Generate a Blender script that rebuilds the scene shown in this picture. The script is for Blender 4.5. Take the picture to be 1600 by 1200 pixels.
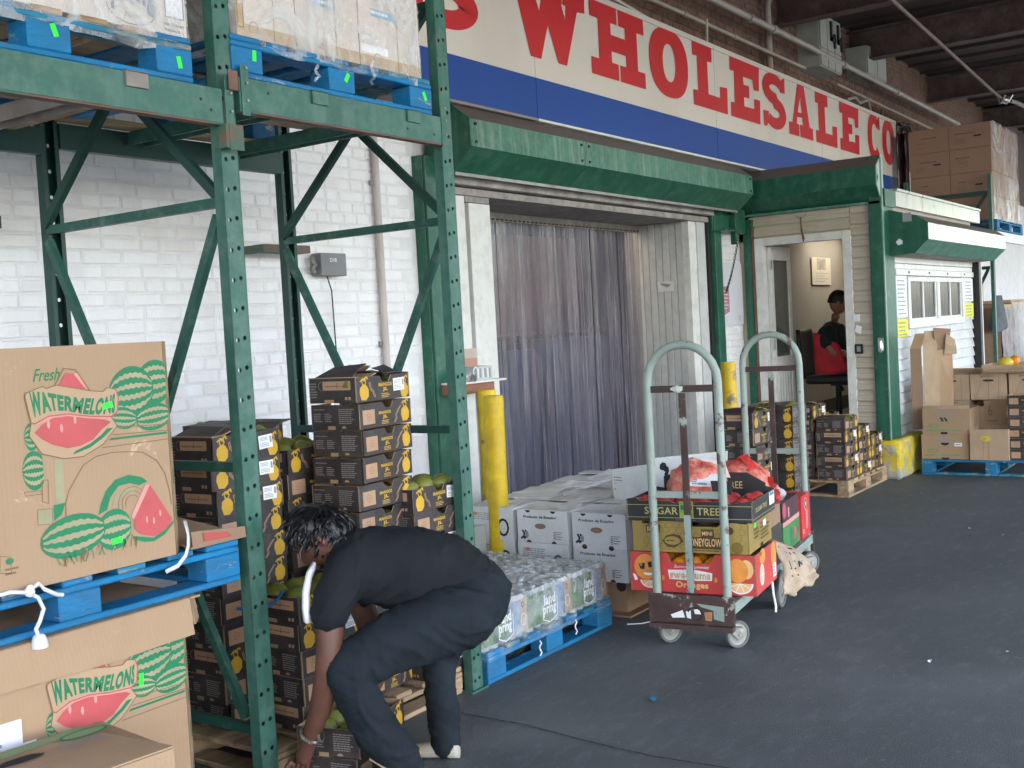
import bpy, bmesh, math, random
from statistics import NormalDist
def cover(a): return .5+.1*NormalDist().inv_cdf(1-max(.005,min(.9,a)))     # noise threshold leaving share a above it
from mathutils import Vector, Matrix, noise
from mathutils.geometry import tessellate_polygon as tessellate
random.seed(11)
for o in list(bpy.data.objects): bpy.data.objects.remove(o)
SC = bpy.context.scene; COL = SC.collection
rad = math.radians
# ---------------------------------------------------------------- camera
cd = bpy.data.cameras.new('camera'); CAM = bpy.data.objects.new('camera', cd); COL.objects.link(CAM)
FOC, YAW, PIT, ROL = 1759.27, 0.963341, -0.047138, -0.0551802
_f = Vector((math.sin(YAW)*math.cos(PIT), math.cos(YAW)*math.cos(PIT), math.sin(PIT)))
_r0 = Vector((math.cos(YAW), -math.sin(YAW), 0)); _u0 = _r0.cross(_f)
_r = _r0*math.cos(ROL) + _u0*math.sin(ROL); _u = _u0*math.cos(ROL) - _r0*math.sin(ROL)
CAM.matrix_world = Matrix(((_r.x,_u.x,-_f.x,0),(_r.y,_u.y,-_f.y,0),(_r.z,_u.z,-_f.z,1.55),(0,0,0,1)))
cd.sensor_width = 36; cd.lens = FOC/1600*36; cd.clip_start = 0.05; cd.clip_end = 500
SC.camera = CAM
# ---------------------------------------------------------------- sky, sun, exposure
SUN_EL, SUN_AZ = rad(56), rad(200)      # azimuth clockwise from +Y
W = bpy.data.worlds.new('World'); SC.world = W; W.use_nodes = True
wn = W.node_tree; bg = wn.nodes['Background']
sky = wn.nodes.new('ShaderNodeTexSky'); sky.sky_type = 'NISHITA'; sky.sun_disc = False
sky.sun_elevation = SUN_EL; sky.sun_rotation = SUN_AZ; sky.dust_density = 3.0; sky.air_density = 1.0; sky.ozone_density = 0.6
wn.links.new(sky.outputs[0], bg.inputs[0]); bg.inputs[1].default_value = 0.15
sl = bpy.data.lights.new('sun', 'SUN'); sl.energy = 4.5; sl.angle = rad(0.5); sl.color = (1, .95, .87)
so = bpy.data.objects.new('sun', sl); COL.objects.link(so)
_d = Vector((math.sin(SUN_AZ)*math.cos(SUN_EL), math.cos(SUN_AZ)*math.cos(SUN_EL), math.sin(SUN_EL)))
so.rotation_euler = _d.to_track_quat('Z', 'Y').to_euler(); so.location = _d*60
vs = SC.view_settings; vs.view_transform = 'Standard'; vs.look = 'None'; vs.gamma = 1; vs.use_curve_mapping = False
vs.exposure = 3.2
SC.cycles.max_bounces = 8; SC.cycles.diffuse_bounces = 5; SC.cycles.transparent_max_bounces = 12
SC.cycles.caustics_reflective = False; SC.cycles.caustics_refractive = False
SC.cycles.sample_clamp_indirect = 6
# ---------------------------------------------------------------- materials
MATS = {}
def M(name, col, rough=.6, var=.12, scale=6, metal=0, bump=0, bscale=40, corr=0, spot2=None, spot=None, spot_amt=.5, spot_scale=12, streak=None, spec=.4, alpha=1, avar=None, coat=0, stretch=(1,1,1), spot_hard=.06):
    if name in MATS: return MATS[name]
    m = bpy.data.materials.new(name); m.use_nodes = True; MATS[name] = m
    nt = m.node_tree; N = nt.nodes; L = nt.links; b = N['Principled BSDF']
    b.inputs['Roughness'].default_value = rough; b.inputs['Metallic'].default_value = metal
    b.inputs['Specular IOR Level'].default_value = spec; b.inputs['Alpha'].default_value = alpha
    b.inputs['Coat Weight'].default_value = coat
    tc = N.new('ShaderNodeTexCoord'); oi = N.new('ShaderNodeObjectInfo')
    mul = N.new('ShaderNodeVectorMath'); mul.operation = 'MULTIPLY_ADD'
    L.new(oi.outputs['Random'], mul.inputs[0]); mul.inputs[1].default_value = (37, 51, 23); L.new(tc.outputs['Object'], mul.inputs[2])
    mp = N.new('ShaderNodeMapping'); mp.inputs['Scale'].default_value = stretch; L.new(mul.outputs[0], mp.inputs[0])
    vec = mp.outputs[0]
    nz = N.new('ShaderNodeTexNoise'); nz.inputs['Scale'].default_value = scale; nz.inputs['Detail'].default_value = 6; nz.inputs['Roughness'].default_value = .62
    L.new(vec, nz.inputs['Vector'])
    cr = N.new('ShaderNodeValToRGB'); cr.color_ramp.elements[0].position = .28; cr.color_ramp.elements[1].position = .74
    lo = [max(0, c*(1-var*1.6)) for c in col]; hi = [min(1, c*(1+var)) for c in col]
    cr.color_ramp.elements[0].color = (*lo, 1); cr.color_ramp.elements[1].color = (*hi, 1)
    L.new(nz.outputs['Fac'], cr.inputs[0]); out = cr.outputs[0]
    def over(fac, c):
        nonlocal out
        mx = N.new('ShaderNodeMix'); mx.data_type = 'RGBA'; L.new(fac, mx.inputs['Factor']); L.new(out, mx.inputs['A']); mx.inputs['B'].default_value = (*c, 1); out = mx.outputs['Result']
    if spot:
        n2 = N.new('ShaderNodeTexNoise'); n2.inputs['Scale'].default_value = spot_scale; n2.inputs['Detail'].default_value = 8; n2.inputs['Roughness'].default_value = .7
        L.new(vec, n2.inputs['Vector'])
        r2 = N.new('ShaderNodeValToRGB'); t = cover(spot_amt*.5)
        r2.color_ramp.elements[0].position = max(0, t-spot_hard); r2.color_ramp.elements[1].position = min(1, t+spot_hard)
        L.new(n2.outputs['Fac'], r2.inputs[0]); over(r2.outputs[0], spot)
    if spot2:      # (colour, amount, scale): a second, finer layer of wear
        n4 = N.new('ShaderNodeTexNoise'); n4.inputs['Scale'].default_value = spot2[2]; n4.inputs['Detail'].default_value = 10; n4.inputs['Roughness'].default_value = .78; n4.inputs['Distortion'].default_value = .6
        L.new(vec, n4.inputs['Vector'])
        r4 = N.new('ShaderNodeValToRGB'); t = cover(spot2[1]*.35); r4.color_ramp.elements[0].position = t-.02; r4.color_ramp.elements[1].position = t+.02
        L.new(n4.outputs['Fac'], r4.inputs[0]); over(r4.outputs[0], spot2[0])
    if streak:
        mp2 = N.new('ShaderNodeMapping'); mp2.inputs['Scale'].default_value = (streak[1], streak[1], streak[1]*.06); L.new(mul.outputs[0], mp2.inputs[0])
        n3 = N.new('ShaderNodeTexNoise'); n3.inputs['Scale'].default_value = 1; n3.inputs['Detail'].default_value = 5; L.new(mp2.outputs[0], n3.inputs['Vector'])
        r3 = N.new('ShaderNodeValToRGB'); r3.color_ramp.elements[0].position = .5; r3.color_ramp.elements[1].position = .72
        r3.color_ramp.elements[1].color = (streak[2],)*3+(1,)
        L.new(n3.outputs['Fac'], r3.inputs[0]); over(r3.outputs[0], streak[0])
    if avar:       # film: clear in places, white glare patches put into the alpha
        na = N.new('ShaderNodeTexNoise'); na.inputs['Scale'].default_value = avar[2]; na.inputs['Detail'].default_value = 7; na.inputs['Roughness'].default_value = .65; na.inputs['Distortion'].default_value = 1.4; L.new(vec, na.inputs['Vector'])
        ma = N.new('ShaderNodeMapRange'); ma.inputs['From Min'].default_value = .40; ma.inputs['From Max'].default_value = .72; ma.inputs['To Min'].default_value = avar[0]; ma.inputs['To Max'].default_value = avar[1]; L.new(na.outputs['Fac'], ma.inputs[0]); L.new(ma.outputs[0], b.inputs['Alpha'])
    L.new(out, b.inputs['Base Color'])
    rr = N.new('ShaderNodeMapRange'); rr.inputs['To Min'].default_value = max(0, rough-.12); rr.inputs['To Max'].default_value = min(1, rough+.12)
    L.new(nz.outputs['Fac'], rr.inputs[0]); L.new(rr.outputs[0], b.inputs['Roughness'])
    if bump:
        nb = N.new('ShaderNodeTexNoise'); nb.inputs['Scale'].default_value = bscale; nb.inputs['Detail'].default_value = 5; L.new(vec, nb.inputs['Vector'])
        bp = N.new('ShaderNodeBump'); bp.inputs['Strength'].default_value = bump; bp.inputs['Distance'].default_value = .01
        L.new(nb.outputs['Fac'], bp.inputs['Height']); last = bp.outputs[0]
        if corr:      # corrugation showing through card, and soft dents
            wv = N.new('ShaderNodeTexWave'); wv.inputs['Scale'].default_value = corr; wv.bands_direction = 'DIAGONAL'; wv.inputs['Distortion'].default_value = .3
            mw = N.new('ShaderNodeMapping'); mw.inputs['Scale'].default_value = (1,1,.0); L.new(tc.outputs['Object'], mw.inputs[0]); L.new(mw.outputs[0], wv.inputs['Vector'])
            b2 = N.new('ShaderNodeBump'); b2.inputs['Strength'].default_value = .10; b2.inputs['Distance'].default_value = .004; L.new(wv.outputs['Fac'], b2.inputs['Height']); L.new(last, b2.inputs['Normal'])
            nd = N.new('ShaderNodeTexNoise'); nd.inputs['Scale'].default_value = 3.2; nd.inputs['Detail'].default_value = 2; L.new(vec, nd.inputs['Vector'])
            b3 = N.new('ShaderNodeBump'); b3.inputs['Strength'].default_value = .35; b3.inputs['Distance'].default_value = .06; L.new(nd.outputs['Fac'], b3.inputs['Height']); L.new(b2.outputs[0], b3.inputs['Normal']); last = b3.outputs[0]
        L.new(last, b.inputs['Normal'])
    return m
def flat(name, col, rough=.6, spec=.35): return M(name, col, rough, var=.06, scale=9, spec=spec)
def emit(name, col, s):
    m = bpy.data.materials.new(name); m.use_nodes = True; b = m.node_tree.nodes['Principled BSDF']
    b.inputs['Base Color'].default_value = (.8,.8,.8,1); b.inputs['Emission Color'].default_value = (*col,1); b.inputs['Emission Strength'].default_value = s
    MATS[name] = m; return m
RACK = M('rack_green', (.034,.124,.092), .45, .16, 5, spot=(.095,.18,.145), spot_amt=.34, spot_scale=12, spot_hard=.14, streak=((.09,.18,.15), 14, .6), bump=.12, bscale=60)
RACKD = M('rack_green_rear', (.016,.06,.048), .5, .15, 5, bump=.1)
PRIMER = M('primer_rust', (.20,.09,.07), .7, .2, 9, spot=(.05,.13,.09), spot_amt=.6, spot_scale=7)
GALV = M('galvanised', (.34,.34,.31), .5, .25, 7, metal=.4, bump=.1)
STEEL = M('bright_steel', (.6,.6,.58), .3, .1, 9, metal=.9)
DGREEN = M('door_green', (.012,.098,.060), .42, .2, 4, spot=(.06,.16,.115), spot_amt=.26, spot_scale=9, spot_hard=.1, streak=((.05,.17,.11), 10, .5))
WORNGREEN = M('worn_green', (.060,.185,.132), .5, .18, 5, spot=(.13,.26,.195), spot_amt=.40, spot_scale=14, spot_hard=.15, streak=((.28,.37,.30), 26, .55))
BROWNGREY = M('weathered_brown_grey', (.16,.135,.118), .6, .1, 3)
BLUE = M('pallet_blue', (.004,.19,.42), .65, .2, 6, spot=(.03,.11,.22), spot_amt=.48, spot_scale=5, spot_hard=.15, stretch=(.6,1,1.6), bump=.4, bscale=50, spot2=((.40,.35,.25), .30, 11))
BLUE2 = M('pallet_blue_worn', (.02,.20,.33), .75, .3, 7, spot=(.36,.31,.22), spot_amt=.52, spot_scale=8, stretch=(.35,1.5,1.5), bump=.3)
RAW = M('pallet_raw_wood', (.42,.30,.18), .75, .25, 7, spot=(.22,.15,.09), spot_amt=.55, spot_scale=8, stretch=(.3,2,2), bump=.3)
KRAFT = M('kraft_card', (.44,.295,.18), .78, .10, 3, spot=(.35,.225,.135), spot_amt=.48, spot_scale=3, spot_hard=.2, bump=.10, bscale=25, corr=42, spot2=((.54,.40,.275), .22, 9))
KRAFT2 = M('kraft_card_pale', (.50,.36,.235), .78, .12, 3, bump=.08, corr=42, spot=(.40,.28,.18), spot_amt=.45, spot_scale=4, spot_hard=.2)
KRAFT3 = M('kraft_card_dark', (.31,.195,.125), .78, .12, 4, bump=.1)
KIN = M('kraft_inside', (.40,.26,.15), .85, .12, 5)
CHAR = M('charcoal_card', (.040,.032,.032), .55, .25, 5, spot=(.075,.062,.058), spot_amt=.48, spot_scale=7, spot_hard=.15, bump=.15, spot2=((.20,.135,.095), .16, 17))
MYEL = M('mango_yellow_ink', (.62,.37,.035), .6, .1, 9)
MTAN = M('tan_ink', (.47,.29,.18), .65, .08, 6)
LTXT = flat('pale_ink', (.30,.265,.25))
WHITE = M('white_card', (.74,.76,.77), .6, .07, 4, spot=(.55,.57,.57), spot_amt=.42, spot_scale=5, spot_hard=.2, bump=.06)
PAPER = M('white_paper', (.82,.83,.86), .6, .04, 6)
INK = flat('black_ink', (.02,.02,.022))
GREYINK = flat('grey_ink', (.28,.29,.32))
WMGREEN = M('melon_green_ink', (.015,.20,.085), .6, .12, 6)
WMRED = M('melon_red_ink', (.52,.09,.095), .6, .1, 7)
PINK = flat('melon_pink_ink', (.62,.30,.26))
LINE = flat('brown_line_ink', (.22,.14,.075))
PALEGREEN = M('pale_green_ink', (.22,.30,.16), .6, .12, 8)
FLUO = emit('fluo_sticker', (0,0,0), 0); FLUO.node_tree.nodes['Principled BSDF'].inputs['Base Color'].default_value = (.03,.9,.05,1)
SIGNW = M('sign_white', (.70,.65,.59), .4, .05, 1.2, streak=((.55,.5,.44), 3, .35), spec=.5)
SIGNB = M('sign_blue', (.014,.065,.30), .5, .08, 1.2, spec=.3)
SIGNR = M('sign_red', (.55,.022,.028), .45, .07, 2)
YEL = M('bollard_yellow', (.72,.50,.012), .5, .16, 5, spot=(.50,.33,.02), spot_amt=.50, spot_scale=6, spot_hard=.15, bump=.2, spot2=((.11,.09,.05), .22, 13), stretch=(1,1,1.6))
CONC = M('concrete', (.33,.33,.31), .85, .2, 6, spot=(.2,.2,.19), spot_amt=.5, bump=.4)
WPAINT = M('white_brick_paint', (.87,.875,.89), .55, .04, 4, spot=(.79,.77,.76), spot_amt=.46, spot_scale=2.5, spot_hard=.2, bump=.5, bscale=55, streak=((.62,.58,.56), 5, .4), spot2=((.34,.30,.29), .075, 12))
WMORT = M('white_mortar_paint', (.76,.76,.78), .75, .08, 8, bump=.4)
SIDING = M('vinyl_siding', (.50,.44,.35), .5, .07, 3, streak=((.38,.33,.26), 9, .4))
SIDEW = M('white_siding', (.62,.63,.64), .5, .08, 3, spot=(.38,.38,.38), spot_amt=.38, spot_scale=6, spot_hard=.15)
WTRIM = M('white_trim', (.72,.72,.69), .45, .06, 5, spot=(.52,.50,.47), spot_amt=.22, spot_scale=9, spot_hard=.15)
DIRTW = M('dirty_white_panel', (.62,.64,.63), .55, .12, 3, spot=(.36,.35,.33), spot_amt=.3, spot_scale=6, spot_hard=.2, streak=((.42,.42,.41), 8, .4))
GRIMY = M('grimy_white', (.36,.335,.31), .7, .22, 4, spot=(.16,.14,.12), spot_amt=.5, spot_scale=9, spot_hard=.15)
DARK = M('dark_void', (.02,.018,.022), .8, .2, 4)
BLACK = M('black_plastic', (.014,.014,.016), .45, .2, 8)
RUBBER = M('grey_rubber', (.13,.135,.13), .7, .15, 8)
CARTP = M('cart_pale_green', (.30,.36,.32), .42, .1, 6, spot=(.13,.085,.07), spot_amt=.30, spot_scale=10, spot_hard=.02)
CARTR = M('cart_rust_brown', (.075,.042,.038), .65, .25, 8, spot=(.34,.37,.32), spot_amt=.36, spot_scale=8, spot_hard=.02)
SKIN = M('skin_brown', (.135,.060,.040), .5, .2, 7, spot=(.10,.042,.028), spot_amt=.5, spot_scale=12, spot_hard=.2, bump=.15, bscale=70)
SKIN2 = M('skin_tan', (.32,.15,.10), .5, .1, 5)
HAIR = M('black_hair', (.008,.008,.010), .38, .3, 40)
SHIRT = M('navy_tshirt', (.014,.016,.020), .9, .2, 9, bump=.5, bscale=24, spec=.2)
TROUS = M('black_trousers', (.014,.020,.026), .85, .25, 9, bump=.5, bscale=22, spec=.2)
SHOE = M('beige_shoe', (.42,.39,.33), .7, .1, 8)
CEIL = M('ceiling_deck_brown', (.070,.042,.038), .8, .3, 1.5, spot=(.03,.025,.026), spot_amt=.5, spot_scale=2, spot_hard=.2)
BEAMB = M('ceiling_beam_brown', (.085,.05,.044), .7, .25, 2, spot=(.16,.12,.11), spot_amt=.4, spot_scale=5, spot_hard=.15)
REDBRICK = M('brown_brick', (.19,.105,.072), .85, .28, 5, spot=(.09,.055,.045), spot_amt=.45, spot_scale=9, bump=.4)
REDMORT = M('brown_mortar', (.13,.095,.08), .9, .15, 9)
PIPE = M('pipe_grey', (.36,.32,.27), .5, .15, 5)
PANELG = M('electrical_grey', (.40,.40,.35), .5, .1, 4)
FILM = M('stretch_film', (.85,.87,.90), .18, .05, 5, spec=.7, avar=(.06,.75,4.5), bump=.9, bscale=9)  # milky patches stand for glare, set in the alpha
GLASS = M('window_glass', (.10,.12,.12), .06, .1, 3, spec=.8, alpha=.55)
MANGO = M('mango_fruit', (.25,.235,.04), .45, .35, 9, spot=(.10,.155,.035), spot_amt=.6, spot_scale=9, spot_hard=.2)
REDNET = M('red_net', (.66,.10,.08), .45, .25, 30, spot=(.80,.40,.28), spot_amt=.66, spot_scale=14, spot_hard=.12, bump=.8, bscale=60)
POMEG = M('pomegranate', (.48,.055,.05), .35, .25, 8)
ORANGEF = M('orange_fruit', (.75,.26,.02), .4, .12, 20, bump=.2, bscale=200)
LEMONF = M('yellow_fruit', (.68,.50,.05), .4, .12, 14)
# ---------------------------------------------------------------- mesh builder
class MB:
    def __init__(s): s.v=[]; s.f=[]; s.m=[]; s.mats=[]
    def mi(s, mat):
        if mat not in s.mats: s.mats.append(mat)
        return s.mats.index(mat)
    def add(s, vs, fs, mat):
        o=len(s.v); k=s.mi(mat); s.v += [tuple(p) for p in vs]
        for f in fs: s.f.append(tuple(i+o for i in f)); s.m.append(k)
        return s
    def box(s, x0,x1,y0,y1,z0,z1, mat):
        if x0>x1: x0,x1=x1,x0
        if y0>y1: y0,y1=y1,y0
        if z0>z1: z0,z1=z1,z0
        v=[(x,y,z) for z in (z0,z1) for y in (y0,y1) for x in (x0,x1)]
        return s.add(v,[(0,2,3,1),(4,5,7,6),(0,1,5,4),(2,6,7,3),(0,4,6,2),(1,3,7,5)],mat)
    def obox(s, a, b, w, h, mat, up=(0,0,1)):      # bar from a to b, w sideways, h along up
        a=Vector(a); b=Vector(b); d=(b-a).normalized(); u=Vector(up); r=d.cross(u)
        if r.length<1e-4: r=d.cross(Vector((1,0,0)))
        r.normalize(); u=r.cross(d); r*=w/2; u*=h/2
        v=[p+i*r+j*u for p in (a,b) for j in (-1,1) for i in (-1,1)]
        return s.add(v,[(0,1,3,2),(4,6,7,5),(0,4,5,1),(2,3,7,6),(0,2,6,4),(1,5,7,3)],mat)
    def tube(s, pts, r, mat, n=8, cap=True, closed=False):
        pts=[Vector(p) for p in pts]; rs = r if isinstance(r,(list,tuple)) else [r]*len(pts)
        vs=[]; prev=None; K=len(pts)
        for i,p in enumerate(pts):
            if closed: d=pts[(i+1)%K]-pts[i-1]
            else: d=(pts[min(i+1,K-1)]-pts[max(i-1,0)])
            d.normalize()
            if prev is None:
                q=Vector((0,0,1)) if abs(d.z)<.9 else Vector((1,0,0)); e=d.cross(q).normalized()
            else: e=(prev-d*prev.dot(d)).normalized()
            prev=e; g=d.cross(e)
            vs+=[p+(e*math.cos(2*math.pi*k/n)+g*math.sin(2*math.pi*k/n))*rs[i] for k in range(n)]
        fs=[]
        for i in range(K if closed else K-1):
            j=(i+1)%K
            for k in range(n): fs.append((i*n+k, i*n+(k+1)%n, j*n+(k+1)%n, j*n+k))
        if cap and not closed: fs.append(tuple(range(n))[::-1]); fs.append(tuple((K-1)*n+k for k in range(n)))
        return s.add(vs,fs,mat)
    def prism(s, poly, fn, d0, d1, mat, smat=None):   # poly in 2D; fn(u,v,d)->xyz
        n=len(poly); v=[fn(a,b,d0) for a,b in poly]+[fn(a,b,d1) for a,b in poly]
        s.add(v,[tuple(range(n))[::-1],tuple(range(n,2*n))],mat)
        return s.add(v,[(i,(i+1)%n,n+(i+1)%n,n+i) for i in range(n)],smat or mat)
    def lathe(s, prof, mat, n=14, c=(0,0,0)):
        vs=[(c[0]+r*math.cos(2*math.pi*k/n),c[1]+r*math.sin(2*math.pi*k/n),c[2]+z) for r,z in prof for k in range(n)]
        fs=[(i*n+k,i*n+(k+1)%n,(i+1)*n+(k+1)%n,(i+1)*n+k) for i in range(len(prof)-1) for k in range(n)]
        fs.append(tuple(range(n))[::-1]); fs.append(tuple((len(prof)-1)*n+k for k in range(n)))
        return s.add(vs,fs,mat)
    def ball(s, c, r, mat, sc=(1,1,1), n=10, m=7, jit=0, rot=None):
        vs=[]; fs=[]
        for i in range(m+1):
            t=math.pi*i/m
            for k in range(n):
                p=Vector((math.sin(t)*math.cos(2*math.pi*k/n)*sc[0], math.sin(t)*math.sin(2*math.pi*k/n)*sc[1], math.cos(t)*sc[2]))*r
                if jit: p*=1+jit*noise.noise(p/r*1.7+Vector(c)*9)
                if rot: p=rot@p
                vs.append(p+Vector(c))
        for i in range(m):
            for k in range(n): fs.append((i*n+k,(i+1)*n+k,(i+1)*n+(k+1)%n,i*n+(k+1)%n))
        return s.add(vs,fs,mat)
    def mesh(s, name, smooth=False):
        me=bpy.data.meshes.new(name); me.from_pydata(s.v,[],s.f)
        for m in s.mats: me.materials.append(m)
        me.polygons.foreach_set('material_index',s.m)
        bm=bmesh.new(); bm.from_mesh(me); bmesh.ops.remove_doubles(bm,verts=bm.verts,dist=1e-5)
        bad=[f for f in bm.faces if f.calc_area()<1e-9]
        if bad: bmesh.ops.delete(bm,geom=bad,context='FACES_ONLY')
        bm.to_mesh(me); bm.free()
        if smooth:
            for p in me.polygons: p.use_smooth=True
            try: me.set_sharp_from_angle(angle=rad(40))
            except Exception: pass
        me.update(); return me
    def build(s, name, parent=None, loc=None, rotz=0, bevel=0, smooth=False):
        o=bpy.data.objects.new(name, s.mesh(name, smooth)); COL.objects.link(o)
        if loc: o.location=loc
        if rotz: o.rotation_euler=(0,0,rotz)
        if parent: o.parent=parent
        if bevel: bev(o,bevel)
        return o
def bev(o, w, seg=2):
    b=o.modifiers.new('bevel','BEVEL'); b.width=w; b.segments=seg; b.limit_method='ANGLE'; b.angle_limit=rad(40)
    return o
def tag(o, label, cat, group=None, kind=None):
    o['label']=label; o['category']=cat
    if group: o['group']=group
    if kind: o['kind']=kind
    return o
def struct(o): o['kind']='structure'; return o
def empty(name, loc=(0,0,0), rotz=0):
    o=bpy.data.objects.new(name,None); o.empty_display_size=.1; COL.objects.link(o); o.location=loc; o.rotation_euler=(0,0,rotz); return o
def dup(o, parent=None, loc=None, rotz=None, drop=()):
    c=o.copy(); COL.objects.link(c); c.parent=parent
    if loc is not None: c.location=loc
    if rotz is not None: c.rotation_euler=(0,0,rotz)
    for ch in o.children:
        if ch.name.split('.')[0] not in drop: dup(ch,c)
    return c
def inst(me, name, parent=None, loc=(0,0,0), rotz=0, rot=None):
    o=bpy.data.objects.new(name,me); COL.objects.link(o); o.parent=parent; o.location=loc
    o.rotation_euler = rot if rot else (0,0,rotz)
    return o
ORD=['topmost','second','third','fourth','fifth','sixth','seventh','eighth','ninth','tenth','eleventh','twelfth','thirteenth','fourteenth']
# ---------------------------------------------------------------- flat print
_TX={}
def glyphs(s, bold=0.0, shear=0.0):
    k=(s,bold,shear)
    if k in _TX: return _TX[k]
    cu=bpy.data.curves.new('t','FONT'); cu.body=s; cu.size=1; cu.resolution_u=3; cu.offset=bold; cu.shear=shear; cu.space_character=1+bold*2.4
    ob=bpy.data.objects.new('t',cu); COL.objects.link(ob)
    me=bpy.data.meshes.new_from_object(ob.evaluated_get(bpy.context.evaluated_depsgraph_get()))
    vs=[(v.co.x,v.co.y) for v in me.vertices]; fs=[tuple(p.vertices) for p in me.polygons]
    bpy.data.objects.remove(ob); bpy.data.curves.remove(cu); bpy.data.meshes.remove(me)
    if vs:
        x0=min(v[0] for v in vs); x1=max(v[0] for v in vs); y0=min(v[1] for v in vs); y1=max(v[1] for v in vs)
        vs=[((x-x0)/(x1-x0),(y-y0)/max(1e-6,y1-y0)) for x,y in vs]
    _TX[k]=(vs,fs); return _TX[k]
class PR:      # print on a face: origin O, axes U,V (unit), normal N
    def __init__(s, mb, O, U, V, N=None, step=.0007):
        s.mb=mb; s.O=Vector(O); s.U=Vector(U); s.V=Vector(V); s.N=Vector(N) if N else s.U.cross(s.V); s.st=step
    def p(s,u,v,l=1): return s.O+s.U*u+s.V*v+s.N*(s.st*l)
    def poly(s, pts, mat, l=1):
        if len(pts)<=4: s.mb.add([s.p(u,v,l) for u,v in pts],[tuple(range(len(pts)))],mat); return
        T=tessellate([[Vector((u,v,0)) for u,v in pts]]); F=[]
        for a,b,c in T:
            A,B,C=pts[a],pts[b],pts[c]
            F.append((a,b,c) if (B[0]-A[0])*(C[1]-A[1])-(C[0]-A[0])*(B[1]-A[1])>0 else (a,c,b))
        s.mb.add([s.p(u,v,l) for u,v in pts],F,mat)
    def rect(s,u0,u1,v0,v1,mat,l=1): s.poly([(u0,v0),(u1,v0),(u1,v1),(u0,v1)],mat,l)
    def ell(s,cu,cv,ru,rv,mat,l=1,n=18,a0=0,a1=360,rot=0):
        pts=[]
        for k in range(n+(a1-a0<360)):
            a=rad(a0+(a1-a0)*k/n); x=ru*math.cos(a); y=rv*math.sin(a); c,d=math.cos(rot),math.sin(rot); pts.append((cu+x*c-y*d,cv+x*d+y*c))
        s.poly(pts,mat,l)
    def line(s, pts, w, mat, l=1):
        for i in range(len(pts)-1):
            a=Vector(pts[i]); b=Vector(pts[i+1]); d=(b-a)
            if d.length<1e-6: continue
            n=Vector((-d.y,d.x)).normalized()*w/2; e=d.normalized()*w*.3
            s.poly([tuple(a-n-e),tuple(b-n+e),tuple(b+n+e),tuple(a+n-e)],mat,l+.01*(i%2))
    def ring(s,cu,cv,ru,rv,w,mat,l=1,n=20,a0=0,a1=360):
        s.line([(cu+ru*math.cos(rad(a0+(a1-a0)*k/n)),cv+rv*math.sin(rad(a0+(a1-a0)*k/n))) for k in range(n+1)],w,mat,l)
    def text(s, t, u0, v0, w, h, mat, l=1, bold=0.0, shear=0.0, warp=None):
        vs,fs=glyphs(t,bold,shear)
        P=[]
        for x,y in vs:
            u=u0+x*w; v=v0+y*h
            if warp: u,v=warp(x,y)
            P.append(s.p(u,v,l))
        s.mb.add(P,fs,mat)
    def fine(s,u0,u1,v0,v1,rows,mat,l=1,seed=1):     # unreadably small lines of copy
        rg=random.Random(seed); dv=(v1-v0)/rows
        for r in range(rows):
            u=u0
            e=u1-(u1-u0)*rg.random()*.35
            while u<e:
                w=(u1-u0)*(.06+.12*rg.random()); s.rect(u,min(u+w,e),v0+r*dv+dv*.25,v0+r*dv+dv*.7,mat,l); u+=w+(u1-u0)*.025
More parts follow.
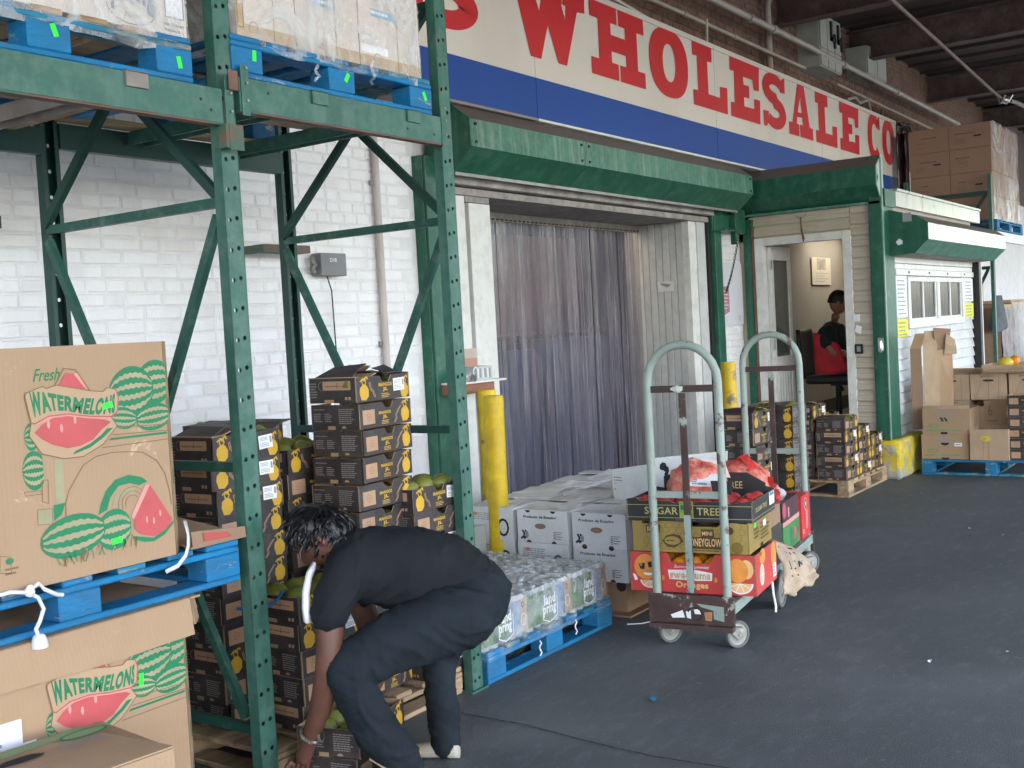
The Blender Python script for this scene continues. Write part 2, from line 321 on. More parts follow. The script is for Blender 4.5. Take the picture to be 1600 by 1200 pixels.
# ================================================================= SETTING
g=MB(); g.add([(-40,-60,0),(90,-60,0),(90,12,0),(-40,12,0)],[(0,1,2,3)],None or M('asphalt',(.116,.130,.137),.6,.26,.9,spot=(.070,.082,.09),spot_amt=.52,spot_scale=1.6,spot_hard=.2,bump=.35,bscale=160,spec=.4,spot2=((.165,.18,.185),.40,34)))
ground=struct(g.build('ground'))
def _asph():
    m=MATS['asphalt']; nt=m.node_tree; N=nt.nodes; L=nt.links; b=N['Principled BSDF']
    src=b.inputs['Base Color'].links[0].from_socket
    # fine pale scuffs and pinpoint specks
    tc=N.new('ShaderNodeTexCoord'); mp=N.new('ShaderNodeMapping'); mp.inputs['Scale'].default_value=(2.2,6,1); mp.inputs['Rotation'].default_value=(0,0,.5); L.new(tc.outputs['Object'],mp.inputs[0])
    nz=N.new('ShaderNodeTexNoise'); nz.inputs['Scale'].default_value=2.2; nz.inputs['Detail'].default_value=9; nz.inputs['Roughness'].default_value=.75; L.new(mp.outputs[0],nz.inputs['Vector'])
    r=N.new('ShaderNodeValToRGB'); r.color_ramp.elements[0].position=.52; r.color_ramp.elements[1].position=.70; r.color_ramp.elements[1].color=(.45,.45,.45,1); L.new(nz.outputs['Fac'],r.inputs[0])
    mx=N.new('ShaderNodeMix'); mx.data_type='RGBA'; L.new(r.outputs[0],mx.inputs['Factor']); L.new(src,mx.inputs['A']); mx.inputs['B'].default_value=(.20,.225,.235,1)
    vo=N.new('ShaderNodeTexVoronoi'); vo.inputs['Scale'].default_value=22; L.new(tc.outputs['Object'],vo.inputs['Vector'])
    r2=N.new('ShaderNodeValToRGB'); r2.color_ramp.elements[0].position=.03; r2.color_ramp.elements[0].color=(1,1,1,1); r2.color_ramp.elements[1].position=.06; r2.color_ramp.elements[1].color=(0,0,0,1); L.new(vo.outputs['Distance'],r2.inputs[0])
    vn=N.new('ShaderNodeTexNoise'); vn.inputs['Scale'].default_value=7; L.new(tc.outputs['Object'],vn.inputs['Vector'])
    r3=N.new('ShaderNodeValToRGB'); r3.color_ramp.elements[0].position=.58; r3.color_ramp.elements[1].position=.62; L.new(vn.outputs['Fac'],r3.inputs[0])
    mu=N.new('ShaderNodeMath'); mu.operation='MULTIPLY'; L.new(r2.outputs[0],mu.inputs[0]); L.new(r3.outputs[0],mu.inputs[1])
    mx2=N.new('ShaderNodeMix'); mx2.data_type='RGBA'; L.new(mu.outputs[0],mx2.inputs['Factor']); L.new(mx.outputs['Result'],mx2.inputs['A']); mx2.inputs['B'].default_value=(.24,.25,.25,1)
    L.new(mx2.outputs['Result'],b.inputs['Base Color'])
_asph()
# expansion joint across the asphalt: a ragged, dark, slightly sunk groove
def groove(pts, w, nm):
    b=MB(); rg=random.Random(5); vs=[]; N_=140
    for i in range(N_+1):
        t=i/N_*(len(pts)-1); k=min(int(t),len(pts)-2); q=Vector(pts[k]).lerp(Vector(pts[k+1]),t-k); d=(Vector(pts[k+1])-Vector(pts[k])).normalized(); n=Vector((-d.y,d.x,0))
        a=w*(.35+rg.random()); c=w*(.35+rg.random()); j=(rg.random()-.5)*w
        vs+=[q+n*(a+j)+Vector((0,0,.004)), q-n*(c-j)+Vector((0,0,.004))]
    b.add(vs,[(2*i,2*i+1,2*i+3,2*i+2) for i in range(N_)],M('joint_dirt',(.03,.033,.036),.95,.3,30))
    return b.build(nm,parent=ground)
groove([(3.56,2.9,0),(3.565,2.5,0),(3.52,2.2,0),(3.50,1.9,0),(3.52,1.6,0),(3.51,1.2,0)],.0035,'joint_groove')
# main wall -------------------------------------------------------
w=MB()
w.box(-6,5.46,4.457,4.75,0,3.5,WMORT)
w.box(9.79,10.46,4.457,4.75,0,3.5,WMORT)
w.box(5.46,9.79,4.5,4.75,2.6,3.5,WMORT)
w.box(-6,34,4.563,4.86,3.5,5.6,REDMORT)
w.box(10.46,34,4.457,4.75,0,3.5,WMORT)
wall=struct(w.build('wall'))
def brick_mesh(L,H,D,mat,seed):
    rg=random.Random(seed); b=MB(); c=.006
    j=lambda a: a+(rg.random()-.5)*.004
    vs=[(0,0,0),(L,0,0),(L,0,H),(0,0,H)]
    fr=[(j(c),-D,j(c)),(L-c+j(0),-D+j(0)*.4,j(c)),(L-c+j(0),-D,H-c+j(0)),(j(c),-D+j(0)*.4,H-c+j(0))]
    b.add(vs+fr,[(4,5,6,7),(0,1,5,4),(1,2,6,5),(2,3,7,6),(3,0,4,7)],mat); return b
BV=[brick_mesh(.202,.057,.0065,WPAINT,s).mesh('brick_stretcher') for s in range(6)]
BH=[brick_mesh(.098,.057,.0065,WPAINT,s+9).mesh('brick_header') for s in range(4)]
rg=random.Random(3); cand=[]
for r in range(0,34):
    z=.86+r*.0645
    hd=(r%6==3); x=2.35-(.105 if r%2 else 0); 
    while x<5.46:
        h = hd or rg.random()<.12
        L=.098 if h else .202
        if x+L<5.455: cand.append((x,z,h))
        x+=L+.009
big=[c for c in cand if c[0]>2.72 and 1.02<c[1]<2.78]; big.sort(key=lambda c:(c[2],c[0])); big=big[:298]; bs=set(big)
for x,z,h in big: inst(rg.choice(BH if h else BV),'brick',wall,(x,4.457+rg.random()*.002,z))
rest=MB()
for x,z,h in cand:
    if (x,z,h) in bs: continue
    q=brick_mesh(.098 if h else .202,.057,.0065,WPAINT,rg.randrange(99)); rest.add([(a+x,b_+4.457,c_+z) for a,b_,c_ in q.v],q.f,WPAINT)
for r in range(0,24):
    z=.96+r*.0645; x=9.80-(.1 if r%2 else 0)
    while x<10.45:
        a=max(x,9.80); e=min(x+.202,10.45)
        if e-a>.03:
            q=brick_mesh(e-a,.057,.0065,WPAINT,rg.randrange(99)); rest.add([(u+a,v+4.457,c+z) for u,v,c in q.v],q.f,WPAINT)
        x+=.211
o=rest.build('brick_courses',parent=wall); o['kind']='stuff'
rest=MB()
for r in range(0,24):
    z=3.95+r*.0645; x=5.6-(.1 if r%2 else 0)
    while x<22:
        q=brick_mesh(.202,.057,.009,REDBRICK,rg.randrange(999)); rest.add([(u+x,v+4.563,c+z) for u,v,c in q.v],q.f,REDBRICK); x+=.212
o=rest.build('brown_brick_courses',parent=wall); o['kind']='stuff'
# patches of brown brick pilaster near the far end
# ceiling ---------------------------------------------------------
c=MB(); c.box(-7,42,-5.8,4.56,5.12,5.3,CEIL); ceil=struct(c.build('ceiling'))
x=6.0; i=0
while x<26:
    b=MB(); b.box(x,x+.028,-5.8,4.55,5.075,5.118,CEIL); b.build('deck_rib',parent=ceil); x+=.62
for x in (6.15,8.05,9.95,12.0,14.45,18.2,22.0,26.5):
    t=MB()
    t.box(x-.09,x+.09,-5.8,4.55,4.70,4.716,BEAMB); t.box(x-.008,x+.008,-5.8,4.55,4.716,5.07,BEAMB); t.box(x-.11,x+.11,-5.8,4.55,5.052,5.074,BEAMB)
    o=t.build('ceiling_beam'); struct(o)
b=MB(); b.box(-7,42,-5.95,-5.82,4.6,5.3,BEAMB); struct(b.build('canopy_fascia'))
# pipes ------------------------------------------------------------
def pipe(nm,pts,r,mat,label,cat='pipe',coll=None):
    b=MB(); b.tube(pts,r,mat,10)
    if coll:
        for p,d in coll:
            p=Vector(p); d=Vector(d).normalized()*.03; b.tube([p-d,p+d],r*1.35,mat,10)
    return tag(b.build(nm,smooth=True),label,cat)
pipe('conduit_pipe',[(5,4.3,4.46),(12.2,4.3,4.48),(19,4.3,4.44)],.034,PIPE,'thick grey conduit running along the brown brick above the sign',coll=[((10.6,4.3,4.47),(1,0,0)),((11.2,4.3,4.475),(1,0,0)),((13.4,4.3,4.47),(1,0,0)),((15.6,4.3,4.455),(1,0,0))])
pipe('conduit_pipe',[(6,4.38,4.26),(9.2,4.38,4.27),(12.3,4.38,4.27)],.02,PIPE,'slim grey conduit just above the top edge of the sign',coll=[((9.3,4.38,4.27),(1,0,0)),((10.4,4.38,4.27),(1,0,0))])
pipe('conduit_pipe',[(13.3,4.36,4.24),(15.5,4.36,4.22),(18.5,4.36,4.2)],.017,PIPE,'slim grey conduit beyond the electrical boxes near the brown cartons',coll=[((14.2,4.36,4.235),(1,0,0))])
pipe('downpipe',[(11.5,4.47,4.1),(11.5,4.47,4.82),(11.52,4.44,4.92),(11.6,4.36,4.98),(11.8,4.3,4.99)],.038,PIPE,'vertical grey pipe bending into the ceiling beside the sign','pipe')
pipe('sprinkler_pipe',[(8.5,2.5,4.6),(11.45,3.2,4.62),(17.0,3.36,4.5),(17.3,3.33,4.46)],.021,M('sprinkler_rust',(.22,.15,.13),.6,.2,8),'thin rusty sprinkler pipe slung diagonally under the dark ceiling')
b=MB(); b.tube([(5.5,4.44,4.16),(8.0,4.42,4.17),(8.9,4.42,4.1),(9.35,4.40,4.03),(9.7,4.36,4.06),(9.72,4.36,4.3)],.013,M('white_cable',(.6,.56,.5),.5,.1,5),6)
tag(b.build('white_cable',smooth=True),'loose white cable looping over the top edge of the sign','cable')
b=MB()
b.tube([(13.6,4.34,4.10),(13.9,4.33,4.16),(14.1,4.34,4.12),(14.3,4.30,4.18),(14.5,4.33,4.05)],.018,M('grey_cable',(.34,.32,.30),.5,.1,5),6)
rg=random.Random(8)
for k in range(6):
    p=[]; a=Vector((14.5+.25*k,4.3,4.02)); 
    for t in range(7): p.append(a+Vector((.12*t+rg.uniform(-.1,.1),rg.uniform(-.1,.06),.03*math.sin(t*1.6+k)-.05*t*.2+rg.uniform(-.06,.06))))
    b.tube(p,.014,M('dark_cable',(.05,.045,.045),.5,.2,5),5)
tag(b.build('cable_tangle',smooth=True),'tangle of dark cables behind the far end of the sign','cables')
def elec(x0,x1,z0,z1,n,tall,label):
    e=empty('electrical_cabinet',((x0+x1)/2,4.5,z0))
    b=MB(); b.box(x0-(x0+x1)/2,x1-(x0+x1)/2,-.2,.06,0,z1-z0,PANELG); b.build('cabinet_body',e,bevel=.004)
    wd=(x1-x0)/n
    for k in range(n):
        b=MB(); b.box(x0-(x0+x1)/2+k*wd+.012,x0-(x0+x1)/2+(k+1)*wd-.012,-.216,-.203,(z1-z0)*(.36 if tall else .05),(z1-z0)*.985,PANELG); b.build('cabinet_door',e)
        if tall:
            b=MB(); b.box(x0-(x0+x1)/2+k*wd+.012,x0-(x0+x1)/2+(k+1)*wd-.012,-.216,-.203,.01,(z1-z0)*.34,PANELG); b.build('cabinet_door',e)
            if k:
                b=MB(); xx=x0-(x0+x1)/2+k*wd+wd*.45; b.box(xx-.02,xx+.02,-.24,-.218,.33,.55,INK); b.box(xx-.02,xx+.13,-.24,-.218,.33,.37,INK); b.box(xx+.09,xx+.13,-.24,-.218,.26,.42,INK); b.build('switch_handle',e)
    for dx in (-.12,.16):
        b=MB(); b.tube([(dx,-.08,z1-z0),(dx,-.08,5.05-z0)],.02,PIPE,8); b.build('riser',e)
    return tag(e,label,'electrical box')
elec(12.58,13.3,4.33,4.93,3,True,'grey three-door electrical cabinet with black switch handles above the sign')
elec(14.3,15.1,4.5,4.86,2,False,'smaller grey electrical cabinet beyond the three-door one')
b=MB(); b.ball((17.45,3.3,4.45),.06,STEEL,n=8,m=6); b.tube([(17.45,3.3,4.45),(17.6,3.2,4.42),(17.8,3.0,4.3)],.03,PIPE,8)
for k in range(5):
    a=k*1.25; b.tube([(17.45+.08*math.cos(a),3.3+.08*math.sin(a),4.4),(17.45+.1*math.cos(a+.8),3.3+.1*math.sin(a+.8),4.5)],.012,STEEL,5)
tag(b.build('sprinkler_valve',smooth=True),'metal valve cluster at the end of the thin sprinkler pipe','valve')
# ------------------------------------------------------------------ sign
sg=empty('shop_sign',(10,4.2,3.45))
def sgp(mb,nm,**k): 
    mb.v=[(x-10,y-4.2,z-3.45) for x,y,z in mb.v]; return mb.build(nm,sg,**k)
jx=[3.59,6.523,9.47,12.25,15.12]
for k in range(4):
    a,e=jx[k]+.003,jx[k+1]-.003
    b=MB(); b.box(a,e,4.2,4.24,3.262,3.955+.0,SIGNW); sgp(b,'sign_panel')
    b=MB(); b.box(a,e,4.198,4.24,2.985,3.260,SIGNB); sgp(b,'blue_band')
    b=MB(); b.box(a,e,4.194,4.26,3.957,4.0,SIGNW); sgp(b,'top_trim')
    b=MB(); b.box(a,e,4.19,4.26,2.966,2.983,WTRIM if k else M('brown_trim',(.25,.22,.2),.5)); sgp(b,'bottom_trim')
b=MB(); b.box(3.6,15.1,4.262,4.45,2.97,3.98,M('sign_back',(.2,.19,.18),.7)); sgp(b,'sign_box')
Z0,Z1=3.41,3.957
def serif(x0,x1,z0,z1): return [(x0,z0),(x1,z0),(x1,z1),(x0,z1)]
LET=[]
def H(x0,x1):
    m=(x0+x1)/2; g=.012; s=.125
    for sgn in (0,1):
        a,e=(x0,m-g) if sgn==0 else (m+g,x1)
        q=(.12,.10) if sgn==0 else (.10,.12)
        LET.append(('H',[[(a,Z0),(e,Z0),(e,Z0+s),(e-q[1],Z0+s),(e-q[1],Z1-s),(e,Z1-s),(e,Z1),(a,Z1),(a,Z1-s),(a+q[0],Z1-s),(a+q[0],Z0+s),(a,Z0+s)]]))
    LET[-2][1].append([(m-.11,3.62),(m-.013,3.62),(m-.013,3.745),(m-.11,3.745)]); LET[-2][1].append([(m-.0125,3.62),(m+.11,3.62),(m+.11,3.745),(m-.0125,3.745)]); a=LET.pop(); b_=LET.pop(); LET.append(('H',b_[1]+a[1]))
def Lx(x0,x1): LET.append(('L',[[(x0,Z0),(x1,Z0),(x1+.01,3.65),(x1-.15,3.64),(x1-.155,3.54),(x0+.31,3.54),(x0+.31,3.825),(x0+.405,3.83),(x0+.41,Z1),(x0+.01,Z1),(x0+.01,3.835),(x0+.10,3.84),(x0+.10,3.545),(x0,3.54)]]))
def Ex(x0,x1): LET.append(('E',[[(x0,Z0),(x1,Z0),(x1+.015,3.642),(x1-.135,3.637),(x1-.14,3.542),(x0+.315,3.537),(x0+.318,3.622),(x0+.447,3.627),(x0+.447,3.742),(x0+.318,3.74),(x0+.31,3.812),(x0+.54,3.815),(x0+.56,3.72),(x1-.005,3.728),(x1+.02,Z1),(x0+.015,Z1),(x0+.01,3.83),(x0+.105,3.833),(x0+.095,3.544),(x0+.005,3.54)]]))
def ringpts(cx,cz,rx,rz,n=40,a0=0,a1=360,p=2.0):
    out=[]
    for k in range(n+1):
        a=rad(a0+(a1-a0)*k/n); c,s_=math.cos(a),math.sin(a)
        out.append((cx+rx*math.copysign(abs(c)**(2/p),c),cz+rz*math.copysign(abs(s_)**(2/p),s_)))
    return out
def strip(o,i): return [[o[k],o[k+1],i[k+1],i[k]] for k in range(len(o)-1)]
def Ox(cx,rx,ix,cz=3.688): LET.append(('O',strip(ringpts(cx,cz,rx,.285,p=2.3),ringpts(cx,cz,ix,.155,p=2.2))))
def Cx(x0,x1):
    cx=(x0+x1)/2; rx=(x1-x0)/2
    P=strip(ringpts(cx,3.688,rx,.285,36,38,322,2.3),ringpts(cx+.02,3.688,rx*.42,.165,36,38,322,2.2))
    P.append([(x1-.09,3.80),(x1,3.80),(x1,Z1),(x1-.055,Z1),(x1-.10,3.90)]); LET.append(('C',P))
def Sx(x0,x1):
    # centre-line of an S swept with a wide pen
    cx=(x0+x1)/2; w=(x1-x0); C=[]
    for k in range(25):
        a=rad(35+ (270-35)*k/24); C.append((cx-.005+w*.345*math.cos(a),3.812+.095*math.sin(a)))
    for k in range(1,25):
        a=rad(90-(90+145)*k/24); C.append((cx+.005+w*.345*math.cos(a),3.567+.10*math.sin(a)))
    o=[];i=[]
    for k,(x,z) in enumerate(C):
        a=C[max(0,k-1)]; e=C[min(len(C)-1,k+1)]; d=Vector((e[0]-a[0],(e[1]-a[1])*1.0)); d.normalize(); n=Vector((-d.y,d.x))
        t=abs(k-24)/24; hw=.095*w/.6*1.05*(1-.42*t**2); hh=.062*(1-.1*t)
        o.append((x+n.x*hw,z+n.y*hh)); i.append((x-n.x*hw,z-n.y*hh))
    P=strip(o,i)
    P.append([(x1-.15,3.795),(x1-.01,3.80),(x1-.005,Z1),(x1-.075,Z1-.02),(x1-.12,Z1-.05)])
    P.append([(x0,Z0+.005),(x0+.08,Z0+.01),(x0+.12,Z0+.055),(x0+.14,3.57),(x0,3.565)])
    LET.append(('S',P))
def Ax(x0,x1):
    m=(x0+x1)/2+.015
    LET.append(('A',[[(x0,Z0),(m-.08,Z0),(m-.08,3.535),(m-.14,3.54),(m-.125,3.61),(m-.045,3.775),(m+.0,3.83),(m-.07,Z1),(x0+.29,Z1),(x0+.105,3.54),(x0,3.535)],
        [(m-.055,Z0),(x1,Z0),(x1,3.535),(x1-.1,3.54),(x1-.235,Z1),(m-.07,Z1),(m+.0,3.83),(m-.015,3.775),(m+.03,3.618),(m+.04,3.54),(m-.055,3.54)],
        [(m-.125,3.61),(m+.03,3.618),(m+.02,3.665),(m-.115,3.66)]]))
def Wx(x0):
    LET.append(('W',[[(x0+.12+.0,Z0-.012),(x0+.25,Z0-.012),(x0+.355,3.645),(x0+.47,3.405),(x0+.585,3.405),(x0+.76,3.815),(x0+.865,3.825),(x0+.875,Z1+.0),(x0+.59,Z1),(x0+.57,3.95),(x0+.57,3.83),(x0+.605,3.83),(x0+.595,3.72),(x0+.545,3.83),(x0+.56,3.83),(x0+.55,Z1),(x0+.36,Z1),(x0+.345,3.83),(x0+.29,3.83),(x0+.255,3.72),(x0+.205,3.83),(x0+.26,3.83),(x0+.26,Z1),(x0-.11,Z1),(x0-.11,3.83),(x0-.035,3.83)]]))
Sx(5.20,5.885); Wx(6.355); H(7.29,8.135); Ox(8.57,.355,.115); Lx(9.013,9.725); Ex(9.80,10.495); Sx(10.585,11.185); Ax(11.26,11.968); Lx(12.06,12.755); Ex(12.86,13.545); Cx(13.90,14.40); Ox(14.76,.265,.09)
import mathutils
for nm,polys in LET:
    b=MB()
    for q in polys:
        v3=[(x,z) for x,z in q]
        ar=sum(v3[i][0]*v3[(i+1)%len(v3)][1]-v3[(i+1)%len(v3)][0]*v3[i][1] for i in range(len(v3)))
        if ar<0: v3=v3[::-1]
        n=len(v3)
        tri=mathutils.geometry.tessellate_polygon([[Vector((x,z,0)) for x,z in v3]]) if n>4 else [(0,1,2),(0,2,3)]
        b.add([(x,4.1965,z) for x,z in v3],[tuple(t) if ((v3[t[1]][0]-v3[t[0]][0])*(v3[t[2]][1]-v3[t[0]][1])-(v3[t[2]][0]-v3[t[0]][0])*(v3[t[1]][1]-v3[t[0]][1]))>0 else tuple(t)[::-1] for t in tri],SIGNR)
    sgp(b,'letter')
tag(sg,'long shop sign with red WHOLESALE CO lettering over a blue band','sign')
# ------------------------------------------------------------------ roller shutter housing over the dock opening
HS=empty('shutter_housing',(7.8,4.2,2.55))
def hp(mb,nm,par=HS,off=(7.8,4.2,2.55),**k):
    mb.v=[(x-off[0],y-off[1],z-off[2]) for x,y,z in mb.v]; return mb.build(nm,par,**k)
prof=[(4.235,2.966),(4.10,2.86),(4.095,2.69),(4.24,2.555)]
segs=[(5.60,6.96),(6.964,9.98)]
for a,e in segs:
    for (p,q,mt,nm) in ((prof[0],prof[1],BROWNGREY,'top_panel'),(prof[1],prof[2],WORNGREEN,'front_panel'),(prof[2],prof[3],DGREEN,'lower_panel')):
        dy,dz=q[0]-p[0],q[1]-p[1]; L=math.hypot(dy,dz); ny,nz=-dz/L*-.012,dy/L*-.012
        b=MB(); v=[(x,y,z) for x in (a,e) for y,z in (p,q,(q[0]-dz/L*-.012*-1,q[1]+dy/L*.012),(p[0]+dz/L*-.012,p[1]+dy/L*.012))]
        v=[(x,p[0],p[1]) for x in (a,e)]+[(x,q[0],q[1]) for x in (a,e)]
        N_=12; vs=[];
        for i in range(N_+1):
            x=a+(e-a)*i/N_
            for t in (0,.5,1):
                wob=.004*noise.noise(Vector((x*1.7,t*3,p[1]*5)))
                vs.append((x,p[0]+dy*t+wob*-dz/L*0-wob,p[1]+dz*t))
        fs=[(i*3+j,i*3+j+1,(i+1)*3+j+1,(i+1)*3+j) for i in range(N_) for j in (0,1)]
        b.add(vs,fs,mt); hp(b,nm,smooth=True)
for x in (5.60,9.98):
    b=MB(); poly=[(4.44,2.966)]+prof+[(4.44,2.5)]
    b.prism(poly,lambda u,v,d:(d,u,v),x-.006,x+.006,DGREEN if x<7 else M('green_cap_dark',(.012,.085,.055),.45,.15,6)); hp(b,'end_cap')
b=MB()
for a,e in segs:
    for xx in (a+.05,e-.05):
        for z in (2.72,2.83): b.box(xx-.008,xx+.008,4.088,4.1,z-.008,z+.008,INK)
hp(b,'rivet_row')
b=MB(); b.box(5.62,9.96,4.245,4.26,2.535,2.56,GALV); hp(b,'bottom_lip')
tag(HS,'long faded green roller shutter housing under the shop sign','shutter box')
b=MB(); b.box(9.64,10.40,4.36,4.44,2.36,2.60,DGREEN); b.box(9.64,10.02,4.24,4.355,2.36,2.375,DGREEN); b.box(10.02,10.05,4.30,4.355,2.25,2.6,DGREEN)
tag(b.build('shutter_bracket',bevel=.004),'dark green steel bracket plate under the right end of the shutter housing','bracket')
# ------------------------------------------------------------------ dock frame
DF=empty('dock_door_frame',(7.8,4.4,0))
def dp(mb,nm,**k): return hp(mb,nm,DF,(7.8,4.4,0),**k)
b=MB(); b.box(5.463,5.585,4.36,4.50,0,2.66,DGREEN); b.box(5.455,5.463,4.38,4.50,0,2.66,DGREEN); dp(b,'steel_post',bevel=.004)
b=MB(); b.box(5.60,5.665,4.38,4.52,0,2.50,WORNGREEN); b.box(5.667,5.70,4.42,4.5,0,2.50,WORNGREEN); dp(b,'track_and_gap',bevel=.003)
b=MB(); b.box(5.72,5.93,4.42,4.5,0,2.46,WTRIM); dp(b,'jamb_board',bevel=.003)
b=MB(); b.box(5.955,6.19,4.405,4.5,0,2.40,WTRIM); dp(b,'jamb_board',bevel=.003)
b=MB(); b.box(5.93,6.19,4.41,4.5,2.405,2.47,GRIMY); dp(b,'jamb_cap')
b=MB(); b.box(9.655,9.80,4.35,4.50,0,2.50,DGREEN); dp(b,'steel_post',bevel=.004)
b=MB(); b.box(9.60,9.65,4.40,4.50,0,2.48,DARK); dp(b,'track_and_gap')  # solid dark box colours in the gap beside the post as shade
b=MB(); b.box(9.275,9.42,4.43,4.5,0,2.45,WTRIM); dp(b,'jamb_board',bevel=.003)
b=MB(); b.box(9.425,9.595,4.42,4.5,0,2.45,DIRTW); dp(b,'jamb_board',bevel=.003)
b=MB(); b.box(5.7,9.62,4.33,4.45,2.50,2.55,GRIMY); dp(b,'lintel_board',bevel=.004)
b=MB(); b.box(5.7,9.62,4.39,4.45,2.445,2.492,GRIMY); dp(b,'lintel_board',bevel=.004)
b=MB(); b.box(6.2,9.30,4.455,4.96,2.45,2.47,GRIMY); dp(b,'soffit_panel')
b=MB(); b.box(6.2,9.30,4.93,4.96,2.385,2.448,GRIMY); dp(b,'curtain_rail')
b=MB(); x=6.28
while x<9.25: b.box(x,x+.03,4.922,4.93,2.392,2.402,DARK); x+=.06
dp(b,'slotted_strip')
for k in range(7):
    y=4.50+k*.069; b=MB(); b.box(9.275+.004*(k%2),9.31,y,y+.064,0,2.448,DIRTW); dp(b,'jamb_panel',bevel=.004)
b=MB(); b.box(9.30,9.4,4.455,5.1,0,2.6,DIRTW); b.box(6.05,6.19,4.5,5.1,0,2.6,DIRTW); dp(b,'jamb_core')
tag(DF,'loading dock door frame with green posts and dirty white jambs','door frame')
b=MB(); b.box(9.262,9.272,4.60,4.76,1.83,1.92,WHITE); b.poly=None
p=PR(b,(9.262,4.76,1.83),(0,-1,0),(0,0,1),(-1,0,0)); p.poly([(.03,.08),(.14,.06),(.10,.035),(.04,.06)],M('grey_card',(.3,.28,.25),.7))
tag(b.build('paper_holder'),'small white holder stuck on the inner dock jamb','holder')
# cold room behind the strips
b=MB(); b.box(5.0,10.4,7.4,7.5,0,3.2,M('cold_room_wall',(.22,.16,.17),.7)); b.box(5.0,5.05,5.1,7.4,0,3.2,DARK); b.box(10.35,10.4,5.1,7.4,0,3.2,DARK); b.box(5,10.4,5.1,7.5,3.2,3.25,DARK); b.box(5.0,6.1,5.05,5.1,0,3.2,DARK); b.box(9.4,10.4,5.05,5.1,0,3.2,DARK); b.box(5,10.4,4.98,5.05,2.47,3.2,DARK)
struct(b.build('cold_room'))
# goods added to tint the strips, lit by tube lamps hidden above the header
rg=random.Random(31)
PKB=M('pink_wrapped_load',(.42,.27,.29),.4,.25,4); BLB=M('blue_grey_wrapped_load',(.10,.16,.32),.35,.3,4)
for i,(x,y,z,w_,h,mt,l) in enumerate(((6.5,5.7,0,1.1,1.44,BLB,'blue grey wrapped load low behind the left of the strip curtain'),(7.65,5.8,0,1.1,1.38,BLB,'blue grey wrapped load low behind the middle of the strip curtain'),(8.8,5.75,0,1.1,1.46,BLB,'blue grey wrapped load low behind the right of the strip curtain'),(6.9,6.05,1.545,1.5,.9,PKB,'pink wrapped load high behind the left of the strip curtain'),(8.6,6.05,1.545,1.6,.85,PKB,'pink wrapped load high behind the right of the strip curtain'))):
    b=MB(); b.box(-w_/2,w_/2,-.4,.4,0,h,mt); tag(b.build('wrapped_load',loc=(x,y,z)),l,'wrapped load','loads in the cold room')
b=MB(); b.box(5.8,9.9,5.64,6.6,1.50,1.54,PKB)
for x in (5.8,7.6,9.85):
    for y in (5.68,6.55): b.box(x-.03,x+.03,y-.03,y+.03,0,1.499,BEAMB)
tag(b.build('cold_room_rack'),'dark shelf rack behind the plastic strips','rack')
for x,y in ((7.35,5.35),(8.75,5.4)):
    b=MB(); b.box(x-.05,x+.05,y,y+1.4,3.06,3.10,MATS.get('cold_lamp') or emit('cold_lamp',(1,.80,.6),7)); b.box(x-.07,x+.07,y-.02,y+1.42,3.101,3.14,WTRIM); b.box(x-.01,x+.01,y+.7,y+.72,3.141,3.2,WTRIM); tag(b.build('tube_lamp'),'lit tube lamp glowing behind the '+('left' if x<8 else 'right')+' half of the strip curtain','lamp','lamps behind the strips')
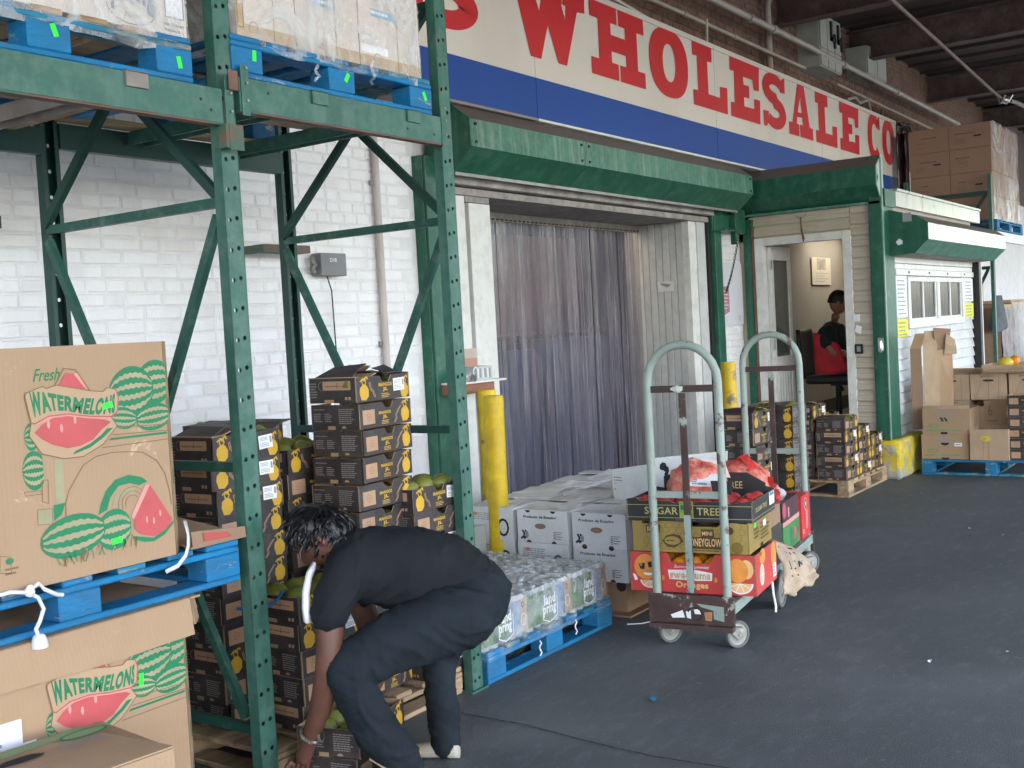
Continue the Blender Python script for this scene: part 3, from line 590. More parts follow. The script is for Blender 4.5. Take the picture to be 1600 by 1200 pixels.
# strip curtain
def curtain_mat():
    m=bpy.data.materials.new('pvc_strip'); m.use_nodes=True; nt=m.node_tree; N=nt.nodes; L=nt.links; b=N['Principled BSDF']; MATS['pvc']=m
    tc=N.new('ShaderNodeTexCoord'); oi=N.new('ShaderNodeObjectInfo'); ma=N.new('ShaderNodeVectorMath'); ma.operation='MULTIPLY_ADD'
    L.new(oi.outputs['Random'],ma.inputs[0]); ma.inputs[1].default_value=(11,7,5); L.new(tc.outputs['Object'],ma.inputs[2])
    mp=N.new('ShaderNodeMapping'); mp.inputs['Scale'].default_value=(60,60,.5); L.new(ma.outputs[0],mp.inputs[0])
    nz=N.new('ShaderNodeTexNoise'); nz.inputs['Scale'].default_value=1; nz.inputs['Detail'].default_value=7; nz.inputs['Roughness'].default_value=.7; L.new(mp.outputs[0],nz.inputs['Vector'])
    r=N.new('ShaderNodeValToRGB'); e=r.color_ramp.elements; e[0].position=.3; e[0].color=(.04,.04,.065,1); e[1].position=.72; e[1].color=(.44,.40,.42,1)
    k=e.new(.48); k.color=(.105,.10,.135,1); k=e.new(.58); k.color=(.185,.165,.20,1)
    L.new(nz.outputs['Fac'],r.inputs[0])
    mp2=N.new('ShaderNodeMapping'); mp2.inputs['Scale'].default_value=(9,9,.8); L.new(ma.outputs[0],mp2.inputs[0])
    n2=N.new('ShaderNodeTexNoise'); n2.inputs['Scale'].default_value=1; n2.inputs['Detail'].default_value=3; L.new(mp2.outputs[0],n2.inputs['Vector'])
    r2=N.new('ShaderNodeValToRGB'); r2.color_ramp.elements[0].position=.60; r2.color_ramp.elements[1].position=.78; r2.color_ramp.elements[1].color=(.55,.55,.55,1); L.new(n2.outputs['Fac'],r2.inputs[0])
    mx=N.new('ShaderNodeMix'); mx.data_type='RGBA'; L.new(r2.outputs[0],mx.inputs['Factor']); L.new(r.outputs[0],mx.inputs['A']); mx.inputs['B'].default_value=(.34,.20,.23,1)
    L.new(mx.outputs['Result'],b.inputs['Base Color']); b.inputs['Roughness'].default_value=.16; b.inputs['Specular IOR Level'].default_value=.75
    ra=N.new('ShaderNodeMapRange'); ra.inputs['From Min'].default_value=.36; ra.inputs['From Max'].default_value=.68; ra.inputs['To Min'].default_value=.30; ra.inputs['To Max'].default_value=.85; L.new(nz.outputs['Fac'],ra.inputs[0]); L.new(ra.outputs[0],b.inputs['Alpha'])
    bp=N.new('ShaderNodeBump'); bp.inputs['Strength'].default_value=.35; bp.inputs['Distance'].default_value=.01; L.new(nz.outputs['Fac'],bp.inputs['Height']); L.new(bp.outputs[0],b.inputs['Normal'])
    return m
PVC=curtain_mat()
CU=empty('strip_curtain',(7.8,4.95,2.39))
rg=random.Random(21); SM=[]
for s in range(6):
    b=MB(); vs=[]; n=6; m=14
    for j in range(m+1):
        z=-j/m*2.22
        for i in range(n+1):
            u=(i/n-.5)*.2; t=j/m
            vs.append((u+.012*t*math.sin(s*2+t*3),-.007*(1-(2*i/n-1)**2)*(1 if s%2 else -.6)+.008*t*math.sin(t*4+s*1.3)+.008*noise.noise(Vector((u*20,z*2,s*3))),z))
    b.add(vs,[(j*(n+1)+i,j*(n+1)+i+1,(j+1)*(n+1)+i+1,(j+1)*(n+1)+i) for j in range(m) for i in range(n)],PVC); SM.append(b.mesh('strip',True))
for k in range(26):
    x=6.30+k*.116; inst(rg.choice(SM),'strip',CU,(x-7.8,(-.012 if k%2 else .004)+rg.uniform(-.003,.003),0),rotz=rg.uniform(-.05,.05))
tag(CU,'hanging curtain of cloudy violet-grey plastic strips filling the dock opening','strip curtain')
# wall-side bits
b=MB(); b.tube([(5.07,4.42,.9),(5.075,4.42,2.9)],.021,M('pale_pipe',(.52,.46,.43),.5,.15,4),10)
for z in (1.5,2.45): b.box(5.04,5.11,4.425,4.45,z,z+.03,GALV)
tag(b.build('downpipe',smooth=True),'thin pale vertical pipe on the white brick wall','pipe')
e=empty('junction_box',(4.6,4.44,1.93)); b=MB(); b.box(-.085,.115,-.075,0,-.02,.105,M('dvr_grey',(.20,.20,.205),.5,.1,6)); b.build('box_body',e,bevel=.004)
b=MB(); p=PR(b,(-.085,-.075,-.02),(1,0,0),(0,0,1),(0,-1,0)); p.text('DVR',.07,.075,.055,.022,PAPER); b.build('lettering',e)
b=MB(); b.tube([(-.10,-.03,.08),(-.115,-.04,.06),(-.10,-.05,.04),(-.118,-.04,.02),(-.1,-.035,0)],.012,GALV,6); b.build('cable_knot',e)
b=MB(); b.tube([(.0,-.03,-.02),(.03,-.03,-.1),(.045,-.02,-.3),(.06,-.015,-.9)],.004,INK,5); b.build('cable',e)
tag(e,'grey metal box marked DVR with a thin black cable on the white brick wall','junction box')
b=MB(); b.box(4.02,4.35,4.28,4.36,2.02,2.06,PRIMER); b.box(4.03,4.06,4.36,4.46,2.02,2.06,PRIMER); tag(b.build('wall_bracket'),'rusty steel wall bracket beside the rear rack post','bracket')
b=MB(); b.box(2.3,2.62,4.3,4.36,2.08,2.13,RACKD); b.ball((2.5,4.35,2.12),.05,GALV,(1.2,.6,.8),jit=.5); b.tube([(2.5,4.33,2.14),(2.47,4.33,2.2),(2.53,4.3,2.24)],.008,INK,5); tag(b.build('wall_bracket'),'dark bracket with a wire clump at the left edge of the brick wall','bracket')
# white board + sticker + chain right of the dock
e=empty('wall_panel',(10.12,4.44,1.79)); b=MB(); b.box(-.27,.30,-.012,.0,-.30,.30,M('panel_white',(.72,.73,.78),.45,.04,3)); b.build('board',e,bevel=.003)
b=MB(); p=PR(b,(0,-.0125,0),(1,0,0),(0,0,1),(0,-1,0)); PK=M('faded_red_ink',(.50,.24,.26),.6,.25,30)
p.rect(-.19,-.03,-.17,.07,PK); 
p.poly([(-.19,-.17),(-.14,-.20),(-.03,-.17)],PK,1.1)
for r in range(6): p.fine(-.18,-.04,-.15+r*.033,-.13+r*.033,1,PAPER,2,r)
p.ring(.2,-.24,.02,.022,.006,PK); b.build('sticker_print',e)
tag(e,'white board with a faded red sticker on the wall right of the dock','board')
b=MB(); A=Vector((10.04,4.28,2.33)); B=Vector((9.80,4.33,1.80)); n=26
for k in range(n):
    c=A.lerp(B,(k+.5)/n)+Vector((0,0,-.05*math.sin(math.pi*k/n))); d=(B-A).normalized(); s=d.cross(Vector((0,1,0))).normalized() if k%2 else Vector((0,1,0))
    b.tube([c+d*.017*math.cos(a)+s*.009*math.sin(a) for a in [2*math.pi*j/8 for j in range(8)]],.0032,INK,5,closed=True)
tag(b.build('chain'),'black chain hanging from the green bracket beside the dock','chain')
b=MB(); b.tube([(9.835+.022*math.cos(a),4.34,1.07+.03*math.sin(a)) for a in [2*math.pi*j/10 for j in range(10)]],.006,RACKD,6,closed=True); tag(b.build('ring_bolt'),'small steel ring bolt on the green post beside the dock','ring')
# ================================================================= OFFICE BOOTH
BT=empty('office_booth',(10.45,3.06,0)); BO=(10.45,3.06,0)
def bp(mb,nm,**k): return hp(mb,nm,BT,BO,**k)
FY=3.06; SX_=10.45
# shells (inside faces are seen through the door)
INB=M('office_wall_beige',(.34,.32,.29),.8,.05,2)
b=MB(); b.box(10.47,14.0,4.43,4.455,.41,2.5,INB); b.box(13.88,13.93,3.10,4.43,.41,2.5,INB); bp(b,'inner_wall')
b=MB(); b.box(10.47,14.0,3.08,4.45,.35,.41,M('office_floor',(.10,.09,.08),.6,.2,5)); bp(b,'floor_slab')
b=MB(); b.box(10.47,14.0,3.08,4.45,2.46,2.54,M('office_ceiling',(.42,.38,.33),.8,.05,4)); bp(b,'inner_ceiling')
b=MB(); b.box(10.6,13.88,4.405,4.43,.41,.56,M('dark_skirting',(.05,.045,.04),.5,.2,5)); bp(b,'skirting')
b=MB(); b.box(12.2,13.4,3.75,4.30,2.445,2.458,emit('tube_light',(1,.88,.68),.8)); bp(b,'ceiling_light')
b=MB()
for k in range(4): b.box(12.2+k*.4-.01,12.2+k*.4+.01,3.75,4.3,2.438,2.444,WTRIM)
bp(b,'light_louvre')
# solid wall cores
b=MB(); b.box(10.455,10.50,3.08,3.36,.0,2.55,SIDING); b.box(10.455,10.50,3.36,4.45,2.29,2.55,SIDING); b.box(10.455,10.50,4.29,4.45,0,2.55,SIDING); b.box(10.455,10.50,3.36,4.29,0,.41,CONC); bp(b,'side_wall')
b=MB(); b.box(10.5,14.0,3.085,3.12,0,1.36,SIDEW); b.box(10.5,11.17,3.085,3.12,1.36,2.6,SIDEW); b.box(13.42,14.0,3.085,3.12,1.36,2.6,SIDEW); b.box(11.17,13.42,3.085,3.12,1.86,2.6,SIDEW); bp(b,'front_wall')
# siding boards: side wall
def board_x(y0,y1,z):        # lapped board on the plane x=SX_
    b=MB(); v=[]
    pr=[(0,.012),(-.020,.012),(-.022,.018),(-.018,.045),(-.010,.062),(-.012,.075),(-.004,.1016),(0,.1016)]
    b.prism(pr,lambda u,w_,d:(SX_+u,d,z+w_),y0,y1,SIDING); return b
z=.40
while z<2.52:
    bp(board_x(3.165,3.345,z),'siding_board'); z+=.1025
for z in (2.315,2.418): bp(board_x(3.35,4.34,z),'siding_board')
def board_y(x0,x1,z):
    b=MB(); pr=[(0,.010),(-.020,.010),(-.022,.016),(-.016,.05),(-.003,.1016),(0,.1016)]
    b.prism(pr,lambda u,w_,d:(d,3.085+u,z+w_),x0,x1,SIDEW); return b
z=.33
while z<1.34: bp(board_y(10.78,13.94,z),'siding_board'); z+=.1045
z=1.376
while z<1.86: bp(board_y(13.46,13.94,z),'siding_board'); bp(board_y(10.78,11.13,z),'siding_board'); z+=.1045
# door frame, leaf
DFR=WTRIM
b=MB(); b.box(10.425,10.52,3.345,3.425,.41,2.31,DFR); bp(b,'door_post',bevel=.004)
b=MB(); b.box(10.425,10.52,4.205,4.29,.41,2.31,DFR); bp(b,'door_post',bevel=.004)
b=MB(); b.box(10.425,10.52,3.427,4.203,2.235,2.31,DFR); bp(b,'door_header',bevel=.004)
b=MB(); b.box(10.42,10.45,4.292,4.315,.3,2.5,PRIMER); bp(b,'rusty_edge')
d=MB(); y0,y1=4.17,4.21
for (a,e,z0,z1) in ((10.53,10.60,.42,2.23),(10.99,11.06,.42,2.23),(10.60,10.99,2.10,2.23),(10.60,10.99,.42,.55),(10.60,10.99,1.05,1.15)): d.box(a,e,y0,y1,z0,z1,WTRIM)
dl=bp(d,'door_leaf',bevel=.003)
def sub(mb,nm,par,off): 
    mb.v=[(x-off[0],y-off[1],z-off[2]) for x,y,z in mb.v]; return mb.build(nm,par)
d=MB(); d.box(10.60,10.99,4.185,4.195,1.15,2.10,GLASS); sub(d,'door_glass',dl,BO)
d=MB(); d.box(10.60,10.99,4.182,4.2,.55,1.05,DIRTW); 
for k in range(5): d.box(10.63+k*.07,10.655+k*.07,4.172,4.182,.57,1.03,WTRIM)
sub(d,'door_panel',dl,BO)
d=MB(); d.ball((11.02,4.13,1.15),.026,STEEL,n=10,m=8); d.tube([(11.02,4.17,1.15),(11.02,4.13,1.15)],.012,STEEL,8); sub(d,'door_knob',dl,BO)
for z in (1.22,2.0):
    d=MB(); d.box(10.522,10.535,4.155,4.17,z,z+.1,STEEL); sub(d,'hinge',dl,BO)
# green column, foot, front trim
b=MB(); b.box(10.40,10.445,3.045,3.165,.36,2.95,DGREEN); b.box(10.445,10.76,3.045,3.085,.36,2.58,DGREEN); bp(b,'corner_column',bevel=.004)
b=MB(); b.box(10.415,10.44,3.04,3.0445,.36,2.6,M('pale_edge',(.30,.42,.36),.4,.2,9)); bp(b,'column_edge')
b=MB(); b.box(10.425,10.45,4.322,4.40,.36,2.5,DGREEN); bp(b,'rear_column')
# side shutter housing (hex profile in x-z)
pf=[(10.45,2.965),(10.31,2.86),(10.305,2.685),(10.43,2.55)]
for (p,q,mt,nm) in ((pf[0],pf[1],BROWNGREY,'housing_top'),(pf[1],pf[2],DGREEN,'housing_face'),(pf[2],pf[3],DGREEN,'housing_underside')):
    b=MB(); vs=[]; n=10
    for i in range(n+1):
        y=3.06+(4.42-3.06)*i/n
        for t in (0,.5,1): vs.append((p[0]+(q[0]-p[0])*t+.003*noise.noise(Vector((y*3,t*2,p[1]*4))),y,p[1]+(q[1]-p[1])*t))
    b.add(vs,[(i*3+j,(i+1)*3+j,(i+1)*3+j+1,i*3+j+1) for i in range(n) for j in (0,1)],mt); bp(b,nm,smooth=True)
b=MB(); b.box(10.40,10.455,3.06,4.43,2.525,2.548,WORNGREEN); bp(b,'housing_lip')
b=MB(); b.prism([(10.50,2.965)]+pf+[(10.50,2.55)],lambda u,v,d:(u,d,v),3.048,3.058,M('pale_green_cap',(.33,.47,.42),.4,.12,6)); 
b.add([(10.305,3.046,2.75),(10.33,3.046,2.79),(10.345,3.046,2.75),(10.33,3.046,2.71)],[(0,3,2,1)],INK); bp(b,'housing_end')
b=MB(); b.box(10.50,14.0,3.09,4.44,2.56,2.6,BROWNGREY); bp(b,'roof_deck')
b=MB(); b.tube([(10.395,3.80+.05*math.cos(a),2.50+.03*math.sin(a)) for a in [math.pi+math.pi*j/8 for j in range(9)]],.006,GREYINK,5); b.tube([(10.395,3.80,2.47),(10.39,3.80,2.4),(10.395,3.79,2.32),(10.40,3.775,2.26)],.008,PRIMER,6); b.tube([(10.395,3.80,2.36),(10.40,3.785,2.24)],.007,PRIMER,6); bp(b,'pull_chain')
# parapet strips
ALU=M('weathered_aluminium',(.55,.55,.48),.3,.15,4,metal=.35,streak=((.3,.34,.28),9,.6))
b=MB(); b.box(10.47,10.82,3.03,3.08,2.50,2.66,DGREEN); bp(b,'parapet_panel')
for a,e in ((10.83,11.75),(11.755,13.0),(13.005,14.3)):
    b=MB(); b.box(a,e,3.035,3.08,2.52,2.66,ALU); b.box(a,e,3.02,3.09,2.662,2.685,ALU); bp(b,'parapet_panel')
# window awning-shaped shutter box
pw=[(3.05,2.475),(2.80,2.40),(2.70,2.325),(2.70,2.175),(2.83,2.055),(3.04,2.05)]
for (i0,mt,nm) in ((0,BROWNGREY,'box_top'),(1,BROWNGREY,'box_shoulder'),(2,ALU,'box_face'),(3,WORNGREEN,'box_underside'),(4,GRIMY,'box_bottom')):
    for a,e in ((10.64,11.55),(11.555,14.0)):
        p,q=pw[i0],pw[i0+1]; b=MB(); vs=[]; n=14
        for i in range(n+1):
            x=a+(e-a)*i/n
            for t in (0,.5,1):
                dn=.012*max(0,noise.noise(Vector((x*2.6,t,i0))))*(1 if i0 in (2,3) else 0)
                vs.append((x,p[0]+(q[0]-p[0])*t+dn,p[1]+(q[1]-p[1])*t))
        b.add(vs,[(i*3+j,i*3+j+1,(i+1)*3+j+1,(i+1)*3+j) for i in range(n) for j in (0,1)],mt); bp(b,nm,smooth=True)
b=MB(); b.prism([(3.055,2.48)]+pw[0:]+[],lambda u,v,d:(d,u,v),10.625,10.64,DGREEN); b.prism([(2.99,2.17),(2.97,2.14),(2.93,2.15),(2.93,2.18),(2.96,2.20)],lambda u,v,d:(d,u,v),10.621,10.6245,PAPER); b.box(10.618,10.6245,2.84,2.92,2.35,2.43,M('duct_tape',(.3,.34,.36),.4,.1,5)); bp(b,'box_end',)
b=MB(); b.prism(pw,lambda u,v,d:(d,u,v),14.0,14.012,DGREEN); bp(b,'box_end')
# roller shutter slats over the window, guide posts
for z0,z1,y in ((1.99,2.05,3.055),(1.935,1.985,3.06),(1.875,1.932,3.045)):
    b=MB(); b.box(10.79,13.93,y,3.085,z0,z1,WTRIM)
    if z0<1.9:
        for k in range(4): b.box(11.2+k*.75,11.24+k*.75,y-.004,y,z0+.02,z0+.04,INK)
    bp(b,'shutter_slat',bevel=.006)
b=MB(); b.box(13.955,14.05,2.99,3.10,.2,2.05,BLACK); bp(b,'shutter_guide')
b=MB(); b.box(14.06,14.10,2.99,3.10,.2,2.05,WTRIM); bp(b,'guide_edge')
# window: frame, sashes, panes, blind behind
b=MB(); 
for a,e,z0,z1 in ((11.17,11.25,1.36,1.86),(13.34,13.42,1.36,1.86),(11.25,13.34,1.815,1.86),(11.25,13.34,1.36,1.43),(12.26,12.36,1.43,1.815)): b.box(a,e,3.04,3.1,z0,z1,WTRIM)
wf=bp(b,'window_frame',bevel=.004)
for a,e in ((11.25,12.26),(12.36,13.34)):
    m=(a+e)/2
    d=MB()
    for q in (a+.02,m,e-.02): d.box(q-.022,q+.022,3.055,3.085,1.43,1.815,WTRIM)
    d.box(a,e,3.056,3.084,1.43,1.455,WTRIM); sub(d,'sash',wf,BO)
    for q,r in ((a+.042,m-.022),(m+.022,e-.042)):
        d=MB(); d.box(q,r,3.066,3.072,1.455,1.815,GLASS); sub(d,'window_pane',wf,BO)
d=MB(); x=11.3
while x<13.3: d.box(x,x+.055,3.115+.004*math.sin(x*40),3.12,1.40,1.85,M('blind_grey',(.16,.16,.16),.6,.4,9)); x+=.062
bp(d,'window_blind')
# posters
def poster(x0,x1,z0,z1,mt,ink,rows,nm='notice',big=None,seed=1):
    b=MB(); b.box(x0,x1,3.052,3.058,z0,z1,mt); p=PR(b,(x0,3.052,z0),(1,0,0),(0,0,1),(0,-1,0)); w,h=x1-x0,z1-z0
    for r in range(rows): p.fine(w*.1,w*.9,h*(.06+.88*r/rows),h*(.06+.88*(r+.75)/rows),1,ink,1,seed+r)
    return bp(b,nm)
YPAP=M('yellow_paper',(.74,.72,.10),.6,.06,6)
poster(10.80,11.15,1.47,1.87,PAPER,GREYINK,9); poster(10.80,11.15,1.285,1.455,YPAP,PALEGREEN,4,seed=4)
poster(13.48,13.90,1.60,1.86,PAPER,GREYINK,6,seed=7); poster(13.48,13.90,1.42,1.58,YPAP,PALEGREEN,4,seed=9)
# small fittings on the side wall
b=MB(); b.box(10.418,10.432,3.27,3.345,1.16,1.25,BLACK); b.box(10.415,10.4179,3.29,3.325,1.18,1.23,GREYINK); bp(b,'keypad')
b=MB(); b.box(10.412,10.432,3.29,3.345,1.46,1.525,PAPER); bp(b,'light_switch')
b=MB(); b.add([(10.418,3.34,1.37),(10.418,3.28,1.34),(10.418,3.27,1.41),(10.418,3.32,1.43)],[(0,1,2,3)],PAPER); bp(b,'note')
b=MB(); b.tube([(10.38,3.10,1.27),(10.37,3.09,1.22),(10.38,3.10,1.17)],.016,STEEL,8); b.box(10.385,10.398,3.07,3.12,1.18,1.30,STEEL); bp(b,'latch',smooth=True)
# wall calendar
e=MB(); e.box(12.36,12.98,4.412,4.418,1.88,2.19,M('calendar_paper',(.60,.56,.48),.7,.05,5)); p=PR(e,(12.36,4.412,1.88),(1,0,0),(0,0,1),(0,-1,0))
p.rect(.16,.46,.17,.30,M('calendar_photo',(.40,.36,.30),.7,.3,14)); p.ell(.31,.24,.08,.04,GREYINK,2)
for r in range(4): p.fine(.12,.55,.03+r*.03,.05+r*.03,1,GREYINK,1,r)
tag(e.build('wall_calendar'),'faded wall calendar hanging on the beige office wall behind the seated man','calendar')
tag(BT,'small office booth with beige siding, open white door and sliding window','booth')
# kerb
b=MB(); rg=random.Random(4); N_=9
YCONC=M('kerb_yellow_paint',(.66,.50,.03),.6,.15,5,spot=(.33,.34,.31),spot_amt=.80,spot_scale=4.5,spot_hard=.03,bump=.5)
b.box(10.36,11.2,2.95,3.42,0,.36,YCONC)
o=b.build('concrete_kerb',bevel=.03); md=o.modifiers.new('s','SUBSURF'); md.subdivision_type='SIMPLE'; md.levels=md.render_levels=4; tx=bpy.data.textures.new('kerbn','CLOUDS'); tx.noise_scale=.12; dm=o.modifiers.new('d','DISPLACE'); dm.texture=tx; dm.strength=.03
tag(o,'chipped yellow painted concrete kerb block under the green booth column','kerb')
# ================================================================= OFFICE CHAIR + SEATED PERSON (built in p6)
# ================================================================= FAR END: rack, loads, cartons
def carton(nm,x0,x1,y0,y1,z0,z1,mat,label,group=None,open_top=False,flaps=0,prints=None,loc_rot=0,inside=None,t=.006,cat='carton'):
    """closed or open carton, origin at base centre; prints(p_x, p_y): print frames on the -X and -Y faces"""
    cx,cy=(x0+x1)/2,(y0+y1)/2; b=MB(); hx,hy,h=(x1-x0)/2,(y1-y0)/2,z1-z0
    if not open_top:
        b.box(-hx,hx,-hy,hy,0,h,mat)
        b.box(-hx,hx,-.0015,.0015,h,h+.0006,LINE)
    else:
        inside=inside or KIN
        for a in ((-hx,-hx+t,-hy,hy),(hx-t,hx,-hy,hy),(-hx+t,hx-t,-hy,-hy+t),(-hx+t,hx-t,hy-t,hy)): b.box(*a,0,h,mat)
        b.box(-hx+t,hx-t,-hy+t,hy-t,.004,.012,inside)
    if prints:
        prints(PR(b,(-hx,hy,0),(0,-1,0),(0,0,1),(-1,0,0)),PR(b,(-hx,-hy,0),(1,0,0),(0,0,1),(0,-1,0)),2*hy,2*hx,h)
    o=b.build(nm,loc=(cx,cy,z0),rotz=loc_rot); tag(o,label,cat,group)
    return o
def flap(par,pts,mat,nm='flap',t=.004):
    a,b_,c,d=[Vector(p) for p in pts]; n=(b_-a).cross(d-a).normalized()*t
    b=MB(); mid=[(a+d)/2+n*2*random.uniform(-2,2),(b_+c)/2+n*2*random.uniform(-2,2)]
    vs=[a,b_,mid[1],c,d,mid[0]]; vs=vs+[v+n for v in vs]
    b.add(vs,[(5,2,1,0),(4,3,2,5),(6,7,8,11),(11,8,9,10),(0,1,7,6),(1,2,8,7),(2,3,9,8),(3,4,10,9),(4,5,11,10),(5,0,6,11)],mat)
    return b.build(nm,par)
# pallets ----------------------------------------------------------
_PM={}
def pallet(label,x,y,z,L,Wd,H=.14,mat=BLUE,mat2=BLUE2,rotz=0,seed=1,group=None,raw=0,solid=True):
    """block pallet; L along local x, Wd along local y; origin at base centre"""
    e=empty('pallet',(x,y,z),rotz); rg=random.Random(seed)
    t=.020; hb=H-3*t
    def bar(nm,x0,x1,y0,y1,z0,z1,m):
        b=MB(); b.box(-(x1-x0)/2,(x1-x0)/2,-(y1-y0)/2,(y1-y0)/2,-(z1-z0)/2,(z1-z0)/2,m)
        me=b.mesh(nm); o=inst(me,nm,e,((x0+x1)/2,(y0+y1)/2,(z0+z1)/2),rot=(rg.uniform(-.003,.003),rg.uniform(-.003,.003),rg.uniform(-.004,.004))); bev(o,.004,1); return o
    pick=lambda: mat if rg.random()<.6 else (mat2 if rg.random()>raw else RAW)
    n=7; w=.1
    for i in range(n):
        xx=-L/2+w/2+(L-w)*i/(n-1); ww=.135 if i in (0,n-1) else w
        xx=max(-L/2+ww/2,min(L/2-ww/2,xx)); bar('deck_board',xx-ww/2,xx+ww/2,-Wd/2+rg.uniform(0,.006),Wd/2-rg.uniform(0,.006),H-t,H,pick())
    for yy in (-Wd/2+.05,0,Wd/2-.05): bar('stringer_board',-L/2,L/2,yy-.05,yy+.05,H-2*t,H-t-.0005,pick())
    for yy in (-Wd/2+.05,0,Wd/2-.05):
        for xx in (-L/2+.07,0,L/2-.07): bar('block',xx-.07,xx+.07,yy-.05,yy+.05,t+.0005,H-2*t-.0005,mat if rg.random()>raw*.5 else RAW)
        bar('bottom_board',-L/2,L/2,yy-.05,yy+.05,0,t,RAW if (raw and yy>-.3) else pick())
    for xx in (-L/2+.05,L/2-.05): bar('bottom_board',xx-.05,xx+.05,-Wd/2+.101,-.051,0,t,pick()); bar('bottom_board',xx-.05,xx+.05,.051,Wd/2-.101,0,t,pick())
    return tag(e,label,'pallet',group)
def fine_print(cols,seed,ink):
    def f(px,py,wx,wy,h):
        for p,w in ((px,wx),(py,wy)):
            p.fine(w*.1,w*.45,h*.3,h*.7,5,ink,1,seed)
    return f
PL=pallet('blue pallet under brown cartons and dark crates near the yellow kerb',11.3,2.26,0,1.1,1.22,.143,seed=4)
PL.rotation_euler=(0,0,0)
def logo_print(px,py,w,wy,h):
    px.ell(w*.24,h*.34,w*.12,h*.09,PALEGREEN); px.rect(w*.06,w*.80,h*.12,h*.20,PALEGREEN,1.2); px.fine(w*.3,w*.8,h*.65,h*.9,4,GREYINK,1,4); px.ell(w*.24,h*.34,w*.085,h*.05,KRAFT,2)
    px.text('FRESH',w*.17,h*.315,w*.14,h*.055,PALEGREEN,3)
def d1(px,py,w,wy,h): logo_print(px,py,w,wy,h); px.ell(w*.5,h*.66,w*.09,h*.11,DARK,2,a0=180,a1=360); px.rect(w*.70,w*.86,h*.52,h*.66,PAPER,2); px.fine(w*.72,w*.84,h*.56,h*.62,1,INK,3,3); px.rect(w*.42,w*.58,0,h*.06,DARK,2)
def d2(px,py,w,wy,h):
    logo_print(px,py,w,wy,h); px.rect(w*.38,w*.52,0,h*.09,DARK,2)
    px.poly([(w*.36,h*.66),(w*.42,h*.66),(w*.46,h*.50),(w*.41,h*.50)],RACKD,2); px.poly([(w*.44,h*.66),(w*.50,h*.66),(w*.54,h*.50),(w*.50,h*.50)],RACKD,2)
carton('produce_carton',10.78,11.18,2.45,2.87,.145,.375,KRAFT,'brown carton with green logo, lowest on the far blue pallet','cartons on the far blue pallet',prints=d1)
c=carton('produce_carton',10.77,11.17,2.43,2.85,.377,.61,KRAFT,'open brown carton with green logo stacked on another logo carton','cartons on the far blue pallet',open_top=True,prints=d2)
flap(c,[(-.2,.21,.232),(-.2,-.21,.232),(-.17,-.20,.26),(-.17,.20,.26)],KRAFT2)
def pe(px,py,w,wy,h): px.ell(w*.42,h*.70,w*.14,h*.085,LEMONF,2); px.ell(w*.37,h*.69,w*.07,h*.06,MYEL,2.5); px.rect(w*.47,w*.5,0,h*.6,M('tape_tan',(.36,.24,.14),.3,.05,5)); px.line([(w*.35,h*.06),(w*.35,h*.6)],.003,LINE)
c=carton('produce_carton',10.75,11.12,2.105,2.435,.145,.425,KRAFT2,'open brown carton showing yellow fruit through its hand hole','cartons on the far blue pallet',open_top=True,prints=pe)
c=carton('produce_carton',11.15,11.5,2.30,2.54,.145,.60,KRAFT2,'plain brown carton behind the one with the yellow fruit hole','cartons on the far blue pallet')
def ph(px,py,w,wy,h): px.text('6',w*.12,h*.72,w*.13,h*.2,LINE); px.fine(w*.1,w*.4,h*.6,h*.66,1,LINE,1,3); px.rect(w*.35,w*.45,h*.2,h*.4,LINE); px.ell(w*.85,h*.45,w*.13,h*.3,RACKD)
carton('produce_carton',11.14,11.5,2.09,2.385,.145,.655,KRAFT,'brown carton numbered 6 behind the yellow fruit carton','cartons on the far blue pallet',prints=ph)
def hole2(px,py,w,wy,h):
    px.ell(w*.5,h*.75,w*.16,h*.045,DARK,1.3); px.line([(w*.5,0),(w*.5,h)],.004,LINE,2); px.line([(w*.12,h*.05),(w*.32,h*.72)],.003,LINE); px.line([(w*.78,h*.05),(w*.78,h*.9)],.003,LINE); px.fine(w*.3,w*.75,h*.88,h*.95,1,LINE,1,5); px.text('5',w*.28,h*.86,w*.05,h*.08,LINE)
for (y0,y1,z0,z1,l) in ((2.52,2.85,.66,.90,'top brown carton with a double hand slot, left in its row'),(2.19,2.51,.66,.90,'top brown carton with a double hand slot, beside the fruit tray'),(2.52,2.84,.40,.655,'half hidden brown carton beneath the top left carton'),(1.85,2.17,.66,.90,'top brown carton at the right edge of the photo')):
    carton('produce_carton',11.19 if z0>.5 else 11.2,11.5,y0,y1,z0,z1,KRAFT2,l,'cartons on the far blue pallet',prints=hole2)
carton('produce_carton',11.51,11.8,1.85,2.85,.145,.93,KRAFT,'long brown carton stacked at the back of the far blue pallet','cartons on the far blue pallet')
c=carton('fruit_tray',11.15,11.6,1.8,2.40,.905,.985,KRAFT2,'shallow brown tray holding a lemon and an orange','cartons on the far blue pallet',open_top=True,cat='tray')
flap(c,[(-.22,.30,.08),(-.22,-.30,.08),(-.30,-.26,.02),(-.30,.26,.02)],KRAFT2)
b=MB(); b.ball((0,0,0),.062,LEMONF,(1.0,1.15,.9),12,9); tag(b.build('yellow_fruit',loc=(11.22,2.20,1.0),smooth=True),'yellow melon resting in the brown tray','fruit')
b=MB(); b.ball((0,0,0),.05,ORANGEF,n=12,m=9); tag(b.build('orange_fruit',loc=(11.30,2.135,1.015),smooth=True),'orange resting beside the yellow fruit in the brown tray','fruit')
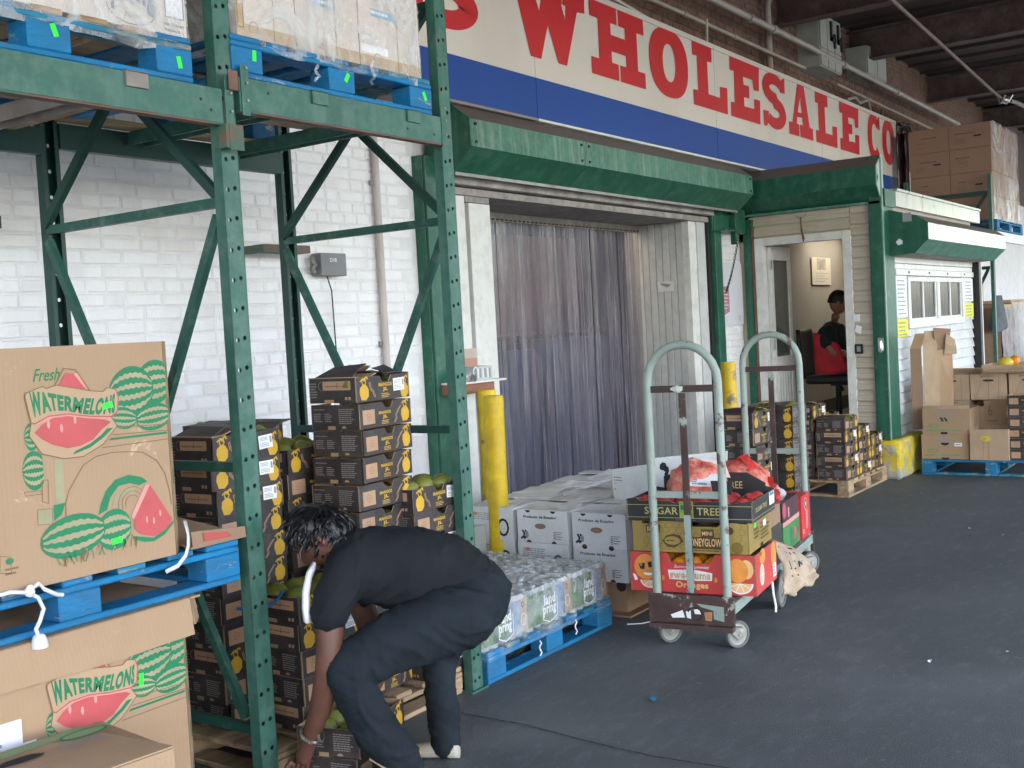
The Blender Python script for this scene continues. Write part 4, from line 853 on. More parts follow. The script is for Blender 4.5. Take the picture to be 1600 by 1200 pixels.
# tall opened carton leaning on the booth siding
e=empty('opened_carton',(11.05,2.93,.9))
def opp(pts,mt,nm): return flap(e,[(x-11.05,y-2.93,z-.9) for x,y,z in pts],mt,nm,.005)
opp([(10.95,2.99,.40),(10.97,2.89,.40),(10.97,2.89,1.17),(10.95,2.99,1.17)],KRAFT3,'side_panel')
opp([(10.95,2.99,1.17),(10.97,2.89,1.17),(11.02,2.86,1.31),(11.0,2.95,1.31)],KRAFT,'side_flap')
opp([(10.98,2.88,.40),(11.06,2.76,.40),(11.06,2.77,1.20),(10.98,2.88,1.20)],KRAFT2,'front_panel')
opp([(10.98,2.88,1.20),(11.06,2.77,1.20),(11.10,2.80,1.33),(11.05,2.88,1.33)],KRAFT2,'top_flap')
opp([(11.06,2.76,.40),(11.16,2.67,.40),(11.17,2.66,1.16),(11.06,2.77,1.14)],KRAFT,'back_panel')
opp([(11.07,2.80,1.12),(11.16,2.68,1.14),(11.15,2.66,1.34),(11.07,2.80,1.36)],KRAFT3,'torn_flap')
opp([(11.10,2.72,1.10),(11.17,2.62,1.10),(11.15,2.63,1.24),(11.12,2.70,1.30)],KRAFT2,'torn_flap')
tag(e,'tall opened brown carton with torn flaps against the white siding','carton')
# far rack with a big wrapped load
FR=empty('pallet_rack',(14.75,3.5,0)); FO=(14.75,3.5,0)
def fp(mb,nm): return hp(mb,nm,FR,FO)
for (x,y) in ((14.72,3.0),(14.72,4.0),(17.2,3.0),(17.2,4.0)):
    b=MB(); b.box(x,x+.075,y-.02,y+.02,0,3.15,RACK); fp(b,'upright')
for y in (2.99,4.0): b=MB(); b.box(14.80,17.2,y-.02,y+.02,2.33,2.45,M('pale_beam',(.62,.64,.64),.4,.1,4)) if y<3.5 else b.box(14.80,17.2,y-.02,y+.02,2.33,2.45,RACKD); fp(b,'beam')
for z in (1.98,2.9): b=MB(); b.box(14.73,14.76,3.03,3.97,z,z+.04,RACKD); fp(b,'brace')
for (y0,z0,y1,z1) in ((3.05,1.98,3.5,1.1),(3.95,1.98,3.5,1.1),(3.05,2.9,3.5,2.2),(3.95,2.9,3.6,2.4)):
    b=MB(); b.obox((14.745,y0,z0),(14.745,y1,z1),.03,.035,RACKD); fp(b,'brace')
for (x0,z0,x1,z1) in ((15.3,1.5,16.4,2.3),(16.2,1.5,17.1,2.3)):
    b=MB(); b.obox((x0,4.03,z0),(x1,4.03,z1),.03,.04,RACKD); fp(b,'brace')
tag(FR,'far green pallet rack beyond the booth carrying a tall wrapped load','pallet rack')
pallet('small blue pallet high on the far rack under wrapped cartons',15.65,3.45,2.455,1.6,1.0,.14,seed=9)
FC=M('far_carton_brown',(.36,.225,.165),.7,.12,3,spot=(.27,.165,.12),spot_amt=.45,spot_scale=3,spot_hard=.2)
k=0
for r in range(4):
    for cidx in range(2):
        for xx in range(3 if cidx==0 else 1):
            y0=3.0+.49*cidx; z0=2.60+r*.30; x0=14.88+xx*.52
            def pf_(px,py,w,wy,h,r=r,c=cidx):
                a=random.Random(r*7+c*3)
                px.fine(w*.1+a.random()*w*.3,w*.3+a.random()*w*.5,h*.6,h*.66,1,INK,1,r+c); 
                if (r+c)%2==0:
                    px.ring(w*.3,h*.4,w*.13,h*.17,.004,LINE); px.text('PREMIUM',w*.2,h*.37,w*.2,h*.08,LINE)
                else: px.rect(w*.6,w*.78,h*.45,h*.52,INK); px.fine(w*.15,w*.4,h*.2,h*.45,4,LINE,1,r)
            cols=['near corner','wall side']
            lb=f"brown carton in the big stack on the far rack, {ORD[3-r]} layer, "+(['at the near corner','second along the front','third along the front'][xx] if cidx==0 else 'on the wall side')
            carton('stacked_carton',x0,x0+.515,y0,y0+.485,z0,z0+.296,FC,lb,'cartons on the far rack',prints=pf_); k+=1
FILM2=M('glare_film',(.75,.77,.78),.25,.2,3,spec=.7,avar=(.12,.9,1.6),bump=.6,bscale=7,spot=(.30,.26,.25),spot_amt=.5,spot_scale=2.2,spot_hard=.06)  # white blotches in the alpha stand in for sky glare on the wrap
b=MB(); vs=[]; n=24; m=12
for j in range(m+1):
    for i in range(n+1):
        x=14.87+1.6*i/n; z=2.56+1.25*j/m; vs.append((x,2.985-.012*abs(noise.noise(Vector((x*5,z*5,1)))),z))
b.add(vs,[(j*(n+1)+i,j*(n+1)+i+1,(j+1)*(n+1)+i+1,(j+1)*(n+1)+i) for j in range(m) for i in range(n)],FILM2)
tag(b.build('stretch_wrap',smooth=True),'shiny plastic wrap over the front of the far rack load','plastic wrap')
b=MB(); vs=[]; n=10; m=12
for j in range(m+1):
    for i in range(n+1):
        y=3.99+.16*i/n; z=2.6+1.2*j/m; vs.append((14.9-.02*noise.noise(Vector((y*9,z*5,3)))-.05*math.sin(i),y,z))
b.add(vs,[(j*(n+1)+i,j*(n+1)+i+1,(j+1)*(n+1)+i+1,(j+1)*(n+1)+i) for j in range(m) for i in range(n)],M('dark_film',(.05,.028,.032),.2,.3,4,bump=.4,bscale=9))
tag(b.build('dark_wrap',smooth=True),'dark plastic wrapped load beside the end of the sign','plastic wrap')
# goods under the far rack
def wrapped(x0,x1,y,z0,z1,label,seed):
    b=MB(); n=8; m=12; vs=[]
    for j in range(m+1):
        for i in range(n+1):
            x=x0+(x1-x0)*i/n; z=z0+(z1-z0)*j/m; vs.append((x,y-.03*abs(noise.noise(Vector((x*6,z*6,seed)))),z))
    b.add(vs,[(j*(n+1)+i,j*(n+1)+i+1,(j+1)*(n+1)+i+1,(j+1)*(n+1)+i) for j in range(m) for i in range(n)],M('grey_wrap',(.30,.26,.25),.25,.35,5,bump=.8,bscale=8))
    b.box(x0,x1,y+.01,y+.8,z0,z1,KRAFT3); b.box(x0+.02,x1-.02,y+.005,y+.5,z1+.001,z1+.04,KRAFT2); tag(b.build('wrapped_stack',smooth=True),label,'wrapped goods')
wrapped(15.9,16.75,3.15,.15,1.50,'plastic wrapped stack beside the hanging jacket under the far rack',2)
wrapped(16.8,18.2,3.2,.15,1.56,'second plastic wrapped stack farther along the far rack',6)
b=MB(); b.box(15.9,17.6,3.72,3.75,1.56,1.92,M('mustard_card',(.50,.31,.13),.8,.1,4)); p=PR(b,(15.9,3.72,1.56),(1,0,0),(0,0,1),(0,-1,0))
for r in range(6): p.fine(.3,1.4,.06+r*.045,.085+r*.045,1,LINE,1,r+3)
tag(b.build('cardboard_sheet'),'mustard cardboard sheet with printed lines behind the far rack braces','cardboard')
b=MB(); n=12; m=10; vs=[]
for j in range(m+1):
    t=j/m
    for i in range(n+1):
        a=2*math.pi*i/n; r=.10+.12*t+.02*math.sin(5*a)*t+.03*math.sin(2*a+1)*t; vs.append((15.55+r*1.5*math.cos(a),3.12+.5*r*math.sin(a),1.66-.44*t-.03*t*math.sin(a*2+.6)))
b.add(vs,[(j*(n+1)+i,j*(n+1)+i+1,(j+1)*(n+1)+i+1,(j+1)*(n+1)+i) for j in range(m) for i in range(n)],M('jacket_grey',(.11,.125,.14),.85,.25,6,bump=.4,bscale=14))
tag(b.build('hanging_jacket',smooth=True),'grey jacket hanging on a post of the far rack','jacket')
e=empty('blue_hand_truck',(17.1,2.9,.6)); b=MB(); b.tube([(-.18,0,.2),(-.2,0,.75),(-.12,0,.9),(.1,0,.92),(.2,0,.8),(.2,0,.2),(.1,-.02,.05),(-.1,-.02,.08),(-.18,0,.2)],.03,M('dark_tube',(.05,.06,.09),.4,.2,5),8); b.build('frame',e,smooth=True)
b=MB(); b.box(-.05,.1,-.01,.02,.3,.85,M('blue_plate',(.06,.12,.22),.4,.2,5)); b.build('plate',e); b=MB(); b.box(-.25,.22,-.06,.06,-.6,.05,BLACK); b.build('base',e)
tag(e,'dark blue hand truck at the right edge below the far rack','hand truck')
# flat artwork of the melon bins, metres on the bin face
ART={
'ribbon':[(0.1945,0.5373),(0.2,0.5458),(0.2511,0.5608),(0.262,0.5536),(0.2928,0.5614),(0.4028,0.5369),(0.4456,0.5313),(0.4603,0.5421),(0.4891,0.5351),(0.4966,0.5105),(0.4891,0.4678),(0.4669,0.4554),(0.3966,0.4622),(0.3241,0.476),(0.263,0.4749),(0.2195,0.4579),(0.2085,0.4608)],
'slice_top':[(0.2956,0.552),(0.3116,0.5738),(0.3287,0.5948),(0.3517,0.5905),(0.3635,0.5749),(0.3899,0.5426)],
'slice_side':[(0.3517,0.5905),(0.3648,0.5911),(0.3952,0.5422),(0.3899,0.5426),(0.3635,0.5749)],
'outl_top':[(0.2903,0.5616),(0.3221,0.6076),(0.3604,0.6007),(0.4028,0.5369)],
'half':[(0.216,0.4331),(0.2414,0.4543),(0.2776,0.469),(0.3237,0.4714),(0.3962,0.4575),(0.4496,0.4475),(0.4655,0.4388),(0.4308,0.4185),(0.4016,0.3933),(0.3578,0.3795),(0.3159,0.3775),(0.2712,0.3919),(0.2379,0.4117)],
'rindhalf':[(0.4723,0.4213),(0.4342,0.3943),(0.389,0.3711),(0.3298,0.3572),(0.3411,0.3675),(0.39,0.3828),(0.4296,0.4044),(0.4502,0.4212)],
'outl_half':[(0.2085,0.4608),(0.1998,0.425),(0.2346,0.3713),(0.3033,0.349),(0.3658,0.3481),(0.4326,0.3755),(0.4866,0.4247),(0.4669,0.4554)],
'hl':[(0.263,0.4749),(0.3241,0.476),(0.3966,0.4622),(0.4669,0.4554),(0.4663,0.4493),(0.3961,0.4561),(0.3236,0.4701),(0.2675,0.4686),(0.2242,0.4547),(0.2195,0.4579)],
'fender':[(0.2958,0.1837),(0.2978,0.2204),(0.311,0.2554),(0.3637,0.3226),(0.4082,0.3428),(0.4634,0.3479),(0.5194,0.3435),(0.5708,0.3358),(0.6214,0.3037),(0.648,0.2601),(0.6614,0.2027),(0.6641,0.1618)],
'rs':[(0.5887,0.2335),(0.6631,0.1139),(0.6461,0.0941),(0.6145,0.0796),(0.59,0.0731),(0.544,0.0875),(0.5215,0.1087),(0.522,0.1356)],
'rs_side':[(0.5712,0.236),(0.5887,0.2335),(0.522,0.1356),(0.5145,0.1491)],
'rs_rind':[(0.5161,0.0867),(0.5895,0.0682),(0.6394,0.0877),(0.669,0.1104),(0.6649,0.0984),(0.632,0.0714),(0.5886,0.0569),(0.5536,0.062),(0.5254,0.0737)],
'tyre_o':[(0.4019,0.1705),(0.4127,0.202),(0.4321,0.2372),(0.4677,0.2656),(0.5135,0.2737),(0.5587,0.2615),(0.5807,0.2446)],
'tyre_i':[(0.4317,0.1799),(0.4468,0.2158),(0.4771,0.2449),(0.5171,0.2478),(0.5507,0.2366)],
'hub_o':[(0.4499,0.1865),(0.4637,0.218),(0.4931,0.2338),(0.5273,0.2327),(0.5501,0.2145)],
'hub_i':[(0.4694,0.1857),(0.4825,0.2078),(0.5087,0.2159),(0.5368,0.2092)],
'rail1':[(0.4641,0.4222),(0.667,0.4127)],
'rail2':[(0.4678,0.4002),(0.6684,0.3934)],
'rail3':[(0.4319,0.366),(0.6661,0.366)],
'railg':[(0.4554,0.3848),(0.6645,0.3828),(0.6651,0.3897),(0.4615,0.3913)],
'lampbox':[(0.2095,0.2164),(0.254,0.2128),(0.2529,0.169),(0.2075,0.1738)],
'post':[(0.2739,0.3504),(0.3008,0.3493),(0.2958,0.2277),(0.2668,0.2277)],
'gpost':[(0.2598,0.2219),(0.298,0.2227),(0.2825,0.1906),(0.2585,0.1763)],
'lamp':[(0.2295,0.2972),(0.2483,0.2959),(0.2453,0.2288),(0.226,0.2364)],
'pipe_':[(0.1727,0.2717),(0.2261,0.2682),(0.2264,0.2591),(0.1766,0.26)],
'box':[(0.0887,0.109),(0.1184,0.1009),(0.1181,0.0566),(0.0848,0.0615)],
'fresh0':[(0.2246,0.5798),(0.2958,0.5978)],
'text_t':[(0.2076,0.5506),(0.2538,0.5452),(0.3182,0.5296),(0.3904,0.5168),(0.4443,0.5147),(0.4865,0.5243)],
'text_b':[(0.2134,0.472),(0.2639,0.4862),(0.3145,0.4852),(0.3759,0.4702),(0.4291,0.4638),(0.4798,0.4638)],
'm_b':[(0.3157,0.1245),(0.213,0.1388),(0.4241,0.1093),(0.3156,0.1859),(0.3106,0.0625)],
'm_b2':[(0.4526,0.1186),(0.3957,0.1288),(0.5139,0.1077),(0.4578,0.1804),(0.4504,0.0588)],
'm_a':[(0.546,0.5235),(0.4648,0.5298),(0.6275,0.5172),(0.5492,0.5963),(0.539,0.4412)],
'm_c':[(0.633,0.5466),(0.5656,0.5514),(0.7026,0.5417),(0.6384,0.6109),(0.6267,0.4725)],
'm_d':[(0.5109,0.4464),(0.4665,0.4507),(0.5622,0.4414),(0.5136,0.4776),(0.5079,0.4104)],
'm_e':[(0.621,0.4407),(0.5626,0.4463),(0.6934,0.4338),(0.6246,0.4826),(0.6175,0.3988)],
'm_l':[(0.2088,0.3272),(0.1729,0.3321),(0.2455,0.3222),(0.2134,0.3829),(0.2042,0.2715)],
'm_l2':[(0.2068,0.4219),(0.1852,0.4243),(0.2287,0.4195),(0.2097,0.4576),(0.2034,0.3796)],
'clipR':[(0.6751,0.5437),(0.6641,0.414)],
'st1':[(0.4592,0.4968)],
'st2':[(0.4233,0.099)],
}
# ================================================================= PALLET RACK
RK=empty('pallet_rack',(3.24,3.5,0)); RO=(3.24,3.5,0)
def rp(mb,nm,par=RK,**k): return hp(mb,nm,par,RO,**k)
def upright_mesh(face_front,mat,z1=3.35):
    """C-section column with punched holes; face plane y=0, flanges run back (face_front) along +y"""
    b=MB(); w=.075; s=.1016; d=.045; r=.0085
    z=0
    def seg(z0):
        hs=[(-.018,z0+.045),(.014,z0+.052)]
        outer=[(-w/2,z0),(w/2,z0),(w/2,z0+s),(-w/2,z0+s)]
        # split the strip in two halves, each with one octagonal hole
        for (x0,x1,h) in ((-w/2,-.002,hs[0]),(-.002,w/2,hs[1])):
            oc=[(h[0]+r*math.cos(rad(22.5+45*k)),h[1]+r*math.sin(rad(22.5+45*k))) for k in range(8)]
            sq=[(x1,h[1]),(x1,z0+s),(h[0],z0+s),(x0,z0+s),(x0,h[1]),(x0,z0),(h[0],z0),(x1,z0)]
            vs=[(a,0,c) for a,c in sq]+[(a,0,c) for a,c in oc]+[(a,.004,c) for a,c in oc]
            # octagon starts at 22.5deg; pair each octagon edge with square point
            fs=[]
            for k in range(8):
                k2=(k+1)%8
                fs.append((k,8+(k-1)%8,8+k)); fs.append((k,8+k,k2))
                fs.append((8+k,8+(k-1)%8,16+(k-1)%8,16+k))
            b.add(vs,[f[::-1] for f in fs],mat)
    while z<z1-1e-6: seg(z); z+=s
    H=z
    b.box(-w/2,-w/2+.003,.0,d,0,H,mat); b.box(w/2-.003,w/2,.0,d,0,H,mat)
    b.box(-w/2+.003,-w/2+.018,d-.003,d,0,H,mat); b.box(w/2-.018,w/2-.003,d-.003,d,0,H,mat)
    return b.mesh('upright')
UF=upright_mesh(True,RACK); UR_=upright_mesh(True,RACKD)
for x in (1.30,2.63,3.838):
    inst(UF,'upright',RK,(x-3.24,2.935-3.5,0))
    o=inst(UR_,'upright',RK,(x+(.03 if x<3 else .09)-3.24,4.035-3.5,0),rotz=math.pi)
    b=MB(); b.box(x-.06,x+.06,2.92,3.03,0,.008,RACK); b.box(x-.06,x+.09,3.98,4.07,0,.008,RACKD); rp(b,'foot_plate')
BRC=M('rack_brace_green',(.022,.092,.07),.5,.16,5,spot=(.08,.15,.12),spot_amt=.45,spot_scale=9,bump=.1)
def brace(x,a,c,m=BRC): 
    b=MB(); b.obox((x,a[0],a[1]),(x,c[0],c[1]),.026,.034,m); rp(b,'brace')
for x in (2.635,3.90):
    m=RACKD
    for z in (.21,1.132,2.043,2.972): brace(x,(2.975,z),(4.0,z))
    brace(x-.012,(3.99,2.0),(3.52,1.12)); brace(x+.012,(3.03,2.0),(3.50,1.12)); brace(x-.012,(3.03,.25),(3.50,1.12)); brace(x+.012,(3.99,.25),(3.52,1.12))
    brace(x-.014,(4.0,2.06),(3.04,2.95),m); brace(x+.014,(3.03,2.07),(3.99,2.95),m)
def beam(x0,x1,y,z0,z1,m,holes=()):
    b=MB(); b.box(x0,x1,y-.02,y+.02,z0,z1,m)
    for x in (x0-.0,x1):
        sx=1 if x==x0 else -1
    for hx,hz in holes: b.tube([(hx,y-.0205,hz),(hx,y-.0215,hz)],.006,INK,8)
    return rp(b,'beam',bevel=.004)
beam(1.34,2.591,2.93,2.292,2.405,RACK,((2.5,2.36),(2.54,2.33)))
beam(2.668,3.80,2.93,2.348,2.458,RACK,((2.80,2.42),(3.55,2.385),(3.72,2.38)))
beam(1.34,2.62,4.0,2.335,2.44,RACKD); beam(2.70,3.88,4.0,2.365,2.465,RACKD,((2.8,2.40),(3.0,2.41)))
b=MB(); b.box(1.34,2.591,2.912,2.95,2.286,2.2915,PRIMER); b.box(2.668,3.80,2.912,2.95,2.342,2.3475,PRIMER); rp(b,'beam_lip')
# beam end connectors with bolts
for x,z,m in ((2.615,2.285,RACK),(2.690,2.33,RACK),(3.785,2.335,RACK)):
    b=MB(); b.box(x-.014,x+.02,2.9065,2.909,z,z+.17,m)
    for q in (.05,.11,.16): b.ball((x+.01,2.902,z+q),.006,GALV,(1,.6,1),8,5)
    rp(b,'beam_connector')
b=MB(); b.box(2.585,2.60,2.895,2.934,2.21,2.29,PRIMER); b.box(2.60,2.66,2.893,2.8965,2.205,2.29,PRIMER); rp(b,'repair_angle')
b=MB(); b.box(2.61,2.65,2.893,2.8965,2.405,2.47,PRIMER); rp(b,'repair_angle')
for y,x in ((3.05,0),):
    pass
for x in (2.25,3.05,3.585):      # pallet supports lying across the beams, hooked over the front
    z=2.405 if x<2.6 else 2.458; m=M('support_grey',(.28,.24,.22),.6,.2,9) if x<2.6 else RACK
    b=MB(); b.box(x-.04,x+.04,2.900,2.9085,z-.045,z+.003,m); b.box(x-.04,x+.04,2.9,4.03,z+.0005,z+.0045,m); b.box(x-.04,x-.034,2.955,3.97,z-.05,z,m); b.box(x+.034,x+.04,2.955,3.97,z-.05,z,m); rp(b,'pallet_support')
for x0,x1,z in ((1.5,2.4,2.40),):
    pass
tag(RK,'tall green perforated pallet rack holding wrapped loads against the white brick wall','pallet rack')
# wooden boards seen from below on the beams
for i,(x,z) in enumerate(((1.62,2.41),(1.85,2.41),(2.45,2.41))):
    pass
# ---- upper pallets and wrapped loads
PL_BOX=M('wrapped_carton_pinkish',(.66,.58,.53),.55,.05,2)
PL_BOX2=M('wrapped_carton_kraft',(.52,.36,.20),.7,.08,4)
P1=pallet('blue pallet with fluorescent tags on the upper left rack beam',1.975,3.44,2.41,1.03,1.03,.145,seed=12,raw=.25,group='pallets on the upper rack level')
P2=pallet('chipped blue pallet with bare wood patches on the upper right rack beam',3.20,3.44,2.463,1.08,1.03,.145,seed=31,group='pallets on the upper rack level',raw=.5,mat2=BLUE2)
def fluo(par,off,pts):
    for (x,y,z,a) in pts:
        b=MB(); c,s=math.cos(a)*.019,math.sin(a)*.019; e,f=-math.sin(a)*.009,math.cos(a)*.009
        q=Vector((x,y,z))-Vector(off)
        b.add([q+Vector((s1*c+s2*e,0,s1*s+s2*f)) for s1,s2 in ((-1,-1),(1,-1),(1,1),(-1,1))],[(0,1,2,3)],FLUO); b.build('price_tag',par)
fluo(P1,P1.location,((1.99,2.9235,2.49,1.9),(2.435,2.9235,2.47,1.75)))
fluo(P2,P2.location,((2.76,2.9235,2.545,1.5),(3.225,2.9235,2.54,1.0),(3.69,2.9235,2.535,2.0)))
def spring(px,py,wx,wy,h):
    BL=flat('faded_blue_ink',(.17,.22,.27))
    py.text('Spring',.685,.045,.21,.12,BL,1,bold=.04)
    py.ring(.80,.062,.09,.052,.004,BL,1,24,180,360); py.text('1845',.775,.030,.06,.016,GREYINK,2)
    py.fine(wy*.05,wy*.5,.02,.06,2,M('faint_ink',(.5,.42,.38),.6),1,2)
    py.rect(wy*.92,wy*.99,.06,.16,PAPER,1); py.line([(wy*.92,.06),(wy*.99,.06),(wy*.99,.16),(wy*.92,.16),(wy*.92,.06)],.004,GREYINK,2)
    py.fine(wy*.91,wy*.99,.01,.045,2,GREYINK,2,5); py.ring(wy*.45,.07,.05,.03,.002,M('faint_ink',(.5,.42,.38),.6),1)
carton('wrapped_carton',1.48,2.49,2.945,3.92,2.556,3.3,PL_BOX,'big pale carton printed Spring on the upper left blue pallet',prints=spring)
def film(nm,x0,x1,y0,y1,z0,z1,label,seed,skirt=.03,mat=None):
    b=MB(); P=[]; n=40; m=16
    per=[(x0,y1),(x0,y0),(x1,y0),(x1,y1)]
    L=[0]; 
    for i in range(3): L.append(L[-1]+(Vector(per[i+1])-Vector(per[i])).length)
    for j in range(m+1):
        z=z0+(z1-z0)*j/m
        for i in range(n+1):
            d=L[-1]*i/n; k=max(q for q in range(3) if L[q]<=d+1e-9); k=min(k,2); t=(d-L[k])/(L[k+1]-L[k]); q=Vector(per[k]).lerp(Vector(per[k+1]),t)
            nrm=[Vector((-1,0)),Vector((0,-1)),Vector((1,0))][k]
            wob=.008+.014*abs(noise.noise(Vector((d*6,z*5,seed))))+ (skirt*max(0,1-j/3)*abs(noise.noise(Vector((d*9,seed,0)))))
            q=q+nrm*wob; zz=z + (0.03*noise.noise(Vector((d*7,seed,5))) if j==0 else 0)
            P.append((q.x,q.y,zz))
    b.add(P,[(j*(n+1)+i,j*(n+1)+i+1,(j+1)*(n+1)+i+1,(j+1)*(n+1)+i) for j in range(m) for i in range(n)],mat or FILM)
    return tag(b.build(nm,smooth=True),label,'plastic wrap')
film('stretch_wrap',1.47,2.495,2.94,3.93,2.50,3.28,'clear stretch wrap round the Spring carton on the upper left pallet',3,skirt=.02)
xs=[2.705,2.985,3.045,3.325,3.645,3.70]
xs=[2.705,2.99,3.33,3.70]
for i in range(3):
    def pr_(px,py,wx,wy,h,i=i):
        BL=flat('faded_blue_ink2',(.25,.42,.55)); py.rect(0,wy,0,.045,M('carton_base_band',(.50,.37,.25),.7,.1,5),1)
        py.ring(wy*.28,.035,.022,.022,.003,GREYINK,2)
        if i==0: py.rect(.0,.035,.02,.2,PL_BOX2,1.5); py.line([(.006,.03),(.03,.03),(.03,.17),(.006,.17),(.006,.03)],.003,LINE,2)
        if i!=0: py.rect(wy*.2,wy*.62,.16+.02*i,.19+.02*i,BL,1); py.fine(wy*.2,wy*.62,.165+.02*i,.19+.02*i,1,PAPER,2,i)
        if i==2: py.rect(wy*.02,wy*.45,.055,.085,PAPER,1)
        py.line([(wy*.62,.0),(wy*.62,h)],.0025,LINE,2)
    carton('wrapped_carton',xs[i]+.003,xs[i+1]-.003,2.945,3.9,2.612,3.3,PL_BOX,['pale carton at the left end of the upper right pallet load','pale carton in the middle of the upper right pallet load','pale carton at the right end of the upper right pallet load'][i],'cartons on the upper right pallet',prints=pr_)
film('stretch_wrap',2.70,3.705,2.94,3.91,2.57,3.28,'torn stretch wrap round the three pale cartons on the upper right pallet',8,skirt=.03)
b=MB()
for (x,z0,z1,s) in ((3.05,2.56,2.50,1),(3.36,2.62,2.53,2)):
    b.tube([(x+.012*math.sin(k*1.7+s),2.915-.004*k%.01,z0+(z1-z0)*k/6) for k in range(7)],.006,FILM,5)
tag(b.build('wrap_tail'),'torn tails of clear film hanging over the upper right pallet','plastic wrap')
# ================================================================= MELON BINS
GKR=MATS['kraft_card']
def melon(p,c,rx,ry,l,clip=None,n=4,seed=0,tilt=0.0):
    """striped melon: green outline disc, kraft stripes between ragged dark bands"""
    rg=random.Random(seed); N_=24
    def cl(pts): return [(min(u,clip) if clip else u,v) for u,v in pts]
    el=lambda t: (c[0]+rx*math.cos(t),c[1]+ry*math.sin(t)+tilt*rx*math.cos(t))
    p.poly(cl([el(2*math.pi*k/N_) for k in range(N_)]),WMGREEN,l)
    for s in range(n):       # pale stripes, ragged edges
        f0=-.82+1.7*(s+.18)/n; f1=-.82+1.7*(s+.70)/n; up=[];dn=[]
        for k in range(17):
            t=-.93+1.86*k/16; w=math.sqrt(max(0,1-t*t)); jag=.07*rg.random()
            up.append((c[0]+rx*t,c[1]+tilt*rx*t+ry*w*(f1+(-1)**k*.03)-jag*ry*.4)); dn.append((c[0]+rx*t,c[1]+tilt*rx*t+ry*w*(f0+(-1)**k*.03)+jag*ry*.4))
        up=cl(up); dn=cl(dn)
        for k in range(16): 
            if up[k][0]<up[k+1][0]-1e-6: p.poly([dn[k],dn[k+1],up[k+1],up[k]],PALEG,l+.5)
PALEG=M('pale_melon_ink',(.36,.33,.20),.7,.12,7)
CARDP=M('kraft_print_ground',(.47,.32,.20),.78,.06,4)
